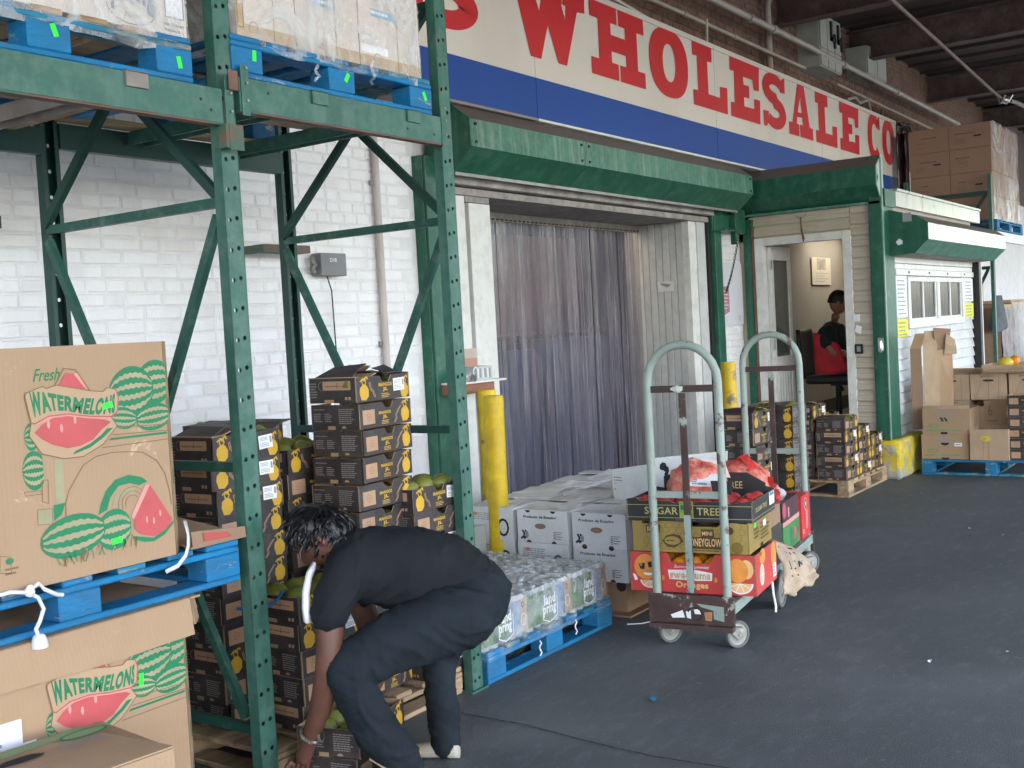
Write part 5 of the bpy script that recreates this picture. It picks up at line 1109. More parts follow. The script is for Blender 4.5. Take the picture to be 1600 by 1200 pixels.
def melon_art(p,full=True):
    A=ART; cx=A['clipR'][0][0]
    for k,(nm,n,sd) in enumerate((('m_c',4,1),('m_a',4,2),('m_d',3,3),('m_e',3,4))):
        a=A[nm]; c=a[0]; rx=(a[2][0]-a[1][0])/2; ry=abs(a[3][1]-a[4][1])/2; melon(p,c,rx,ry,1+k*.7,cx,n,sd,-.12 if nm in('m_d',) else .08)
    for nm in ('m_l2','m_l'):
        a=A[nm]; c=a[0]; rx=(a[2][0]-a[1][0])/2; ry=abs(a[3][1]-a[4][1])/2; melon(p,c,rx,ry,1,A['m_l'][0][0]+.028,4,7)
    # truck bed rails, posts, wing and wheel
    for k in ('rail1','rail2','rail3'): p.line(A[k],.0025,LINE,4)
    p.poly(A['railg'],WMGREEN,4)
    if full:
        p.line(A['fender'],.003,LINE,2)
        p.poly(A['post'],PALEG,1.2); p.poly(A['gpost'],WMGREEN,1.4); p.poly(A['lampbox'],PALEG,1.6); p.line(A['lampbox']+A['lampbox'][:1],.002,LINE,2)
        p.line(A['lamp']+A['lamp'][:1],.0022,LINE,2); p.line(A['pipe_']+A['pipe_'][:1],.002,LINE,2)
        o,i=A['tyre_o'],A['tyre_i']; i=i+[o[-1]]
        for k in range(min(len(o),len(i))-1): p.poly([o[k],o[k+1],i[min(k+1,len(i)-1)],i[k]],WMGREEN,2)
        h,g=A['hub_o'],A['hub_i']; h=h[:4]
        for k in range(3): p.poly([h[k],h[k+1],g[k+1],g[k]],PALEG,2)
        for q in range(3): p.ring(A['hub_o'][3][0]-.005,A['hub_o'][0][1]+.0,.05-.013*q,.05-.013*q,.002,LINE,2.3,12,40,200)
        p.poly(A['rs_rind'],WMGREEN,3); p.poly([(u+.0,v) for u,v in A['rs']],WMRED,3.5); p.poly(A['rs_side'],PINK,3.2)
        for du,dv in ((-.02,.0),(.005,-.008),(.03,.012)):
            c=A['rs'][0]; p.ell(c[0]+du,c[1]-.105+dv,.004,.011,PINK,4.2,8)
        for nm,n,sd in (('m_b2',3,9),('m_b',3,8)):
            a=A[nm]; c=a[0]; rx=(a[2][0]-a[1][0])/2; ry=abs(a[3][1]-a[4][1])/2; melon(p,c,rx,ry,5 if nm=='m_b' else 3.8,None,n,sd,.06)
        rg=random.Random(2)
        for k in range(34):
            u=.235+.30*rg.random(); v=.045+.05*(u-.2)+.02*rg.random(); p.line([(u,v-.012),(u+rg.uniform(-.014,.014),v+.014)],.0022,rg.choice((LINE,PALEG,WMGREEN)),6.4)
        p.line(A['box']+A['box'][:1],.0018,LINE,2); p.ell(.115,.09,.012,.009,WMGREEN,2,12); p.fine(.10,.14,.05,.075,2,LINE,2,5)
    # melon wedge + ribbon
    p.line(A['outl_top'],.003,LINE,4); p.poly(A['slice_top'],WMRED,4.4); p.poly(A['slice_side'],PINK,4.6)
    p.poly(A['outl_half']+[A['ribbon'][5]],CARDP,4.2); p.line(A['outl_half'],.003,LINE,4.4)
    p.poly(A['half'],WMRED,4.8); p.poly(A['rindhalf'],WMGREEN,4.8); p.poly(A['hl'],PINK,5.2)
    for du,dv in ((-.055,.045),(-.015,.03),(.03,.05)):
        c=A['half'][10]; p.ell(c[0]+du,c[1]+dv+.03,.005,.013,PINK,5.4,8)
    rb=A['ribbon']; p.poly(rb,CARDP,5.6); p.line(rb+rb[:1],.003,LINE,5.9); p.line(rb[8:]+rb[:0],.004,WMRED,6)
    def warp(x,y):
        def it(L):
            t=x*(len(L)-1); k=min(int(t),len(L)-2); f=t-k; P=[Vector(L[max(0,min(len(L)-1,q))]) for q in (k-1,k,k+1,k+2)]
            r=.5*(2*P[1]+(P[2]-P[0])*f+(2*P[0]-5*P[1]+4*P[2]-P[3])*f*f+(3*P[1]-P[0]-3*P[2]+P[3])*f**3); return (r.x,r.y)
        a,b_=it(A['text_b']),it(A['text_t'])
        big=1.0
        return (a[0]+(b_[0]-a[0])*y,a[1]+(b_[1]-a[1])*y)
    p.text('WATERMELONS',0,0,1,1,WMGREEN,6.4,bold=.055,warp=warp)
    f=A['fresh0']
    if full: p.text('Fresh',f[0][0],f[0][1]-.005,.085,.036,WMGREEN,2,shear=.4,bold=.01)
def bin_(z0,h,label,full,lid):
    b=MB(); x0,x1,y0,y1,c=1.33,2.335,2.90,3.95,.065
    poly=[(x0,y0+c),(x0+c,y0),(x1-c,y0),(x1,y0+c),(x1,y1-c),(x1-c,y1),(x0+c,y1),(x0,y1-c)]
    b.prism(poly,lambda u,v,d:(u-1.83,v-3.425,d),0,h,KRAFT,KRAFT)
    p=PR(b,(1.6-1.83,2.90-3.425,0),(1,0,0),(0,0,1),(0,-1,0)); melon_art(p,full)
    p=PR(b,(2.27-1.83,2.90-3.425,0),(.7071,.7071,0),(0,0,1),(.7071,-.7071,0))
    p.line([(.012,0),(.012,h)],.004,LINE,1); p.line([(.02,0),(.02,h)],.002,KRAFT3,1)
    for k in range(5): p.rect(.055,.075,h*(.15+.17*k),h*(.22+.17*k),WMGREEN,1)
    o=b.build('melon_bin',loc=(1.83,3.425,z0)); tag(o,label,'cardboard bin')
    return o
B1=bin_(.906,.672,'upper tall watermelon bin with an old truck drawing on a blue pallet',True,False)
fluo(B1,B1.location,((2.055,2.8945,1.395,.15),(2.055,2.8945,.99,.05)))
PM_=pallet('blue pallet squeezed between the two watermelon bins',1.93,3.44,.766,1.21,1.06,.138,seed=7)
B2=bin_(.085,.672,'lower watermelon bin with a folded cardboard lid under the blue pallet',False,True)
fluo(B2,B2.location,((2.105,2.8945,.555,1.5),))
# folded lid band round the top of the lower bin
b=MB(); x0,x1,y0,c=1.30,2.36,2.875,.07
pts=[(x0,y0),(x1-c,y0),(x1,y0+c),(x1,3.9)]
for i in range(3):
    a,e=Vector(pts[i]),Vector(pts[i+1]); nn=8 if i==0 else 3
    for k in range(nn):
        q0,q1=a.lerp(e,k/nn),a.lerp(e,(k+1)/nn)
        zb=lambda q:.650+.008*noise.noise(Vector((q.x*4,q.y*4,1)))+(.0 if i<1 else .03*i)
        o_=Vector((.0,-.014)) if i==0 else (Vector((.01,-.01)) if i==1 else Vector((.014,0)))
        b.add([(q0.x-1.83,q0.y-3.425,.679),(q1.x-1.83,q1.y-3.425,.679),(q1.x+o_.x-1.83,q1.y+o_.y-3.425,zb(q1)-.085),(q0.x+o_.x-1.83,q0.y+o_.y-3.425,zb(q0)-.085)],[(3,2,1,0)],KRAFT)
b.box(x0-1.83,x1-.02-1.83,y0+.01-3.425,3.95-3.425,.673,.6795,KRAFT)
o=b.build('folded_lid',B2,smooth=False); sd=o.modifiers.new('t','SOLIDIFY'); sd.thickness=.006
b=MB(); 
for (x0,z0,a) in ((1.36,.40,.05),(1.40,.33,-.2)):
    v=[(x0,2.896,z0),(x0+.35,2.893,z0+a*.1),(x0+.35,2.893,z0+.16),(x0,2.896,z0+.17)]
    b.add([(x-1.83,y-3.425,z-.085) for x,y,z in v],[(0,1,2,3)],PAPER)
p=PR(b,(1.5-1.83,2.8905-3.425,.33),(1,0,0),(0,0,1),(0,-1,0)); p.fine(.02,.18,.02,.14,6,GREYINK,1,3); p.rect(.12,.19,.0,.02,INK,2)
b.build('shipping_label',B2)
PB=pallet('blue pallet on the floor beneath the lower watermelon bin',1.9,3.44,.0,1.18,1.06,.083,seed=17)
# white strap hanging from the pallet
e=empty('white_strap',(1.86,2.89,.86)); b=MB()
def ribbon(pts,w,mat,b,up=(0,-1,0)):
    P=[Vector(p) for p in pts]; vs=[]
    for i,q in enumerate(P):
        d=(P[min(i+1,len(P)-1)]-P[max(i-1,0)]).normalized(); n=d.cross(Vector(up)).normalized()*w/2; vs+=[q+n,q-n]
    b.add(vs,[(2*i,2*i+1,2*i+3,2*i+2) for i in range(len(P)-1)],mat)
R_=lambda L:[(x-1.86,y-2.89,z-.86) for x,y,z in L]
b.tube(R_([(1.60,2.885,.912),(1.70,2.88,.915),(1.745,2.872,.905),(1.772,2.868,.885),(1.787,2.87,.85),(1.772,2.868,.82),(1.757,2.866,.80),(1.762,2.866,.782)]),.0058,WHITE,8)
b.tube(R_([(1.745,2.872,.905),(1.775,2.866,.925),(1.79,2.865,.905),(1.83,2.868,.88),(1.85,2.872,.875)]),.0058,WHITE,8)
b.ball(R_([(1.748,2.866,.908)])[0],.015,WHITE,(1,.7,1.1),10,7,jit=.3)
b.build('strap',e,smooth=True)
b=MB(); b.lathe([(.010,0),(.017,-.006),(.021,-.02),(.023,-.038),(.019,-.038),(.015,-.02)],M('white_plug',(.72,.72,.72),.45,.06,9),12,R_([(1.765,2.866,.785)])[0]); b.build('socket_end',e,smooth=True)
tag(e,'white cord with a lamp socket end knotted over the middle blue pallet','cord')
b=MB(); ribbon([(2.335,2.93,1.0),(2.33,2.91,.955),(2.31,2.89,.925),(2.285,2.875,.90),(2.25,2.872,.875),(2.21,2.88,.865)],.013,WHITE,b); ob=b.build('packing_strap',smooth=True); sd=ob.modifiers.new('t','SOLIDIFY'); sd.thickness=.002
tag(ob,'white packing strap looping over the corner of the upper watermelon bin','strap')
b=MB(); v=[(2.33,2.90,.909),(2.56,2.905,.915),(2.56,3.25,.955),(2.36,3.2,.945)]
b.add(v+[(x,y,z+.005) for x,y,z in v],[(3,2,1,0),(4,5,6,7),(0,1,5,4),(1,2,6,5),(2,3,7,6),(3,0,4,7)],KRAFT)
b.add([(2.335,2.898,.909),(2.56,2.90,.909),(2.56,2.902,.945),(2.335,2.902,.965)],[(0,1,2,3)],KRAFT3)
b.add([(2.38,2.8965,.925),(2.50,2.8985,.922),(2.48,2.8985,.942),(2.38,2.8965,.955)],[(0,1,2,3)],M('red_print',(.45,.09,.08),.7,.1,8))
tag(b.build('loose_flap'),'loose cardboard flap with a red print lying on the middle blue pallet','cardboard')
# brown carton in the bottom left corner
def bot(px,py,wx,wy,h):
    py.text('MELONS',wy*.44,h*.70,wy*.27,.034,LINE,1,shear=.25); py.ring(wy*.80,h*.745,.022,.022,.003,LINE,1); py.text('R',wy*.785,h*.715,.02,.026,LINE,2)
    py.line([(wy*.72,h*.9),(wy*.80,h*.93),(wy*.86,h*.9),(wy*.76,h*.86),(wy*.72,h*.9)],.003,LINE,2)
    py.fine(wy*.83,wy*.95,h*.82,h*.93,3,LINE,1,3); py.fine(wy*.86,wy*.97,h*.66,h*.74,2,LINE,1,9)
c=carton('melon_carton',1.28,1.88,2.47,2.85,.0,.505,KRAFT,'brown melon carton with a green striped lid in the bottom left corner',prints=bot,loc_rot=rad(-7))
b=MB(); v=[(-.30,-.19,.507),(.30,-.19,.507),(.22,.15,.512),(-.28,.15,.515)]
b.add(v+[(x,y,z+.005) for x,y,z in v],[(3,2,1,0),(4,5,6,7),(0,1,5,4),(1,2,6,5),(2,3,7,6),(3,0,4,7)],KRAFT)
p=PR(b,(-.30,-.19,.5135),(1,0,0),(0,.9999,.02),(0,-.02,.9999)); p.poly([(-.0,.26),(.52,.30),(.52,.345),(.0,.31)],PALEGREEN,1); p.poly([(-.0,.325),(.3,.345),(.3,.365),(.0,.35)],WMGREEN,1); p.ell(.50,.285,.07,.03,WMGREEN,1.4); p.ell(.50,.285,.06,.022,PALEGREEN,1.8)
p.ell(.30,.235,.065,.022,DARK,2,16); p.line([(.235,.235),(.27,.26),(.33,.262),(.365,.235)],.006,KRAFT3,2.3)
p.line([(.38,.19),(.56,.20),(.56,.25),(.40,.25),(.38,.19)],.002,GREYINK,1); p.fine(.41,.55,.2,.245,3,GREYINK,1,4); p.line([(.25,.13),(.36,.15),(.36,.18),(.25,.165),(.25,.13)],.002,GREYINK,1)
b.build('lid_flap',c)
# ================================================================= MANGO BOXES
BL_,BW_,BH_=.34,.25,.1
def mango_mesh():
    b=MB(); hx,hy,h,t=BL_/2,BW_/2,BH_,.005
    def side(O,U,L,notch):
        O=Vector(O);U=Vector(U);N=Vector((U.y,-U.x,0)); P=lambda u,v,d:O+U*u-N*d+Vector((0,0,v))
        a,e=L*.44,L*.66
        pts=[(0,0),(L,0),(L,h),(e,h),(e-.018,h-.026),(a+.018,h-.026),(a,h),(0,h)] if notch else [(0,0),(L,0),(L,h),(0,h)]
        if notch: quads=[[(0,0),(a,0),(a,h),(0,h)],[(a,0),(a+.018,0),(a+.018,h-.026),(a,h)],[(a+.018,0),(e-.018,0),(e-.018,h-.026),(a+.018,h-.026)],[(e-.018,0),(e,0),(e,h),(e-.018,h-.026)],[(e,0),(L,0),(L,h),(e,h)]]
        else: quads=[pts]
        for q in quads:
            b.add([P(u,v,0) for u,v in q],[(0,1,2,3)],CHAR); b.add([P(u,v,t) for u,v in q],[(3,2,1,0)],KIN)
        n=len(pts); b.add([P(u,v,0) for u,v in pts]+[P(u,v,t) for u,v in pts],[(i,n+i,n+(i+1)%n,(i+1)%n) for i in range(n)],KRAFT2)
    side((-hx,-hy,0),(1,0,0),BL_,True); side((hx,hy,0),(-1,0,0),BL_,True)
    side((-hx,hy,0),(0,-1,0),BW_,False); side((hx,-hy,0),(0,1,0),BW_,False)
    b.add([(-hx,-hy,.003),(hx,-hy,.003),(hx,hy,.003),(-hx,hy,.003)],[(0,1,2,3)],KIN)
    def mango(p,u,v,s,l=1):
        p.poly([(u-.030*s,v-.0),(u-.026*s,v+.022*s),(u-.008*s,v+.034*s),(u+.016*s,v+.032*s),(u+.03*s,v+.012*s),(u+.028*s,v-.016*s),(u+.010*s,v-.032*s),(u-.02*s,v-.03*s)],MYEL,l)
        p.ring(u,v+.046*s,.012*s,.014*s,.005*s,MYEL,l+.3,8); p.line([(u-.022*s,v+.05*s),(u-.006*s,v+.06*s),(u+.004*s,v+.05*s)],.006*s,MYEL,l); p.line([(u+.0,v+.056*s),(u+.02*s,v+.068*s),(u+.024*s,v+.058*s)],.007*s,MYEL,l+.2)
    def squig(p,u,v,l=1,s=1):
        for d in (0,.006): p.line([(u+d,v-.035),(u+.014*s+d,v-.02),(u+.012*s+d,v-.004),(u+.03*s+d,v+.016),(u+.046*s+d,v+.03)],.0028,MTAN,l+d*20)
    # A face (-Y): kraft square left, MANGOS JL, squiggle, mango right
    p=PR(b,(-hx,-hy,0),(1,0,0),(0,0,1),(0,-1,0)); p.rect(.022,.098,.016,.074,MTAN,1); p.ring(.060,.046,.014,.014,.0016,LINE,2,12); p.line([(.055,.042),(.06,.05),(.066,.042)],.0016,LINE,2)
    p.text('MANGOS',.125,.050,.078,.013,MYEL,1,bold=.04); p.text('JL',.148,.029,.032,.017,MYEL,1,bold=.05); p.fine(.14,.19,.008,.026,3,MYEL,1,3)
    squig(p,.222,.045); mango(p,.298,.038,.92)
    # B face (+Y): mango left, squiggle, MANGOS JL, shipping label
    p=PR(b,(hx,hy,0),(-1,0,0),(0,0,1),(0,1,0)); mango(p,.048,.036,.95); p.line([(.11,.015),(.102,.035),(.085,.05),(.08,.075)],.0028,MTAN,1); p.line([(.117,.015),(.109,.037),(.092,.052),(.086,.077)],.0028,MTAN,1.2)
    p.text('MANGOS',.140,.055,.085,.015,MYEL,1,bold=.04); p.text('JL',.165,.034,.032,.017,MYEL,1,bold=.05); p.fine(.155,.21,.008,.028,3,MYEL,1,5); mango(p,.305,.03,.9)
    # text side (-X) and kraft-label side (+X)
    p=PR(b,(-hx,hy,0),(0,-1,0),(0,0,1),(-1,0,0)); p.fine(.014,.10,.078,.086,1,LTXT,1,2); p.fine(.012,.062,.03,.068,5,LTXT,1,4); p.fine(.07,.11,.03,.068,5,LTXT,1,8); p.fine(.145,.235,.022,.086,8,LTXT,1,6)
    p.rect(.086,.125,.0,.015,KIN,1); p.ell(.17,.006,.012,.009,MTAN,1,8,0,180)
    p=PR(b,(hx,-hy,0),(0,1,0),(0,0,1),(1,0,0)); p.rect(.075,.222,.052,.088,MTAN,1); p.line([(.15,.06),(.153,.08)],.004,LINE,2); p.fine(.09,.21,.062,.074,1,LINE,2,3)
    p.line([(.07,.088),(.055,.08),(.052,.062),(.066,.05)],.002,LTXT,1); p.fine(.01,.045,.02,.085,6,LTXT,1,9); p.rect(.19,.202,.012,.024,MTAN,1); p.rect(.208,.22,.012,.024,MTAN,1); p.rect(.08,.13,.0,.014,KIN,1)
    return b.mesh('mango_box')
MGO=mango_mesh()
b=MB(); b.box(-.001,.0,-.034,.034,-.026,.026,PAPER); 
b=MB(); b.add([(-.036,0,-.026),(.036,0,-.026),(.036,0,.026),(-.036,0,.026)],[(0,1,2,3)],PAPER); p=PR(b,(-.036,0,-.026),(1,0,0),(0,0,1),(0,-1,0)); p.fine(.006,.05,.03,.046,3,GREYINK,1,3); p.fine(.006,.06,.006,.024,3,GREYINK,1,7); p.rect(.058,.068,.02,.045,GREYINK,1)
STK=b.mesh('shipping_label')
FRU=[]
for s in range(3):
    b=MB(); b.ball((0,0,0),.043,MANGO,(1.25,.95,.95),10,7,jit=.12); FRU.append(b.mesh('mango',True))
FLP=[]
rgm=random.Random(77)
def lidflaps(o):
    r=rgm.uniform; hx,hy=BL_/2,BW_/2
    fruit(o,6,.068)
    flap(o,[(-hx,hy,.1),(-hx,-hy,.1),(-hx+.13,-hy+r(.01,.03),.1+r(.004,.02)),(-hx+.13,hy-r(.01,.03),.1+r(.004,.02))],CHAR)
    flap(o,[(hx,-hy,.1),(hx,hy,.1),(hx-.14,hy-r(.01,.03),.1+r(.006,.03)),(hx-.13,-hy+r(.01,.03),.1+r(.004,.02))],KRAFT if r(0,1)<.5 else CHAR)
def fruit(o,n=6,zz=.085):
    for k in range(n):
        inst(rgm.choice(FRU),'mango',o,(-.115+.115*(k%3)+rgm.uniform(-.012,.012),-.055+.11*(k//3)+rgm.uniform(-.01,.01),zz+rgm.uniform(-.008,.01)),rot=(0,rgm.uniform(-.3,.3),rgm.uniform(0,6)))
def stack(x0,y0,z0,n,desc,group,shift=None,ang=0,pattern=None,pitch=.1005,open_=True,jit=1.0,labels=None,rot90=False,only_from=0):
    """column of boxes, near-left corner at x0,y0; pattern string A (logo side out) / B (label side out)"""
    out=[]
    for k in range(n):
        if k<only_from: continue
        pt=(pattern or 'ABAABBAABAB')[k%11] if not pattern else pattern[k%len(pattern)]
        dx,dy=(shift(k) if shift else (0,0)); a=rad(ang+rgm.uniform(-1.6,1.6)*jit)
        L,Wd=(BW_,BL_) if rot90 else (BL_,BW_)
        c=Vector((x0+dx+L/2+rgm.uniform(-.006,.006)*jit,y0+dy+Wd/2+rgm.uniform(-.006,.006)*jit,z0+k*pitch))
        r=a+(math.pi if pt=='B' else 0)+(-math.pi/2 if rot90 else 0)
        o=inst(MGO,'mango_box',None,c,rotz=r)
        i=n-1-k; nm=ORD[i] if i<14 else 'lowest'
        lab=f'{nm} dark mango carton {desc}' if k>0 else f'bottom dark mango carton {desc}'
        tag(o,lab,'mango box',group)
        if pt=='B' and not rot90: 
            inst(STK,'shipping_label',o,(-.098,BW_/2+.002,.058),rot=(rgm.uniform(-.03,.03),rgm.uniform(-.09,.09),math.pi))
        if k==n-1 and open_==2: fruit(o)
        elif k==n-1: lidflaps(o)
        elif pt=='A' and k>=n-5: inst(rgm.choice(FRU),'mango',o,(.02,-.068,.045),rotz=rgm.uniform(0,3))
        out.append(o)
    return out
pallet('raw wooden pallet carrying the mango stacks inside the green rack',3.235,3.49,0,1.10,1.03,.115,mat=RAW,mat2=RAW,seed=23)
GM='mango cartons stacked in the rack bay'
s1=stack(3.25,3.05,.116,12,'in the tall stack behind the bending man',GM,shift=lambda k:(.012*max(0,k-5) if k<11 else .05,0.0),ang=3,pattern='AABAAAAAAAAB',pitch=.1075,jit=1.4)
s2=stack(3.56-.02,2.995,.116,8,'in the stack beside the right rack post',GM,pattern='BAABABAB',pitch=.1,ang=1,open_=2)
s3=stack(2.88,3.0,.116,5,'in the short stack by the left rack post',GM,pattern='BAABB',pitch=.1,ang=-2,open_=2)
s4=stack(2.76,3.285,.116,11,'in the stack directly behind the left rack post',GM,pattern='AABAAAAABBB',pitch=.1)
s6=stack(3.20,3.36,.116,10,'between the left post stack and the tall stack',GM,pattern='AABAAAABAB',pitch=.1,open_=2)
s7=stack(3.14,3.66,.116,11,'at the back of the bay near the rear post',GM,pattern='ABABABABABB',pitch=.1,only_from=7)
# loose cardboard on top of the tall stack
t=s1[-1]
flap(t,[(.05,-.11,.10),(-.12,-.11,.10),(-.10,-.02,.14),(.06,.0,.15)],KRAFT); flap(t,[(.16,-.10,.1),(.16,.10,.1),(.08,.11,.15),(.09,-.05,.14)],CHAR); flap(t,[(-.15,.1,.1),(-.02,.12,.1),(-.05,.03,.13),(-.14,.02,.14)],CHAR)
flap(s4[-1],[(.15,-.1,.1),(.15,.11,.1),(.02,.12,.13),(.0,-.06,.135)],CHAR); 
flap(s4[-1],[(-.16,-.1,.1),(-.16,.11,.1),(-.26,.12,.13),(-.24,-.06,.12)],CHAR)
# box being picked from and flattened carton by the hand
o=inst(MGO,'mango_box',None,(2.93,2.825,.105),rotz=rad(14)); tag(o,'dark mango carton low in front under the bending man\'s hand','mango box',GM); fruit(o,6,.060)
o=inst(MGO,'mango_box',None,(2.925,2.83,.003),rotz=rad(12)); tag(o,'dark mango carton lying on the floor beneath the one being lifted','mango box',GM)
e=empty('crushed_carton',(2.84,2.60,.11),.45); 
flap(e,[(-.14,-.1,-.09),(.12,-.1,-.09),(.13,-.1,-.02),(-.12,-.1,-.02)],MYEL,'side_panel'); flap(e,[(-.12,-.1,-.02),(.13,-.1,-.02),(.08,.02,.02),(-.1,.02,.03)],KRAFT2,'top_panel'); flap(e,[(-.14,-.1,-.09),(-.14,.1,-.09),(-.12,.08,.0),(-.12,-.1,-.02)],MYEL,'side_panel')
tag(e,'crushed yellow and brown carton at the man\'s feet','carton')
b=MB(); b.tube([(2.67,3.1,.62),(2.74,3.05,.60),(2.82,3.06,.615),(2.9,3.1,.63)],.006,M('blue_strap',(.02,.14,.4),.5,.1,5),5); tag(b.build('blue_strap'),'thin blue strap between the bins and the mango stacks','strap')
# far stacks behind the trolley and on the wooden pallet by the booth
pallet('raw wooden pallet under the two mango stacks behind the trolley',6.82,2.98,0,.74,.66,.13,mat=RAW,mat2=RAW,seed=41)
GT='mango cartons behind the trolley'
u1=stack(6.5,2.73,.131,8,'in the near stack behind the trolley',GT,pattern='ABAABAAB',pitch=.1045)
u2=stack(6.89,2.63,.131,8,'in the stack turned sideways behind the far trolley handle',GT,pattern='B',pitch=.1055,rot90=True,jit=.6)
b=MB(); b.add([(0,-.03,.0),(.0,.06,.0),(0,.06,.05),(0,-.03,.05)],[(3,2,1,0)],PAPER)
flap(u1[-1],[(-.13,-.1,.1),(-.13,.10,.1),(.04,.09,.13),(.05,-.08,.125)],KRAFT)
for o,z in ((u1[-1],.05),(u1[3],.05),(u1[1],.05)):
    pass
pallet('raw wooden pallet with mango stacks beside the booth door',9.80,3.56,0,1.08,.98,.14,mat=RAW,mat2=RAW,seed=43)
GF='mango cartons beside the booth door'
for i,(x,y,n,d) in enumerate(((9.30,3.10,5,'on the near corner of the booth door pallet'),(9.655,3.10,4,'second along the front of the booth door pallet'),(10.0,3.10,3,'at the kerb end of the booth door pallet'),(9.30,3.37,6,'in the second row of the booth door pallet'),(9.655,3.37,5,'in the second row below the keypad'),(9.32,3.66,6,'in the third row nearest the open door'))):
    s=stack(x,y,.141,n,d,GF,pattern=['ABABA','BAAB','ABB','AABABB','BABAB','ABABAB'][i],pitch=.1045)
    if i==3: flap(s[-1],[(-.15,-.1,.1),(-.15,.10,.1),(.06,.09,.14),(.05,-.08,.125)],KRAFT); flap(s[-1],[(.16,-.1,.1),(.0,-.12,.1),(.02,-.05,.13),(.15,-.02,.135)],M('leaf_green_card',(.26,.30,.10),.7,.2,9))
# dark crates on the far blue pallet
for k in range(6):
    o=inst(MGO,'mango_box',None,(10.93,1.95,.146+k*.097),rotz=-math.pi/2+rgm.uniform(-.04,.04)); o.scale=(1,1,.95)
    tag(o,f'{ORD[5-k]} dark carton in the stack at the right edge of the far blue pallet','mango box','dark cartons at the right edge')
# ================================================================= BOLLARDS
def bollard(x,y,h,label,tilt=0,r=.060,worn=False):
    b=MB(); prof=[(r,0),(r,h-.02),(r*.97,h-.004),(r*.9,h+.004),(.0,h+.004)]
    b.lathe(prof[:-1],M('bollard_worn',(.70,.48,.012),.5,.12,5,spot=(.16,.13,.11),spot_amt=.47,spot_scale=9,bump=.2) if worn else YEL,20)
    o=b.build('bollard',loc=(x,y,0),smooth=True); o.rotation_euler=(0,tilt,0); return tag(o,label,'bollard')
bollard(5.25,3.8,1.18,'yellow steel bollard in front of the dock opening, nearer of the left pair',rad(.8))
bollard(5.655,4.13,1.19,'yellow bollard half hidden behind the nearer left one')
bollard(9.03,4.0,1.175,'chipped rusty yellow bollard behind the trolley on the right of the dock',worn=True,r=.064)
# ================================================================= SHELF BY THE DOCK
e=empty('wall_shelf',(5.95,4.3,1.2)); q=(5.95,4.3,1.2)
def sp(mb,nm,**k): return hp(mb,nm,e,q,**k)
b=MB(); b.box(5.5,5.97,4.19,4.40,1.236,1.248,WTRIM); sp(b,'shelf_board'); b=MB(); b.box(5.5,5.90,4.24,4.40,1.17,1.235,M('brown_board',(.28,.12,.07),.6,.15,6)); sp(b,'support_board')
tag(e,'small white shelf on a brown support beside the dock opening','shelf')
b=MB(); b.box(5.70,5.85,4.33,4.365,1.25,1.39,M('terracotta_card',(.48,.27,.20),.7,.1,5)); b.box(5.70,5.85,4.332,4.363,1.39,1.45,M('beige_card',(.52,.44,.37),.7,.08,5)); tag(b.build('upright_card'),'beige and terracotta card standing on the small white shelf','card')
e=empty('plastic_tray',(5.66,4.20,1.2485)); e.scale=(.85,.85,.9); b=MB()
for a in ((0,.20,0,.004),(0,.20,.156,.16),(0,.004,.004,.156),(.196,.2,.004,.156)): b.box(a[0],a[1],a[2],a[3],0,.10,M('clear_tray',(.62,.66,.68),.2,.1,9,alpha=.75))
for k in range(6): b.box(.01+k*.03,.025+k*.03,-.003,-.0005,.02,.085,GREYINK if k%2 else WTRIM)
b.build('tray_side',e); b=MB(); b.tube([(-.02,0,.02),(-.035,0,.04),(-.035,0,.08),(-.015,0,.095),(.0,0,.095)],.006,WTRIM,6); b.build('tray_handle',e); b=MB(); b.ball((-.06,.03,.03),.028,M('grey_paper',(.5,.5,.52),.6,.2,9),jit=.7); b.ball((-.05,.0,.02),.025,STEEL,jit=.6); b.build('crumpled_wrapper',e)
tag(e,'clear plastic tray with clutter on the small white shelf','tray')
# ================================================================= WHITE BANANA-TYPE CARTONS
GB='white Ecuador cartons'
def bp_front(kind):
    def f(px,py,w,wy,h):
        p=px
        if kind==0:
            p.text('Producto de Ecuador',w*.13,h*.76,w*.66,h*.085,INK,1,bold=.035)
            p.ell(w*.46,h*.52,w*.11,h*.085,LINE,1,14); p.ell(w*.46,h*.52,w*.095,h*.06,KRAFT3,2,14)
            for du in (.10,.155): p.line([(w*du,h*.36),(w*(du+.03),h*.28),(w*(du+.02),h*.18),(w*(du-.03),h*.12)],w*.035,INK,1); 
            p.ell(w*.185,h*.24,w*.035,h*.11,GREYINK,1.6,10)
            p.fine(w*.72,w*.9,h*.34,h*.38,1,INK,1,3)
            for r in range(3): p.line([(w*.72,h*(.13+.07*r)),(w*.755,h*(.13+.07*r)),(w*.755,h*(.18+.07*r)),(w*.72,h*(.18+.07*r)),(w*.72,h*(.13+.07*r))],.0022,INK,1); p.fine(w*.77,w*.9,h*(.135+.07*r),h*(.18+.07*r),1,INK,1,r)
            for u in (.22,.72): p.ell(w*u,h,w*.05,h*.07,DARK,1,10,180,360); p.ell(w*u,0,w*.05,h*.08,M('notch_brown',(.10,.05,.04),.7),1,10,0,180)
        else:
            p.fine(w*.1,w*.7,h*.6,h*.85,4,GREYINK,1,4); p.ell(w*.2,h*.8,w*.05,h*.06,M('orange_dot',(.75,.22,.12),.6),2,10); p.ring(w*.8,h*.4,w*.1,h*.25,w*.04,INK,1,12)
        q=py; q.fine(wy*.15,wy*.55,h*.55,h*.85,4,GREYINK,1,6); q.fine(wy*.6,wy*.9,h*.3,h*.6,3,GREYINK,1,7)
    return f
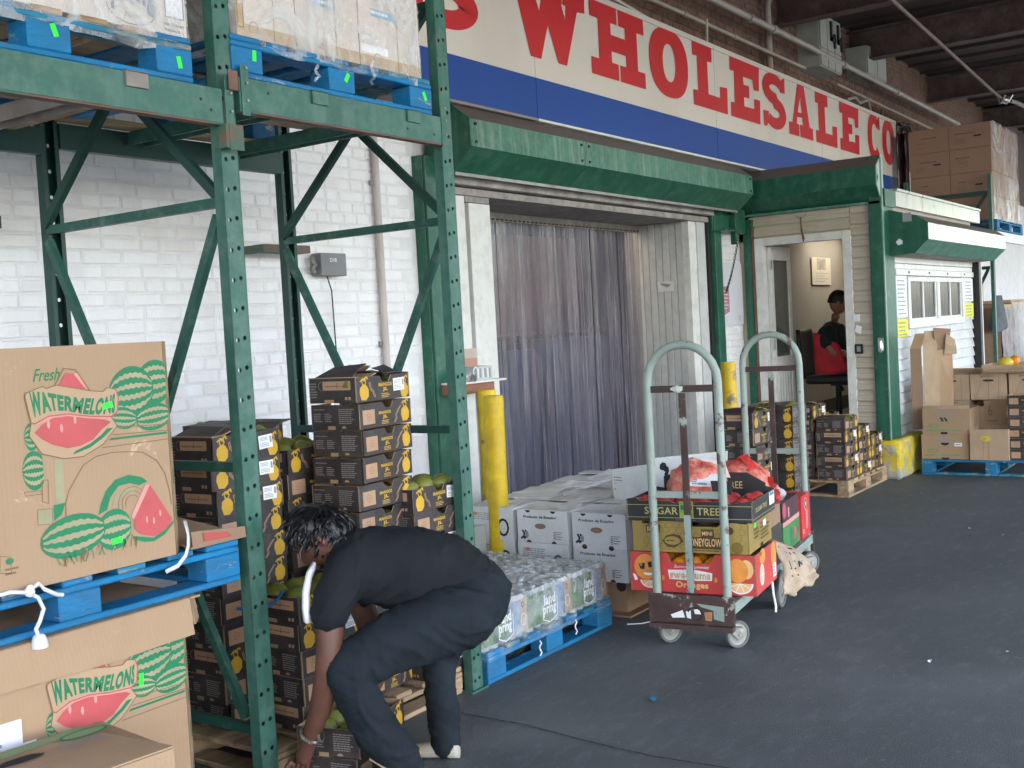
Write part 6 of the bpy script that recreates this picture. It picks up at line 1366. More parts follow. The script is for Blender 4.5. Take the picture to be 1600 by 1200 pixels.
def wbox(x0,y0,z0,label,kind=0,L=.5,Wd=.335,H=.182,rot=0,open_=True):
    o=carton('white_carton',x0,x0+L,y0,y0+Wd,z0,z0+H,WHITE,label,GB,open_top=False,prints=bp_front(kind),loc_rot=rot)
    if open_:
        h=H; hx,hy=L/2,Wd/2; r=rgm.uniform
        flap(o,[(-hx,hy,h),(-hx,-hy+.01,h),(-hx+.20,-hy+r(.0,.05),h+r(.01,.025)),(-hx+.19,hy-r(0,.03),h+r(.004,.02))],WHITE)
        flap(o,[(hx,-hy,h),(hx,hy,h),(hx-.24,hy-r(0,.05),h+r(.008,.03)),(hx-.22,-hy+r(0,.06),h+r(.004,.02))],WHITE)
        flap(o,[(-hx+.03,-hy,h),(hx-.03,-hy,h),(hx-.1,-hy+.14,h+r(.012,.04)),(-hx+.08,-hy+.13,h+r(.006,.02))],WHITE)
    return o
wbox(5.20,2.93,.172,'white Ecuador carton at the lower right of the pile, on the brown base',open_=False)
wbox(5.20,3.30,.172,'white Ecuador carton in the lower row, middle of the pile',1,open_=False)
wbox(5.22,3.67,.172,'white carton in the lower row behind the yellow bollard',1,open_=False)
wbox(5.19,2.925,.356,'white Ecuador carton on top at the right, with loose lid flaps')
wbox(5.20,3.295,.356,'white Ecuador carton on top in the middle, with loose lid flaps')
wbox(5.21,3.67,.356,'open white carton on top behind the yellow bollards',1)
for i,(x,y) in enumerate(((5.73,2.95),(5.73,3.32),(5.74,3.70),(6.26,3.35),(6.26,3.72))):
    wbox(x,y,.172,['white carton','plain white carton'][0]+f' {["second row right","second row middle","second row left","back row right","back row left"][i]} at the bottom of the pile',1,open_=False)
    wbox(x,y,.356,f'white carton with bent flaps, {["second row right","second row middle","second row left","back row right","back row left"][i]} on top of the pile',1)
o=carton('white_carton',5.05,5.20,3.86,4.12,.20,.44,M('dull_white_card',(.46,.49,.49),.6,.08,4),'dull white carton with green leaf print behind the right rack post',prints=lambda px,py,w,wy,h:(px.fine(w*.3,w*.9,h*.4,h*.55,2,INK,1,3),px.ell(w*.15,h*.5,w*.14,h*.16,WMGREEN,1,8),px.ell(w*.1,h*.7,w*.1,h*.1,WMGREEN,1,8)))
for z,l in ((.0,'lower'),(.22,'upper')): 
    pass
carton('brown_base_carton',5.21,5.7,2.95,3.26,.012,.168,KRAFT3,'squat brown carton under the white carton pile by the trolley',prints=lambda px,py,w,wy,h:(px.ell(w*.2,h*.45,w*.1,h*.3,DARK,1,10,0,180),px.ell(w*.9,h*.9,w*.1,h*.2,DARK,1,10)))
for y in (3.30,3.68): carton('brown_base_carton',5.22,5.7,y,y+.33,.012,.168,KRAFT3,'squat brown carton under the white pile, '+('middle' if y<3.5 else 'by the bollard'))
for x in (5.73,6.26):
    for y in (2.97,3.34,3.72):
        if x>6 and y<3.2: continue
        carton('brown_base_carton',x,x+.48,y,y+.32,.012,.168,KRAFT3,f'brown carton hidden under the white pile, {"second" if x<6 else "back"} row {"right" if y<3.2 else "middle" if y<3.6 else "left"}')
b=MB(); b.box(5.15,6.8,2.9,4.1,0,.01,KRAFT3); tag(b.build('cardboard_sheet'),'flat cardboard sheet on the floor under the white carton pile','cardboard')
# tilted open lid leaning on the pile
e=empty('tilted_white_carton',(5.75,3.05,.54))
def tp(pts,mt,nm,pr=None):
    o=flap(e,[(x-5.75,y-3.05,z-.54) for x,y,z in pts],mt,nm,.006)
    if pr:
        a,b_,c,d=[Vector((x-5.75,y-3.05,z-.54)) for x,y,z in pts]; U=(b_-a); V=(d-a); w,h=U.length,V.length; b=MB(); n=U.normalized().cross(V.normalized()); P=PR(b,a+ (n*.008 if n.dot(Vector((-.8,-.5,.2)))>0 else -n*.008),U.normalized(),V.normalized(),n if n.dot(Vector((-.8,-.5,.2)))>0 else -n); pr(P,w,h); b.build('print',e)
LEAF=M('leaf_green_ink',(.07,.32,.05),.6,.15,8)
tp([(5.62,3.23,.55),(5.55,2.97,.55),(5.56,2.93,.77),(5.63,3.24,.72)],WHITE,'end_panel',lambda P,w,h:(P.ell(w*.45,h*.45,w*.12,h*.07,LINE,1,12),P.ell(w*.45,h*.45,w*.1,h*.05,KRAFT3,2,12),P.fine(w*.05,w*.35,h*.3,h*.8,5,GREYINK,1,3),P.ell(w*.78,h*.16,w*.1,h*.07,LEAF,1,8),P.ell(w*.85,h*.30,w*.05,h*.13,LEAF,1,8),P.ell(w*.82,h*.05,w*.12,h*.04,INK,1,8)))
tp([(5.56,2.95,.60),(5.68,2.56,.62),(5.70,2.55,.83),(5.57,2.93,.80)],WHITE,'long_panel',lambda P,w,h:(P.ell(w*.12,h*.75,w*.05,h*.12,INK,1,7),P.ell(w*.17,h*.62,w*.04,h*.14,INK,1,7),P.line([(w*.86,h*.85),(w*.87,h*.6),(w*.84,h*.5)],w*.03,INK,1),P.line([(w*.93,h*.88),(w*.94,h*.65),(w*.91,h*.52)],w*.03,INK,1),P.fine(w*.48,w*.72,h*.4,h*.55,2,GREYINK,1,3),P.ring(w*.42,h*.4,w*.025,h*.1,.003,GREYINK,1,8)))
tp([(5.62,3.23,.55),(5.97,3.2,.56),(5.97,3.2,.70),(5.63,3.24,.72)],WHITE,'back_panel')
tp([(5.62,3.22,.545),(5.55,2.96,.545),(5.95,2.9,.545),(5.97,3.2,.545)],WHITE,'base_panel')
tag(e,'tilted empty white carton lid leaning on the white pile with a green leaf print','carton')
# ================================================================= WATER PACKS
PW=pallet('blue pallet under the shrink wrapped water bottles',4.46,3.43,0,1.10,1.0,.14,seed=51)
CLR=M('clear_plastic',(.62,.68,.70),.08,.1,6,spec=.7,alpha=.55,bump=.35,bscale=30)
CAPM=M('bottle_cap_pale',(.46,.52,.55),.4,.1,9)
b=MB(); pr_=[(.030,0),(.033,.006),(.032,.03),(.029,.04),(.032,.05),(.0325,.07),(.029,.078),(.0325,.086),(.0325,.13),(.028,.155),(.014,.178),(.0135,.185)]
b.lathe(pr_,CLR,10); b.lathe([(.0145,.184),(.0145,.198),(.012,.2)],CAPM,10); BOT=b.mesh('bottle',True)
SHR=M('shrink_film',(.72,.77,.79),.16,.2,9,spec=.8,avar=(.02,.34,8),bump=1.0,bscale=22,spot=(.86,.9,.92),spot_amt=.5,spot_scale=16,spot_hard=.1)
SHRT=M('shrink_film_top',(.70,.75,.78),.14,.3,9,spec=.8,avar=(.35,.98,11),bump=1.0,bscale=26,spot=(.9,.93,.95),spot_amt=.5,spot_scale=18,spot_hard=.06)  # whiter and more opaque than the sides: glare of crumpled film painted in
LBG=M('label_forest',(.06,.16,.05),.35,.7,22,spot=(.16,.25,.14),spot_amt=.5,spot_scale=18,spot_hard=.15)
LBB=M('label_blue',(.10,.20,.36),.35,.4,12,spot=(.45,.5,.56),spot_amt=.45,spot_scale=9,spot_hard=.2)
LBT=M('label_tan',(.42,.30,.20),.45,.2,10)
def pack(x0,y0,z0,L,Wd,label,lettered):
    e=empty('water_pack',(x0+L/2,y0+Wd/2,z0)); nx=max(2,int(L/.067)); ny=max(2,int(Wd/.067))
    for i in range(nx):
        for j in range(ny):
            inst(BOT,'bottle',e,(-L/2+(i+.5)*L/nx+rgm.uniform(-.004,.004),-Wd/2+(j+.5)*Wd/ny+rgm.uniform(-.004,.004),rgm.uniform(-.012,.002)),rot=(rgm.uniform(-.09,.09),rgm.uniform(-.09,.09),0))
    b=MB(); vs=[]; n=44; m=8
    for j in range(m+1):
        t=j/m
        for i in range(n):
            a=2*math.pi*i/n; ca,sa=math.cos(a),math.sin(a); k=1/max(abs(ca),abs(sa)); k=min(k,1.33)
            x=ca*k*(L/2+.011); y=sa*k*(Wd/2+.011); w=.006*noise.noise(Vector((x*22,y*22,t*6+z0*9)))
            z=t*.196 if t<.9 else .186+.012*(t-.9)*10*.5
            sh=1 if t<.8 else 1-.10*(t-.8)/.2
            vs.append((x*(sh)+w*ca,y*sh+w*sa,z+w))
    top=len(vs)
    fs=[(j*n+i,j*n+(i+1)%n,(j+1)*n+(i+1)%n,(j+1)*n+i) for j in range(m) for i in range(n)]
    for r,f in ((.6,.004),(.25,.0)):
        for i in range(n):
            v=vs[m*n+i]; vs.append((v[0]*r,v[1]*r,v[2]+f+.016*noise.noise(Vector((v[0]*22*r,v[1]*22*r,3)))))
    for q in (0,1):
        fs+=[((m+q)*n+i,(m+q)*n+(i+1)%n,(m+q+1)*n+(i+1)%n,(m+q+1)*n+i) for i in range(n)]
    fs.append(tuple((m+2)*n+i for i in range(n)))
    ns=(m-1)*n
    b.add(vs,fs[:ns],SHR); b.add(vs,fs[ns:],SHRT); b.build('shrink_wrap',e,smooth=True)
    if lettered:
        b=MB(); P=PR(b,(-L/2,-Wd/2-.0015,.0),(1,0,0),(0,0,1),(0,-1,0))
        # printed band: forest, sky-blue water, tan strip
        segs_=[(0,.30,LBG),(.30,.58,LBG),(.58,.84,LBB),(.84,1,LBT)]
        for a,e2,mt in segs_:
            for r in range(6):
                c=[]; 
                for s in range(7):
                    u=L*(a+(e2-a)*s/6); c.append(u)
                for s in range(6):
                    v0,v1=.018+.158*r/6,.018+.158*(r+1)/6
                    if mt is LBG and r>=4 and (s+r)%3==0: continue
                    P.poly([(c[s],v0),(c[s+1],v0),(c[s+1],v1),(c[s],v1)],mt,1+.4*((s*3+r)%2))
        P.text('land',L*.36,.095,L*.26,.05,PAPER,4,bold=.03); P.text('pring',L*.34,.04,L*.28,.058,PAPER,4,bold=.03)
        P.line([(L*.33,.10),(L*.33,.03),(L*.48,.008),(L*.66,.03),(L*.66,.12)],.004,PAPER,4.3)
        P.ring(L*.9,.075,.02,.028,.003,PAPER,4,12); P.text('0',L*.87,.13,.02,.03,INK,4)
        b.build('printed_band',e)
    return tag(e,label,'water pack','shrink wrapped water packs')
ks=[(3.915,2.95,.345,'water pack printed land pring at the near end of the front row'),(4.265,2.95,.385,'water pack printed land pring in the middle of the front row'),(4.655,2.95,.34,'water pack at the trolley end of the front row')]
for x,y,L,l in ks: pack(x,y,.142,L,.30,l,True)
for y,nm in ((3.26,'middle'),(3.57,'back')):
    for x,L,q in ((3.915,.36,'left'),(4.285,.36,'middle'),(4.655,.34,'right')): pack(x,y,.142,L,.30,f'clear water pack in the {nm} row, {q} of the pallet',False)
film('stretch_wrap',3.90,5.005,2.94,3.92,.10,.335,'thin clear film stretched round the water packs on the blue pallet',13,skirt=.035,mat=M('water_film',(.85,.88,.9),.12,.05,6,spec=.8,avar=(.0,.30,5),bump=1.0,bscale=10))
b=MB()
for x,z in ((4.30,.1),(4.62,.12)):
    b.tube([(x+.01*math.sin(k*2),2.91,z-.014*k) for k in range(6)],.004,PAPER,5)
tag(b.build('wrap_tail'),'white twisted film ends hanging from the water pallet','plastic wrap')
# ================================================================= U-BOAT TROLLEY AND ITS LOAD
CA=rad(8.1); CT=empty('hand_trolley',(4.78,2.355,0),CA)
def cb(mb,nm,par=CT,**k): return mb.build(nm,par,**k)
def wheel(par,x,y,r,w,nm='wheel'):
    e=empty(nm,(x,y,r)); e.parent=par
    b=MB(); n=22; P=[(r*.80,-w*.5),(r*.96,-w*.5),(r,-w*.3),(r,w*.3),(r*.96,w*.5),(r*.80,w*.5)]
    vs=[(a*math.cos(2*math.pi*k/n),q,a*math.sin(2*math.pi*k/n)) for a,q in P for k in range(n)]
    b.add(vs,[(i*n+k,i*n+(k+1)%n,((i+1)%6)*n+(k+1)%n,((i+1)%6)*n+k) for i in range(6) for k in range(n)],RUBBER); b.build('tyre',e,smooth=True)
    b=MB(); P=[(.0,-w*.42),(r*.35,-w*.5),(r*.5,-w*.3),(r*.79,-w*.36),(r*.79,w*.36),(r*.5,w*.3),(r*.35,w*.5),(.0,w*.42)]
    vs=[(max(a,.001)*math.cos(2*math.pi*k/n),q,max(a,.001)*math.sin(2*math.pi*k/n)) for a,q in P for k in range(n)]
    b.add(vs,[(i*n+k,i*n+(k+1)%n,(i+1)*n+(k+1)%n,(i+1)*n+k) for i in range(7) for k in range(n)],GALV); b.build('rim',e,smooth=True)
    return e
LX=1.72
def handle(x):
    b=MB(); hw=.172; r=.0205; pts=[(x,-hw,.13),(x,-hw,.5),(x,-hw,1.26)]
    for k in range(1,12): a=math.pi*k/12; pts.append((x,-hw*math.cos(a),1.265+.178*math.sin(a)))
    pts+=[(x,hw,1.26),(x,hw,.5),(x,hw,.13)]
    b.tube(pts,r,CARTP,12); cb(b,'end_handle',smooth=True)
    for z in (1.235,.735):
        b=MB(); b.box(x-.008,x+.008,-hw+.015,hw-.015,z-.016,z+.016,CARTR if z>1 else CARTP); cb(b,'cross_bar')
    b=MB(); b.box(x-.014,x-.002,-.016,.016,.27,1.215,CARTR); cb(b,'centre_bar')
    if x<.1:
        b=MB(); b.box(x-.0165,x-.0145,-.0165,.0165,.27,.64,CARTP); cb(b,'painted_strip'); b=MB(); b.ball((x-.012,.02,1.235),.022,M('blob_white',(.6,.66,.62),.4,.2,20),(.4,1.3,.7),jit=.5); cb(b,'weld_blob')
handle(0.0); handle(LX)
b=MB(); b.box(-.02,LX+.02,-.205,.205,.232,.250,CARTR); cb(b,'deck',bevel=.004)
for x in (-.022,LX+.022):
    b=MB(); b.box(x-.006,x+.006,-.21,.21,.125,.262,CARTR); b.box(x-.03,x+.03,-.205,.205,.10,.125,CARTR); cb(b,'end_plate',bevel=.003)
b=MB(); p=PR(b,(-.0285,.10,.135),(0,-1,0),(0,0,1),(-1,0,0)); p.poly([(.0,.03),(.06,.055),(.07,.02),(.01,.015)],PAPER,1); p.poly([(.075,.05),(.10,.055),(.10,.015),(.08,.02)],PAPER,1); p.ring(.12,.04,.035,.03,.008,INK,2,12,-80,160); p.poly([(.115,.06),(.14,.065),(.15,.04),(.12,.04)],PAPER,1)
p.poly([(.165,.05),(.205,.055),(.20,.01),(.17,.012)],M('orange_sticker',(.5,.24,.12),.6,.3,20),1); p.poly([(.13,.09),(.26,.08),(.26,.01),(.21,.02),(.21,.06),(.15,.075)],CARTP,.6); cb(b,'torn_stickers')
for y in (-.2,.2):
    b=MB(); b.box(.0,LX,y-.008,y+.008,.18,.231,CARTP); cb(b,'side_rail')
for x,y,r,w in ((.045,-.165,.066,.032),(.045,.165,.066,.032),(LX-.045,-.165,.066,.032),(LX-.045,.165,.066,.032)):
    e=empty('caster',(x,y,0)); e.parent=CT; e.rotation_euler=(0,0,rad(-38))
    wheel(e,.035,0,r,w)
    b=MB()
    for s in (-1,1): b.add([(-.03,s*.022,.10),(.03,s*.022,.10),(.055,s*.022,.055),(.03,s*.022,.04)]+[(-.03,s*.026,.10),(.03,s*.026,.10),(.055,s*.026,.055),(.03,s*.026,.04)],[(0,1,2,3),(7,6,5,4),(0,4,5,1),(1,5,6,2),(2,6,7,3),(3,7,4,0)],GALV)
    b.box(-.04,.045,-.04,.04,.098,.104,GALV); b.tube([(.035,-.03,r),(.035,.03,r)],.009,STEEL,8); b.build('fork',e)
for y in (-.205,.205): wheel(CT,LX/2,y,.10,.036,'wheel')
b=MB(); b.tube([(LX/2,-.2,.1),(LX/2,.2,.1)],.012,GALV,8); b.box(LX/2-.05,LX/2+.05,-.18,-.16,.1,.23,GALV); b.box(LX/2-.05,LX/2+.05,.16,.18,.1,.23,GALV); cb(b,'axle')
tag(CT,'tall two-handled stock trolley in pale green and rusty brown, loaded with fruit boxes','trolley')
# ---- load. w2: trolley-local -> world
def w2(x,y,z): c,s=math.cos(CA),math.sin(CA); return (4.78+x*c-y*s,2.355+x*s+y*c,z)
RED=M('orange_box_red',(.58,.06,.055),.45,.06,5)
ORJ=M('orange_ink',(.80,.30,.06),.5,.15,12); ORL=M('orange_pale_ink',(.85,.50,.22),.5,.1,12)
GOLD=M('honey_gold',(.36,.25,.07),.6,.12,9); GOLDD=M('honey_dark_ink',(.085,.055,.02),.6,.1,9); GOLDL=M('honey_line',(.20,.13,.03),.6)
BLK=M('sugar_black',(.030,.032,.034),.5,.2,6); GYEL=flat('gold_ink',(.55,.47,.16)); LGRN=M('lime_ink',(.22,.42,.05),.5,.2,40)
def tray(nm,lx0,lx1,ly0,ly1,z0,h,mat,label,prints,cut=None,inside=KIN,group='fruit boxes on the trolley',tabs=None):
    L,Wd=lx1-lx0,ly1-ly0; hx,hy,t=L/2,Wd/2,.006; b=MB()
    def side(O,U,Ln,prof):
        O=Vector(O);U=Vector(U);N=Vector((U.y,-U.x,0))
        for i in range(len(prof)-1):
            (a,ha),(e,hb)=prof[i],prof[i+1]
            if e-a<1e-6: continue
            v=[O+U*a,O+U*e,O+U*e+Vector((0,0,hb)),O+U*a+Vector((0,0,ha))]; w=[q-N*t for q in v]
            b.add(v,[(0,1,2,3)],mat); b.add(w,[(3,2,1,0)],inside); b.add(v+w,[(3,2,6,7),(0,4,5,1)],KRAFT2)
            if i==0: b.add(v+w,[(0,3,7,4)],KRAFT2)
            if i==len(prof)-2: b.add(v+w,[(1,5,6,2)],KRAFT2)
    pr_=cut or (lambda Ln:[(0,h),(Ln,h)])
    fl=lambda Ln:[(0,h),(Ln,h)]
    side((-hx,hy,0),(0,-1,0),Wd,pr_(Wd)); side((hx,-hy,0),(0,1,0),Wd,pr_(Wd)); side((-hx,-hy,0),(1,0,0),L,fl(L)); side((hx,hy,0),(-1,0,0),L,fl(L))
    b.add([(-hx,-hy,.004),(hx,-hy,.004),(hx,hy,.004),(-hx,hy,.004)],[(0,1,2,3)],inside)
    prints(PR(b,(-hx,hy,0),(0,-1,0),(0,0,1),(-1,0,0)),PR(b,(-hx,-hy,0),(1,0,0),(0,0,1),(0,-1,0)),Wd,L,h)
    o=b.build(nm,loc=w2((lx0+lx1)/2,(ly0+ly1)/2,z0),rotz=CA); return tag(o,label,'fruit box',group)
def pr_orange(p,q,w,L,h):
    # plain smiling orange with shades, lettering, whole orange and half slices
    p.ell(w*.13,h*.62,w*.095,h*.33,ORJ,1,20); p.poly([(w*.07,h*.70),(w*.125,h*.72),(w*.12,h*.56),(w*.085,h*.56)],INK,2); p.poly([(w*.145,h*.74),(w*.20,h*.78),(w*.195,h*.64),(w*.155,h*.6)],INK,2); p.poly([(w*.075,h*.69),(w*.105,h*.70),(w*.095,h*.62)],GREYINK,3)
    p.ell(w*.15,h*.47,w*.04,h*.07,PAPER,2,12,180,360); p.poly([(w*.02,h*.45),(w*.045,h*.40),(w*.06,h*.28),(w*.035,h*.26)],PAPER,2)
    p.ell(w*.16,h*.28,w*.08,h*.2,PAPER,1.5,14,180,360); p.ell(w*.16,h*.28,w*.07,h*.17,ORL,2,14,180,360)
    for k in range(3): p.line([(w*.16,h*.28),(w*(.16+.05*(k-1)),h*.14)],.0025,PAPER,3)
    p.text('Summer Yummies',w*.36,h*.63,w*.28,h*.08,PAPER,1,shear=.4)
    P=[(w*.31,h*.57),(w*.52,h*.60),(w*.665,h*.53),(w*.66,h*.34),(w*.53,h*.32),(w*.32,h*.34)]
    p.poly(P,PAPER,1); p.text('sweetums',w*.325,h*.36,w*.325,h*.18,GREYINK,2,bold=.05); p.text('sweetums',w*.329,h*.375,w*.317,h*.165,ORL,3,bold=.02)
    p.text('Oranges',w*.37,h*.09,w*.26,h*.2,ORL,2,bold=.04)
    p.ell(w*.86,h*.62,w*.085,h*.30,ORJ,1,20); p.ell(w*.93,h*.66,w*.055,h*.24,ORL,.8,16)
    p.ell(w*.88,h*.31,w*.10,h*.27,PAPER,1.8,16,180,360); p.ell(w*.88,h*.31,w*.088,h*.235,ORL,2.4,16,180,360)
    for k in range(4): a=rad(205+42*k); p.line([(w*.88,h*.31),(w*.88+w*.085*math.cos(a),h*.31+h*.22*math.sin(a))],.003,PAPER,3)
    for u in (.27,.69): p.ell(w*u,h*.36,w*.012,h*.07,ORJ,1,8)
    q.ell(L*.28,h*.42,L*.10,h*.27,PAPER,1.4,16); q.ell(L*.28,h*.42,L*.085,h*.23,ORL,2,16)
    for k in range(6): a=rad(60*k); q.line([(L*.28,h*.42),(L*.28+L*.08*math.cos(a),h*.42+h*.22*math.sin(a))],.003,PAPER,2.6)
    q.ell(L*.33,h*.86,L*.13,h*.2,ORJ,.8,16); q.ell(L*.85,h*.7,L*.12,h*.34,ORJ,1,16); q.rect(L*.80,L*.95,h*.1,h*.45,PAPER,1.6); q.fine(L*.82,L*.93,h*.15,h*.4,3,INK,2.2,4); q.poly([(L*.22,h*.98),(L*.32,h*.99),(L*.26,h*.86)],M('leaf_dark',(.05,.16,.04),.5,.2,9),1.5)
def cut_o(Ln): h=.19; return [(0,h),(Ln*.30,h),(Ln*.34,h*.76),(Ln*.65,h*.76),(Ln*.69,h),(Ln,h)]
o1=tray('orange_tray',.055,.46,-.295,.325,.252,.19,RED,'red orange box with a cartoon orange at the bottom of the trolley load',pr_orange,cut_o)
for k in range(10): 
    b=None
b=MB(); b.ball((0,0,0),.04,ORANGEF,n=10,m=8); ORM=b.mesh('orange',True)
for i in range(3):
    for j in range(7): inst(ORM,'orange',o1,(-.14+.09*i,-.25+.083*j,.125+rgm.uniform(-.006,.006)))
def pr_honey(p,q,w,L,h):
    for P,Wd,se in ((p,w,1),(q,L,2)):
        r_=.017; row=0; y=0
        while y<h:
            x=(row%2)*r_
            while x<Wd:
                if 0.02<x<Wd-.02 and 0.012<y<h-.01 and (random.random()<.85): P.ring(x,y,r_*.95,r_*.85,.0018,GOLDL,1,6)
                x+=2*r_
            y+=r_*1.55; row+=1
    for u0,u1 in ((.0,.09),(.80,.92)): p.rect(w*u0,w*u1,0,h,GOLD,1.5)
    p.poly([(w*.12,h*.62),(w*.24,h*.62),(w*.25,h*.88),(w*.18,h*.95),(w*.12,h*.86)],GOLDD,2); p.text('SWEET',w*.13,h*.66,w*.10,h*.16,ORL,3,bold=.03)
    p.poly([(w*.26,h*.36),(w*.30,h*.55),(w*.36,h*.60),(w*.42,h*.55),(w*.445,h*.36),(w*.37,h*.15),(w*.31,h*.16)],GOLDD,2); p.ell(w*.35,h*.38,w*.07,h*.14,GOLD,2.6,14); p.fine(w*.30,w*.40,h*.33,h*.43,1,GOLDD,3.2,2)
    p.rect(w*.46,w*.78,h*.14,h*.52,GOLDD,2); p.rect(w*.60,w*.71,h*.50,h*.78,GOLDD,2); p.text('MINI',w*.61,h*.58,w*.085,h*.13,ORL,3,bold=.02)
    p.text('HONEYGLOW',w*.47,h*.22,w*.30,h*.26,ORL,3,bold=.025); p.fine(w*.47,w*.77,h*.05,h*.12,1,GOLDD,2,4)
    p.ell(w*.83,h*.75,w*.05,h*.14,GOLDD,2,9); p.ell(w*.90,h*.2,w*.05,h*.2,GOLDL,2,12)
    q.fine(L*.2,L*.45,h*.35,h*.75,3,GOLDD,2,5); q.fine(L*.5,L*.9,h*.2,h*.8,5,GOLDD,2,8); q.rect(L*.62,L*.75,h*.6,h*.8,PAPER,3); q.ell(L*.25,h*.83,L*.045,h*.09,FLUO,3,10); q.rect(L*.48,L*.6,0,h*.12,DARK,2)
def cut_h(Ln): h=.15; return [(0,h*.9),(Ln*.2,h*.9),(Ln*.24,h),(Ln*.44,h),(Ln*.5,h*.84),(Ln*.74,h*.84),(Ln*.78,h),(Ln,h*.95)]
tray('honeyglow_box',.075,.50,-.265,.31,.443,.148,GOLD,'honeycomb patterned golden box in the middle of the trolley stack',pr_honey,cut_h)
def pr_sugar(p,q,w,L,h):
    for v in (.18,.80): p.line([(w*.0,h*v),(w,h*v)],.0022,GYEL,1)
    p.text('SUGAR',w*.15,h*.34,w*.27,h*.36,GYEL,2,bold=.01); p.text('TREE',w*.57,h*.34,w*.18,h*.36,GYEL,2,bold=.01)
    p.rect(w*.435,w*.54,h*.2,h*.98,LGRN,1.5); p.line([(w*.435,h*.2),(w*.54,h*.2),(w*.54,h*.98),(w*.435,h*.98),(w*.435,h*.2)],.003,GYEL,2.4); p.rect(w*.48,w*.495,h*.24,h*.6,RACKD,2.2)
    for d in (.455,.49,.52): p.ell(w*d,h*.7,w*.016,h*.13,WMGREEN,2.3,8)
    p.fine(w*.4,w*.57,h*.06,h*.11,1,LTXT,1,3)
    q.text('SUGAR TREE',L*.12,h*.42,L*.5,h*.22,GYEL,1,shear=.1); q.rect(L*.73,L*.96,h*.35,h*.98,PAPER,2); q.rect(L*.75,L*.94,h*.8,h*.96,M('blue_label',(.08,.22,.45),.5),3); q.line([(0,h*.15),(L,h*.15)],.002,GYEL,1)
def cut_s(Ln): h=.1; return [(0,h*1.05),(Ln*.08,h*1.15),(Ln*.11,h*.98),(Ln*.36,h*.98),(Ln*.40,h*.86),(Ln*.55,h*.86),(Ln*.60,h*.98),(Ln*.80,h*.98),(Ln*.83,h*.86),(Ln*.9,h*.95),(Ln,h*1.05)]
s_=tray('sugar_tree_box',.07,.50,-.29,.335,.593,.098,BLK,'black SUGAR TREE tray of red fruit on top of the trolley stack',pr_sugar,cut_s,inside=M('black_inside',(.06,.055,.055),.7,.2,7))
b=MB(); b.ball((0,0,0),.046,POMEG,(1,1,.92),12,9,jit=.05); b.lathe([(.014,.036),(.011,.05),(.016,.058)],POMEG,8); PGM=b.mesh('pomegranate',True)
rg=random.Random(6)
for i in range(3):
    for j in range(6): inst(PGM,'pomegranate',s_,(-.15+.1*i+rg.uniform(-.01,.01),-.25+.1*j+rg.uniform(-.012,.012),.062+rg.uniform(-.008,.008)),rot=(rg.uniform(-1.2,1.2),rg.uniform(-1.2,1.2),0))
# raised far end panel of the sugar tray
b=MB(); pts=[(.26,.0),(.26,.13),(.17,.155),(-.18,.15),(-.27,.10),(-.27,.0)]
b.prism(pts,lambda u,v,d:(d,u,v+.03),.205,.211,BLK); p=PR(b,(.205,.26,.03),(0,-1,0),(0,0,1),(-1,0,0)); p.text('SUGAR',.13,.07,.12,.035,GYEL,1); p.rect(.265,.31,.065,.115,LGRN,1); p.text('TREE',.325,.07,.09,.035,GYEL,1); p.rect(.16,.22,.12,.13,LTXT,1)
b.build('end_panel',s_)
b=MB(); b.prism([(-.04,0),(.05,0),(.06,.075),(-.05,.075)],lambda u,v,d:(d,u-.13,v+.10),-.06,-.054,BLK); b.build('corner_tab',s_)
# red mesh bags
def netbag(x,y,z,sx,sy,sz,label,seed,neck):
    e=empty('net_bag',w2(x,y,z),CA); rg=random.Random(seed)
    b=MB(); n=30; m=20; vs=[]
    for i in range(m+1):
        t=math.pi*i/m
        for k in range(n):
            a=2*math.pi*k/n; d=Vector((math.sin(t)*math.cos(a),math.sin(t)*math.sin(a),math.cos(t)))
            lump=1+.16*noise.noise(d*2.2+Vector((seed,0,0)))+.06*noise.noise(d*6+Vector((0,seed,0)))
            q=Vector((d.x*sx,d.y*sy,max(d.z,-.55)*sz))*lump; vs.append(q+Vector((0,0,sz*.5)))
    b.add(vs,[(i*n+k,(i+1)*n+k,(i+1)*n+(k+1)%n,i*n+(k+1)%n) for i in range(m) for k in range(n)],REDNET); b.build('net',e,smooth=True)
    if neck:
        b=MB(); q=[Vector(neck[0]),Vector(neck[1]),Vector(neck[2])]; pts=[]; rs=[]
        for k in range(12):
            t=k/11; c=q[0]*(1-t)**2+q[1]*2*t*(1-t)+q[2]*t*t; pts.append(c+Vector((.012*math.sin(k*2.3),.012*math.cos(k*3.1),.008*math.sin(k*1.7)))); rs.append(.085*(1-t)**1.2+.02+.014*math.sin(k*2.1)+(.02 if k==11 else 0))
        vs=[]; nn=16
        for k in range(12):
            for j in range(nn):
                a=2*math.pi*j/nn; r=rs[k]*(1+.35*math.sin(a*5+k*.3)*(.3+.7*k/11)); vs.append(pts[k]+Vector((.3*math.cos(a)*r,math.cos(a)*r*.6,math.sin(a)*r)))
        b.add(vs,[(k*nn+j,k*nn+(j+1)%nn,(k+1)*nn+(j+1)%nn,(k+1)*nn+j) for k in range(11) for j in range(nn)],M('red_net_bright',(.62,.05,.045),.4,.25,30,bump=.8,bscale=50)); b.build('twisted_neck',e,smooth=True)
    b=MB()
    for k in range(5):
        a=rg.uniform(0,6.28); b.ball((sx*.45*math.cos(a),sy*.45*math.sin(a),sz*.75),.045,M('peach_fruit',(.75,.36,.22),.45,.15,9),n=10,m=7)
    b.build('fruit',e,smooth=True)
    return tag(e,label,'net bag','red mesh bags on the trolley')
nb=netbag(.40,.07,.655,.15,.15,.13,'red mesh bag with white label panels, nearer one on the trolley',2,None)
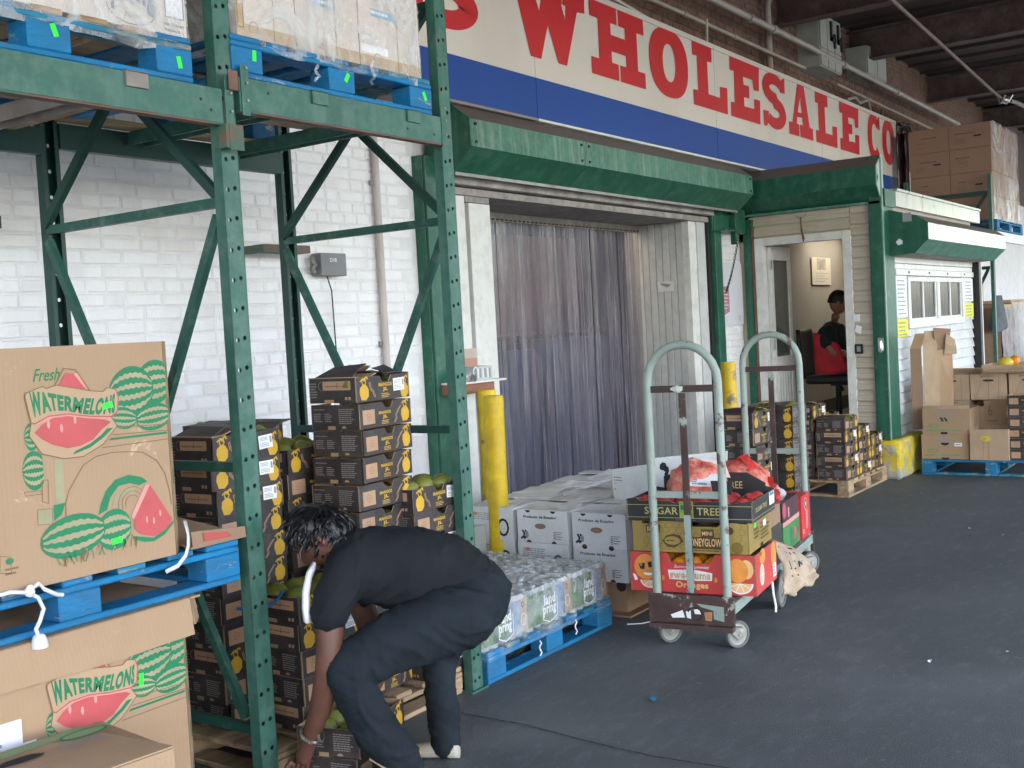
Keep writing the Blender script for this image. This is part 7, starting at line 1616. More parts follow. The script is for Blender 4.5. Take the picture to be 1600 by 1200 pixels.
b=MB(); b.add([(-.16,.0,.085),(-.13,-.17,.075),(-.08,-.15,.135),(-.10,.02,.14)],[(0,1,2,3),],PAPER); p=PR(b,(-.163,.0,.085),Vector((.03,-.17,-.01)).normalized(),Vector((.06,.02,.055)).normalized()); p.fine(.02,.10,.01,.06,4,INK,1,3); p.rect(.05,.09,.01,.05,GREYINK,1.5); b.build('paper_label',nb)
b=MB(); b.add([(.0,-.02,.20),(.0,-.14,.19),(.03,-.16,.10),(.02,-.04,.11)],[(3,2,1,0)],PAPER); b.build('paper_label',nb)
netbag(.68,-.07,.60,.17,.17,.14,'red mesh bag with a twisted neck hanging over the trolley side',5,((-.04,-.02,.12),(.0,-.13,.12),(-.03,-.19,.03)))
# middle boxes under the bags
carton_='x'
def lbox(nm,x0,x1,y0,y1,z0,z1,mat,label,prints=None,cat='fruit box'):
    b=MB(); hx,hy,h=(x1-x0)/2,(y1-y0)/2,z1-z0; b.box(-hx,hx,-hy,hy,0,h,mat)
    if prints: prints(PR(b,(-hx,hy,0),(0,-1,0),(0,0,1),(-1,0,0)),PR(b,(-hx,-hy,0),(1,0,0),(0,0,1),(0,-1,0)),2*hy,2*hx,h)
    o=b.build(nm,loc=w2((x0+x1)/2,(y0+y1)/2,z0),rotz=CA); return tag(o,label,cat,'fruit boxes on the trolley')
lbox('fruit_carton',.52,.98,-.20,.22,.252,.44,CHAR,'dark carton hidden below the red mesh bags in the middle of the trolley')
lbox('fruit_carton',.53,.97,-.20,.22,.442,.618,KRAFT3,'brown carton under the twisted red mesh bag')
def pp(px,py,wy,wx,h):
    py.ell(wx*.12,h*.55,wx*.12,h*.4,M('plum_pink',(.55,.10,.14),.5,.2,9),1,14); py.rect(wx*.35,wx*.42,h*.1,h*.6,PINK,1); px.ell(wy*.8,h*.5,wy*.15,h*.35,M('plum_pink',(.55,.10,.14),.5,.2,9),1,14)
lbox('fruit_carton',1.02,1.42,-.20,.20,.252,.42,M('green_carton',(.06,.24,.07),.5,.3,9),'green printed carton behind the paper bag on the trolley',lambda px,py,wy,wx,h:(py.rect(0,wx,h*.85,h,PINK,1),py.ell(wx*.7,h*.4,wx*.08,h*.25,M('plum_pink',(.55,.10,.14),.5,.2,9),1,12),py.rect(wx*.4,wx*.5,h*.1,h*.7,WMGREEN,1)))
lbox('fruit_carton',1.02,1.40,-.20,.20,.422,.53,M('plum_carton',(.075,.03,.045),.5,.2,8),'dark plum carton on top of the green carton on the trolley',pp)
b=MB(); b.ball((0,0,0),.075,M('grey_bag',(.40,.39,.41),.4,.15,9,bump=.6,bscale=25),(1,1.1,.8),14,10,jit=.4); o=b.build('plastic_bag',loc=w2(1.15,-.10,.56),smooth=True); tag(o,'small crumpled grey plastic bag on the dark plum carton','bag')
def pred(px,py,wy,wx,h):
    for p,w in ((px,wy),(py,wx)):
        p.poly([(w*.5,h*.93),(w*.72,h*.78),(w*.5,h*.62),(w*.28,h*.78)],PAPER,1); p.poly([(w*.5,h*.91),(w*.69,h*.78),(w*.5,h*.64),(w*.31,h*.78)],INK,2); p.poly([(w*.5,h*.85),(w*.62,h*.78),(w*.5,h*.70),(w*.40,h*.78)],GYEL,3)
        p.rect(w*.50,w*.72,h*.18,h*.6,PINK,1); p.fine(w*.53,w*.70,h*.2,h*.58,6,RED,2,3); p.ring(w*.18,h*.16,w*.09,h*.04,.003,PAPER,1,10); p.rect(w*.4,w*.46,h*.33,h*.48,RED,1)
lbox('red_box',1.44,1.66,-.21,-.02,.252,.50,M('bright_red_card',(.62,.045,.05),.4,.06,6),'tall bright red box with a black diamond badge at the far trolley handle',pred)
# draped printed paper sack
b=MB(); n=18; m=22; vs=[]
SK=dict(TL=(5.50,2.235,.39),TR=(5.665,2.19,.32),BR=(5.635,2.045,.168),BL=(5.36,2.135,.13))
for j in range(m+1):
    t=j/m
    for i in range(n+1):
        s=i/n
        q=Vector(SK['TL']).lerp(Vector(SK['TR']),s).lerp(Vector(SK['BL']).lerp(Vector(SK['BR']),s),t)
        bul=.055*math.sin(math.pi*min(1,t*.9+.1))*math.sin(math.pi*(.15+.7*s))
        w=.030*noise.noise(Vector((s*2.6,t*3.0,2)))*(.4+t)+.024*(abs(noise.noise(Vector((s*5,t*6,5))))-.2)*(.5+t)
        q+=Vector((-.25,-.95,.15))*(bul+w); q.z+=.02*noise.noise(Vector((s*6,t*2,9)))*t
        q+=Vector((.012*math.sin(s*11)*t,0,.014*math.sin(s*13+1)*t*t))
        vs.append(q)
SACK=M('paper_sack',(.47,.37,.27),.8,.12,5,bump=.6,bscale=12)
c0=Vector((5.5,2.15,.25)); vs=[v-c0 for v in vs]; fs=[(j*(n+1)+i,j*(n+1)+i+1,(j+1)*(n+1)+i+1,(j+1)*(n+1)+i) for j in range(m) for i in range(n)]
b.add(vs,fs,SACK); o=b.build('paper_sack',loc=c0,smooth=True); sd=o.modifiers.new('t','SOLIDIFY'); sd.thickness=.004
b2=MB(); 
def at(s,t,l=.004):
    i=min(int(s*n),n-1); j=min(int(t*m),m-1); fs_,ft=s*n-i,t*m-j
    a=vs[j*(n+1)+i]*(1-fs_)*(1-ft)+vs[j*(n+1)+i+1]*fs_*(1-ft)+vs[(j+1)*(n+1)+i]*(1-fs_)*ft+vs[(j+1)*(n+1)+i+1]*fs_*ft
    e1=vs[j*(n+1)+i+1]-vs[j*(n+1)+i]; e2=vs[(j+1)*(n+1)+i]-vs[j*(n+1)+i]; nn=e1.cross(e2).normalized()
    if nn.y>0: nn=-nn
    return a+nn*l
def stroke(pts,w):
    for (s0,t0),(s1,t1) in zip(pts,pts[1:]):
        d=Vector((s1-s0,t1-t0)); k=Vector((-d.y,d.x)).normalized()*w
        b2.add([at(s0-k.x,t0-k.y),at(s1-k.x,t1-k.y),at(s1+k.x,t1+k.y),at(s0+k.x,t0+k.y)],[(0,1,2,3)],INK)
for L_ in ([(.12,.38),(.12,.52),(.22,.52)],[(.2,.38),(.2,.52)],[(.30,.38),(.30,.52)],[(.30,.38),(.40,.38)],[(.30,.45),(.38,.45)],[(.30,.52),(.40,.52)],[(.48,.38),(.48,.52)],[(.48,.38),(.57,.52),(.57,.38)],[(.65,.38),(.70,.52),(.76,.38)],[(.2,.20),(.2,.30),(.30,.20),(.30,.30)],[(.42,.20),(.42,.30)],[(.42,.2),(.52,.22),(.42,.25)],[(.62,.30),(.67,.18),(.73,.30)],[(.05,.62),(.2,.66),(.5,.67),(.8,.63)],[(.05,.1),(.3,.12),(.6,.11),(.9,.13)]): stroke([(a*.9+.05,b_) for a,b_ in L_],.016)
b2.build('print',o)
tag(o,'crumpled brown paper sack with black print draped over the trolley side','paper sack')
b=MB(); b.tube([w2(.335,-.30,.26),w2(.33,-.305,.2),w2(.345,-.31,.14),w2(.34,-.31,.11)],.006,PAPER,6); tag(b.build('white_string'),'white string hanging from the orange box on the trolley','string')
# ================================================================= LITTER
rg=random.Random(14)
for k in range(18):
    x=rg.uniform(4.2,12.5); y=rg.uniform(.6,2.7)
    if 4.6<x<6.8 and 1.95<y<2.9: continue
    b=MB(); s=rg.uniform(.006,.016); n=5; v=[(s*rg.uniform(.6,1.4)*math.cos(2*math.pi*i/n),s*rg.uniform(.25,.7)*math.sin(2*math.pi*i/n),.004+rg.uniform(0,.004)) for i in range(n)]
    b.add(v+[(0,0,.011)],[(i,(i+1)%n,n) for i in range(n)],PAPER); o=b.build('paper_scrap',loc=(x,y,.001),rotz=rg.uniform(0,6)); tag(o,'small white scrap of paper on the dark asphalt','litter','white paper scraps on the asphalt')
b=MB(); b.add([(-.02,-.012,.004),(.016,-.014,.006),(.022,.008,.012),(.0,.02,.006),(-.018,.008,.012)],[(0,1,2,3,4)],BLUE); tag(b.build('blue_chip',loc=(4.04,2.19,.001)),'chip of blue pallet wood on the asphalt','litter')
b=MB(); b.add([(-.02,-.006,.003),(.02,-.004,.008),(.018,.008,.006),(-.016,.009,.01)],[(0,1,2,3)],PAPER); tag(b.build('white_wrapper',loc=(5.0,1.33,.001)),'crumpled white wrapper on open asphalt right of the trolley','litter')
b=MB(); b.tube([(x,y,.006) for x,y in ((5.02,2.85),(5.06,2.79),(5.12,2.76),(5.15,2.69),(5.13,2.64))],.003,PAPER,5); tag(b.build('white_string'),'curled white string on the asphalt by the water pallet','string')
# ================================================================= PEOPLE
def skin(nm,J,E,mat,parent=None,sub=2,root=0,wrinkle=0,wsc=8,mats=None,smooth=True,seed=0,axis=None):
    """grow one continuous surface over joints J [(pos, r)] and edges E"""
    me=bpy.data.meshes.new(nm+'_s'); me.from_pydata([j[0] for j in J],E,[]); ob=bpy.data.objects.new(nm+'_s',me); COL.objects.link(ob)
    md=ob.modifiers.new('skin','SKIN'); md.use_smooth_shade=True; md.branch_smoothing=.6
    if not me.skin_vertices: me.skin_vertices.new() if hasattr(me.skin_vertices,'new') else None
    sv=me.skin_vertices[0].data
    for i,j in enumerate(J):
        r=j[1]; sv[i].radius=(r,r) if not isinstance(r,tuple) else r; sv[i].use_root=(i==root)
    s2=ob.modifiers.new('sub','SUBSURF'); s2.levels=s2.render_levels=sub
    bpy.context.view_layer.update()
    ev=ob.evaluated_get(bpy.context.evaluated_depsgraph_get()); m2=bpy.data.meshes.new_from_object(ev); m2.name=nm
    bpy.data.objects.remove(ob)
    if wrinkle:
        m2.update()
        ns=[v.normal.copy() for v in m2.vertices]
        for v,n in zip(m2.vertices,ns):
            c=v.co; a=noise.noise(Vector((c.x*wsc,c.y*wsc,c.z*wsc*1.4+seed)))+.5*noise.noise(Vector((c.x*wsc*2.3+seed,c.y*wsc*2.3,c.z*wsc*2.6)))
            rg_=1-abs(noise.noise(Vector((c.x*wsc*.9-seed,c.y*wsc*.9,c.z*wsc*1.8))))*2
            f=0
            if axis is not None:
                t=c.dot(axis); r_=c-axis*t; q=Vector((r_.x*4.5,r_.y*4.5,r_.z*4.5))+axis*(t*19+1.6*noise.noise(c*5))+Vector((seed,0,0))
                f=(1-2.4*abs(noise.noise(q))); f=max(0,f)**2
            v.co=c+n*wrinkle*(a*.7+.5*max(0,rg_-.55)*2+1.0*f-.3)
    m2.materials.clear(); m2.materials.append(mat)
    for p in m2.polygons: p.use_smooth=True; p.material_index=0
    o=bpy.data.objects.new(nm,m2); COL.objects.link(o); o.parent=parent; return o
V=Vector
def blob(nm,J,E,mat,parent,voxel=.010,smooth=8,wrinkle=0,wsc=8,seed=0,axis=None):
    """one closed surface round tapered limbs: capsules along the edges, fused by a voxel remesh and relaxed"""
    b=MB()
    for i,j in E:
        (p,r),(q,s)=J[i],J[j]; n=max(2,int((q-p).length/(.35*min(r,s)))) 
        for k in range(n+1): t=k/n; b.ball(p.lerp(q,t),r+(s-r)*t,mat,n=18,m=12)
    me=bpy.data.meshes.new(nm); me.from_pydata(b.v,[],b.f); ob=bpy.data.objects.new(nm+'_s',me); COL.objects.link(ob)
    md=ob.modifiers.new('r','REMESH'); md.mode='VOXEL'; md.voxel_size=voxel; sm=ob.modifiers.new('s','SMOOTH'); sm.iterations=smooth; sm.factor=.5
    bpy.context.view_layer.update(); m2=bpy.data.meshes.new_from_object(ob.evaluated_get(bpy.context.evaluated_depsgraph_get())); m2.name=nm; bpy.data.objects.remove(ob)
    if wrinkle:
        m2.update(); ns=[v.normal.copy() for v in m2.vertices]
        for v,nr in zip(m2.vertices,ns):
            c=v.co; a=noise.noise(Vector((c.x*wsc,c.y*wsc,c.z*wsc*1.4+seed)))
            f=0
            if axis is not None:
                t=c.dot(axis); r_=c-axis*t; q=r_*4.0+axis*(t*15+1.8*noise.noise(c*4.5+Vector((seed,0,0))))+Vector((seed,0,0))
                f=max(0,1-2.6*abs(noise.noise(q)))**2
                q2=r_*6.5+axis*(t*28)+Vector((0,seed,0)); f+=.45*max(0,1-3*abs(noise.noise(q2)))**2
            v.co=c+nr*wrinkle*(a*.7+f-.3)
    m2.materials.clear(); m2.materials.append(mat)
    for p in m2.polygons: p.use_smooth=True; p.material_index=0
    o=bpy.data.objects.new(nm,m2); COL.objects.link(o); o.parent=parent; return o
# ---- the man bending into the rack
ORI=V((3.1,2.5,0)); PE=empty('person',ORI); 
def L(J): return [(V(p)-ORI,r) for p,r in J]
neck=(2.80,2.735,.82); headc=V((2.778,2.768,.878))
J=L([((3.14,2.43,.64),.07),((3.0,2.56,.74),.07),((2.86,2.67,.775),.06),(neck,.052),((2.78,2.755,.855),.055),
 ((2.73,2.655,.735),.044),((2.668,2.64,.655),.050),((2.644,2.634,.49),.047),((2.645,2.675,.36),.043),((2.640,2.750,.20),.029),((2.641,2.774,.162),.031),((2.642,2.793,.122),.027),
 ((2.96,2.82,.70),.060),((3.03,2.80,.50),.048),((3.06,2.80,.31),.045),((2.98,2.85,.19),.034),((2.92,2.88,.13),.027),((2.89,2.89,.10),.026),
 ((3.05,2.385,.58),.06),((2.685,2.595,.455),.045),((2.86,2.535,.10),.036),((2.865,2.535,.05),.032),
 ((3.19,2.49,.555),.06),((3.245,2.655,.36),.04),((3.165,2.585,.10),.036),((3.16,2.58,.05),.032)])
E=[(0,1),(1,2),(2,3),(3,4),(2,5),(5,6),(6,7),(7,8),(8,9),(9,10),(10,11),(2,12),(12,13),(13,14),(14,15),(15,16),(16,17),(0,18),(18,19),(19,20),(20,21),(0,22),(22,23),(23,24),(24,25)]
body=skin('body',J,E,SKIN,PE)
def fingers(wr,palm,tips_dir,side,sc=1.0):
    """five separate bent fingers rooted in the palm"""
    wr,palm=V(wr),V(palm); d=V(tips_dir).normalized(); s=V(side).normalized(); up=d.cross(s).normalized()
    for k,(off,ln) in enumerate(((-.026,.062),(-.009,.072),(.009,.068),(.025,.054))):
        p0=palm+s*off; j=[(p0-d*.02,.0095),(p0+d*ln*.42*sc,.0092),(p0+d*ln*.75*sc+up*.014,.0082),(p0+d*ln*.95*sc+up*.03,.007)]
        skin('finger',[(q-ORI,r) for q,r in j],[(0,1),(1,2),(2,3)],SKIN,body,1)
    p0=palm-s*.03-d*.03; j=[(p0,.011),(p0-s*.022+d*.02+up*.006,.0105),(p0-s*.026+d*.045+up*.018,.0085)]
    skin('thumb',[(q-ORI,r) for q,r in j],[(0,1),(1,2)],SKIN,body,1)
fingers((2.640,2.761,.18),(2.643,2.799,.117),(.12,.40,-.92),(.85,-.5,0.05))
fingers((2.92,2.88,.13),(2.885,2.895,.095),(-.5,.3,-.8),(.4,.85,.0))
# head
HD=empty('head',headc-ORI); HD.parent=PE
fwd=V((-.42,.50,-.76)).normalized(); upv=V((-.45,.42,.53)); upv=(upv-fwd*upv.dot(fwd)).normalized(); rt=fwd.cross(upv)
def hl(a,b_,c): return rt*a+fwd*b_+upv*c          # right, forward, up
RM=Matrix((rt,fwd,upv)).transposed()
b=MB(); n=20; m=16; vs=[]
for i in range(m+1):
    t=math.pi*i/m; z=math.cos(t)
    for k in range(n):
        a=2*math.pi*k/n; x=math.sin(t)*math.cos(a); y=math.sin(t)*math.sin(a)
        w=1-.28*max(0,-z)**1.2; q=[x*.074*w,y*.094*(1-.12*max(0,-z)),z*.118]
        if y>.6 and -.45<z<.15 and abs(x)<.25: q[1]+=.016*(1-abs(x)/.25)
        if y>.5 and .05<z<.35 and .15<abs(x)<.55: q[1]-=.008
        if y>.5 and -.62<z<-.5: q[1]-=.004
        vs.append(hl(*q))
b.add(vs,[(i*n+k,(i+1)*n+k,(i+1)*n+(k+1)%n,i*n+(k+1)%n) for i in range(m) for k in range(n)],SKIN)
b.build('face',HD,smooth=True)
for sx in (-1,1):
    b=MB(); c=hl(sx*.073,-.008,-.005); b.ball(c,.03,SKIN,(.35,.62,1.0),10,8,rot=RM.to_3x3()); b.ball(c+hl(sx*.009,.002,.002),.016,M('ear_inner',(.26,.09,.06),.5,.1,9),(.4,.6,1),8,6,rot=RM.to_3x3()); b.build('ear',HD,smooth=True)
    b=MB(); b.ball(hl(sx*.03,.069,.012),.010,M('eye_white',(.5,.48,.45),.3,.1,9),n=8,m=6); b.ball(hl(sx*.03,.076,.012),.005,INK,n=8,m=6); b.build('eye',HD,smooth=True)
b=MB(); b.ball(hl(0,.092,-.06),.02,M('lips',(.20,.07,.055),.5,.1,9),(1.1,.4,.35),10,6,rot=RM.to_3x3()); b.build('mouth',HD,smooth=True)
# hair: cap plus many short wavy locks
b=MB(); vs=[]; n=20; m=10
for i in range(m+1):
    t=rad(118)*i/m
    for k in range(n):
        a=2*math.pi*k/n; x=math.sin(t)*math.cos(a); y=math.sin(t)*math.sin(a); z=math.cos(t)
        lim=.0 if y>.35 else 1
        r=1.04+.05*noise.noise(V((x*4,y*4,z*4)))
        if y>.45 and z<.45: r=.93
        if abs(x)>.8 and z<-.05 and y>-.15: r=.93
        vs.append(hl(x*.074*r,y*.094*r-.006,z*.118*r+.004))
b.add(vs,[(i*n+k,(i+1)*n+k,(i+1)*n+(k+1)%n,i*n+(k+1)%n) for i in range(m) for k in range(n)],HAIR)
rg=random.Random(9)
for q in range(440):
    u=rg.random()*2*math.pi; t=math.acos(1-1.42*rg.random()); x=math.sin(t)*math.cos(u); y=math.sin(t)*math.sin(u); z=math.cos(t)
    if y>.5 and z<.4: continue
    if abs(x)>.75 and -.2<y<.25 and z<.1: continue
    p=hl(x*.070,y*.091-.006,z*.113+.004); nrm=hl(x,y,z).normalized(); tang=(V((0,0,-1))-nrm*V((0,0,-1)).dot(nrm)); tang=(tang.normalized() if tang.length>.05 else hl(0,-1,0)); tang=(tang+V((rg.uniform(-.7,.7),rg.uniform(-.7,.7),rg.uniform(-.4,.4)))).normalized()
    ln=rg.uniform(.035,.06); sd=nrm.cross(tang)
    pts=[p+tang*ln*f+nrm*(.007*math.sin(f*3.0)+.003)+sd*.006*math.sin(f*5+q) for f in (0,.3,.6,1)]
    b.tube(pts,[.0042,.0046,.0036,.0014],HAIR,5,cap=False)
b.build('hair',HD,smooth=True)
# clothes
shirt=blob('tshirt',L([((3.150,2.41,.655),.112),((3.085,2.48,.716),.130),((2.985,2.57,.742),.146),((2.90,2.64,.762),.138),((2.84,2.695,.80),.09),((2.815,2.715,.820),.062),
  ((2.775,2.650,.770),.082),((2.705,2.642,.705),.074),((2.668,2.637,.648),.066),((2.93,2.77,.755),.078),((2.985,2.81,.66),.066),((3.0,2.815,.62),.062)]),
  [(0,1),(1,2),(2,3),(3,4),(4,5),(3,6),(6,7),(7,8),(3,9),(9,10),(10,11)],SHIRT,PE,wrinkle=.0085,wsc=8,seed=3,axis=V((.62,-.55,-.45)).normalized())
tr=blob('trousers',L([((3.165,2.41,.622),.130),((3.11,2.46,.655),.122),((3.165,2.41,.592),.118),((3.05,2.385,.578),.122),((2.94,2.44,.553),.116),((2.84,2.495,.530),.105),((2.735,2.565,.487),.090),((2.690,2.592,.452),.083),((2.708,2.578,.37),.077),((2.760,2.555,.25),.074),((2.840,2.535,.12),.071),((2.868,2.535,.07),.072),
  ((3.19,2.49,.555),.116),((3.245,2.60,.45),.084),((3.245,2.66,.36),.068),((3.21,2.63,.22),.060),((3.17,2.59,.10),.059),((3.162,2.583,.06),.062)]),
  [(0,1),(0,2),(0,3),(3,4),(4,5),(5,6),(6,7),(7,8),(8,9),(9,10),(10,11),(0,12),(12,13),(13,14),(14,15),(15,16),(16,17)],TROUS,PE,wrinkle=.0085,wsc=8,seed=11,axis=V((-.5,.35,-.75)).normalized())
b=MB(); 
# white side stripe on the sleeve
P0=[V((2.706,2.735,.80)),V((2.655,2.715,.77)),V((2.622,2.70,.72)),V((2.608,2.69,.67)),V((2.606,2.685,.63))]
vs=[]
for p in P0: vs+=[p-ORI+V((.002,.009,.003)),p-ORI+V((-.002,-.009,-.003))]
b.add(vs,[(2*i,2*i+1,2*i+3,2*i+2) for i in range(4)],PAPER); o=b.build('sleeve_stripe',PE,smooth=True); sd=o.modifiers.new('t','SOLIDIFY'); sd.thickness=.02; sd.offset=0
b=MB(); b.tube([V((3.0,2.42,.64))-ORI,V((2.985,2.41,.61))-ORI,V((2.983,2.408,.585))-ORI],.006,PAPER,6); b.build('drawstring',PE)
for c,d in (((2.865,2.555,.045),(-.5,.85,0)),((3.145,2.60,.045),(-.35,.93,0))):
    b=MB(); dd=V(d).normalized(); s=V((dd.y,-dd.x,0)); vs=[]; secs=((-.075,.020,.05),(-.065,.032,.075),(-.02,.036,.078),(.05,.040,.058),(.11,.041,.045),(.15,.031,.034),(.165,.012,.026))
    nn=10
    for t,w,h in secs:
        for k in range(nn):
            a=2*math.pi*k/nn; vs.append(V((c[0],c[1],0))-ORI+dd*t+s*w*math.cos(a)+V((0,0,max(.004,h*.5+h*.5*math.sin(a)))))
    b.add(vs,[(i*nn+k,i*nn+(k+1)%nn,(i+1)*nn+(k+1)%nn,(i+1)*nn+k) for i in range(len(secs)-1) for k in range(nn)]+[tuple(range(nn))[::-1],tuple((len(secs)-1)*nn+k for k in range(nn))],SHOE); b.build('shoe',PE,smooth=True)
b=MB(); c=V((2.640,2.738,.232))-ORI; ax=V((0,.45,-.55)).normalized(); e1=ax.cross(V((1,0,0))).normalized(); e2=ax.cross(e1)
b.tube([c+(e1*math.cos(a)+e2*math.sin(a))*.034 for a in [2*math.pi*k/16 for k in range(16)]],.006,STEEL,6,closed=True)
fc=c+V((.012,-.030,-.004)); nz=V((.3,-.9,.1)).normalized(); u1=nz.cross(V((0,0,1))).normalized(); u2=nz.cross(u1)
for r0,d0,d1,mt in ((.020,0,.008,STEEL),(.015,.0085,.009,INK)):
    v=[fc+nz*d+(u1*math.cos(2*math.pi*k/14)+u2*math.sin(2*math.pi*k/14))*r0 for d in (d0,d1) for k in range(14)]
    b.add(v,[tuple(range(14)),tuple(range(14,28))[::-1]]+[(k,14+k,14+(k+1)%14,(k+1)%14) for k in range(14)],mt)
b.build('wristwatch',PE,smooth=True)
tag(PE,'man in black T-shirt and dark trousers bending down to pick up mango boxes','person')
# ---- office chair and the seated man
CH=empty('office_chair',(11.33,3.82,.41)); q=(11.33,3.80,.41)
def ch(mb,nm,**k): return hp(mb,nm,CH,q,**k)
b=MB(); b.box(11.08,11.58,3.58,4.06,.84,.93,BLACK); ch(b,'seat',bevel=.03)
b=MB(); vs=[]; n=8; m=10
for j in range(m+1):
    t=j/m
    for i in range(n+1):
        s=2*i/n-1; w=.23*(1-.25*t**3)
        vs.append((11.33+s*w,4.09+.06*t-.05*(1-s*s)*0+.03*s*s*-1,.90+.50*t))
b.add(vs,[(j*(n+1)+i,j*(n+1)+i+1,(j+1)*(n+1)+i+1,(j+1)*(n+1)+i) for j in range(m) for i in range(n)],BLACK); o=ch(b,'backrest',smooth=True); sd=o.modifiers.new('t','SOLIDIFY'); sd.thickness=.04
b=MB(); b.tube([(11.33,3.80,.48),(11.33,3.80,.84)],.03,BLACK,10); ch(b,'gas_lift'); b=MB(); b.tube([(11.33,3.95,.84),(11.33,4.12,.88),(11.33,4.13,1.1)],.02,BLACK,8); ch(b,'back_post')
for k in range(5):
    a=2*math.pi*k/5+.3; b=MB(); b.obox((11.33,3.8,.50),(11.33+.28*math.cos(a),3.8+.28*math.sin(a),.47),.04,.03,BLACK); b.ball((11.33+.28*math.cos(a),3.8+.28*math.sin(a),.44),.03,BLACK,n=8,m=6); ch(b,'leg')
b=MB(); b.tube([(11.10,3.70,.81),(11.03,3.66,.79)],.018,BLACK,8); ch(b,'lever')
tag(CH,'black office chair with a red draped backrest inside the booth','office chair')
b=MB(); vs=[]
for j in range(7):
    t=j/6
    for i in range(5):
        s=i/4; vs.append((11.13+.34*s-.02,4.02+.02*t-.22*s*0,.97+.42*t))
for i in range(0): pass
PS=empty('person',(11.35,3.83,.41)); ORI=V((11.36,3.79,.41))
J=L([((11.36,3.80,.98),.12),((11.36,3.84,1.15),.12),((11.36,3.84,1.34),.12),((11.375,3.80,1.49),.05),((11.39,3.785,1.55),.052),
  ((11.19,3.81,1.38),.07),((11.09,3.76,1.17),.055),((11.16,3.56,1.10),.045),((11.20,3.47,1.10),.035),((11.21,3.42,1.09),.03),
  ((11.54,3.80,1.38),.07),((11.62,3.74,1.17),.055),((11.52,3.55,1.11),.045),((11.50,3.45,1.11),.03),
  ((11.26,3.72,.97),.09),((11.25,3.40,.96),.075),((11.25,3.36,.55),.055),((11.25,3.33,.46),.045),((11.46,3.72,.97),.09),((11.47,3.40,.96),.075),((11.47,3.36,.55),.055),((11.47,3.33,.46),.045)])
E=[(0,1),(1,2),(2,3),(3,4),(2,5),(5,6),(6,7),(7,8),(8,9),(2,10),(10,11),(11,12),(12,13),(0,14),(14,15),(15,16),(16,17),(0,18),(18,19),(19,20),(20,21)]
bd=skin('body',J,E,SKIN2,PS)
for k,(dx,dz) in enumerate(((-.024,.0),(-.008,.006),(.008,.004),(.022,-.002))):
    skin('finger',L([((11.21+dx,3.43,1.09+dz),.0095),((11.21+dx,3.38,1.085+dz),.009),((11.21+dx,3.355,1.06+dz),.0075)]),[(0,1),(1,2)],SKIN2,bd,1)
skin('thumb',L([((11.235,3.44,1.09),.011),((11.25,3.41,1.10),.009),((11.245,3.38,1.10),.008)]),[(0,1),(1,2)],SKIN2,bd,1)
skin('tshirt',L([((11.36,3.81,.97),.19),((11.36,3.85,1.15),.20),((11.36,3.86,1.33),.20),((11.37,3.815,1.455),.065),((11.19,3.83,1.36),.125),((11.12,3.78,1.24),.10),((11.10,3.77,1.20),.092),((11.54,3.80,1.37),.10),((11.61,3.75,1.22),.085)]),[(0,1),(1,2),(2,3),(2,4),(4,5),(5,6),(2,7),(7,8)],M('dark_polo',(.014,.016,.022),.8,.2,6),PS,2,wrinkle=.006,wsc=7)
skin('jeans',L([((11.36,3.80,.96),.15),((11.26,3.70,.965),.115),((11.25,3.42,.96),.09),((11.25,3.37,.75),.08),((11.25,3.36,.52),.075),((11.46,3.70,.965),.115),((11.47,3.42,.96),.09),((11.47,3.36,.52),.075)]),[(0,1),(1,2),(2,3),(3,4),(0,5),(5,6),(6,7)],M('blue_jeans',(.05,.10,.17),.8,.25,9,bump=.2),PS,2,wrinkle=.005,wsc=9)
HD=empty('head',V((11.40,3.76,1.655))-ORI); HD.parent=PS
fwd=V((.30,-.93,-.12)).normalized(); upv=V((0,0,1)); upv=(upv-fwd*upv.dot(fwd)).normalized(); rt=fwd.cross(upv); RM=Matrix((rt,fwd,upv)).transposed()
b=MB(); n=16; m=12; vs=[]
for i in range(m+1):
    t=math.pi*i/m; z=math.cos(t)
    for k in range(n):
        a=2*math.pi*k/n; x=math.sin(t)*math.cos(a); y=math.sin(t)*math.sin(a); w=1-.25*max(0,-z); q_=[x*.077*w,y*.097*(1-.1*max(0,-z)),z*.12]
        if y>.6 and -.45<z<.15 and abs(x)<.25: q_[1]+=.018
        vs.append(hl(*q_))
b.add(vs,[(i*n+k,(i+1)*n+k,(i+1)*n+(k+1)%n,i*n+(k+1)%n) for i in range(m) for k in range(n)],SKIN2); b.build('face',HD,smooth=True)
b=MB(); vs=[]; 
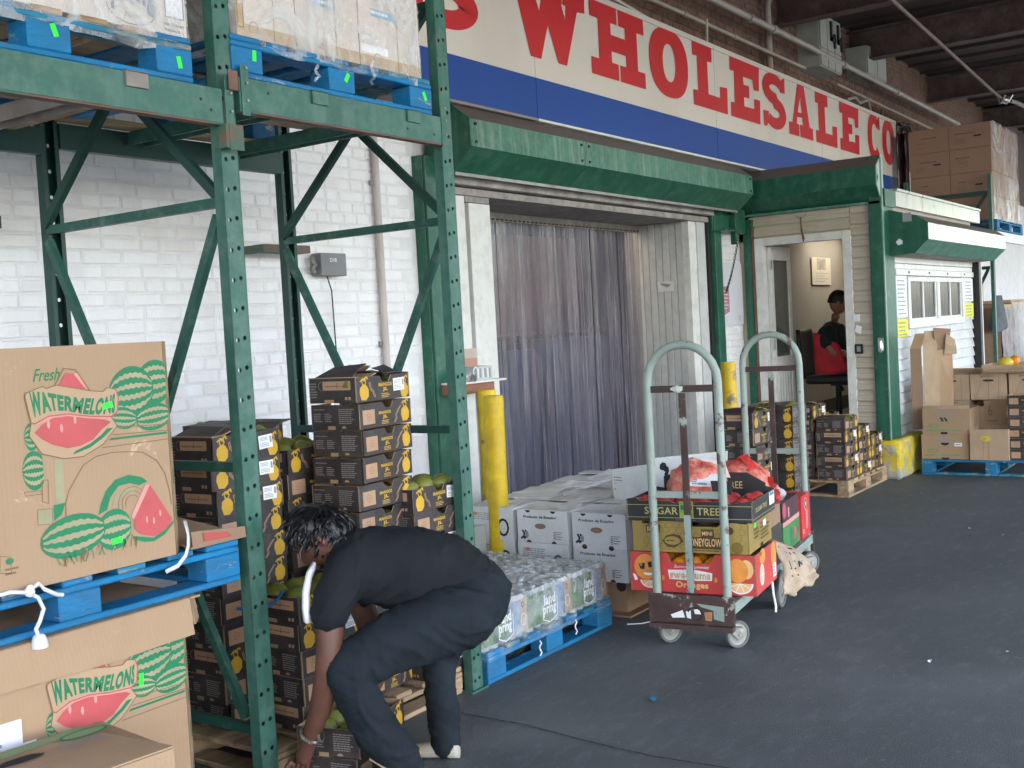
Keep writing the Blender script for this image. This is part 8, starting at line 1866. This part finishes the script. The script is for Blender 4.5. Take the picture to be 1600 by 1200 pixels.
for i in range(9):
    t=rad(96)*i/8
    for k in range(n):
        a=2*math.pi*k/n; x=math.sin(t)*math.cos(a); y=math.sin(t)*math.sin(a); z=math.cos(t); r=1.1
        if y>.45 and z<.5: r=.9
        vs.append(hl(x*.077*r,y*.097*r-.008,z*.12*r+.003))
b.add(vs,[(i*n+k,(i+1)*n+k,(i+1)*n+(k+1)%n,i*n+(k+1)%n) for i in range(8) for k in range(n)],M('dark_brown_hair',(.02,.014,.012),.5,.3,30)); b.build('hair',HD,smooth=True)
for sx in (-1,1):
    b=MB(); b.ball(hl(sx*.076,-.005,-.005),.028,SKIN2,(.35,.6,1),8,6,rot=RM.to_3x3()); b.build('ear',HD,smooth=True)
    b=MB(); b.ball(hl(sx*.03,.09,.015),.011,INK,n=8,m=6); b.build('eye',HD)
b=MB()
for sx in (-1,1):
    b.tube([hl(sx*.032+.024*math.cos(a),.105,.012+.02*math.sin(a)) for a in [2*math.pi*k/10 for k in range(10)]],.004,INK,5,closed=True); b.tube([hl(sx*.055,.10,.02),hl(sx*.08,.0,.02)],.004,INK,5)
b.build('glasses',HD); b=MB(); b.ball(hl(0,.093,-.055),.018,M('lips2',(.34,.14,.12),.5),(1.2,.4,.3),8,6,rot=RM.to_3x3()); b.build('mouth',HD)
tag(PS,'man with glasses in a dark polo shirt and jeans seated in the booth','person')
b=MB(); vs=[]; n=7; m=8
for j in range(m+1):
    t=j/m
    for i in range(n+1):
        q=i/n; vs.append((11.06-.02*math.sin(q*6+t*3),3.96-.33*q*(1-.2*t),.945+.42*t*(1-.34*q)+.012*math.sin(q*9)))
b.add(vs,[(j*(n+1)+i,j*(n+1)+i+1,(j+1)*(n+1)+i+1,(j+1)*(n+1)+i) for j in range(m) for i in range(n)],M('red_cloth',(.50,.022,.035),.75,.2,8,bump=.5,bscale=12))
o=b.build('red_jacket',smooth=True); sd=o.modifiers.new('t','SOLIDIFY'); sd.thickness=.02
tag(o,'red cloth draped over the office chair beside the seated man','cloth')
bpy.context.view_layer.update()
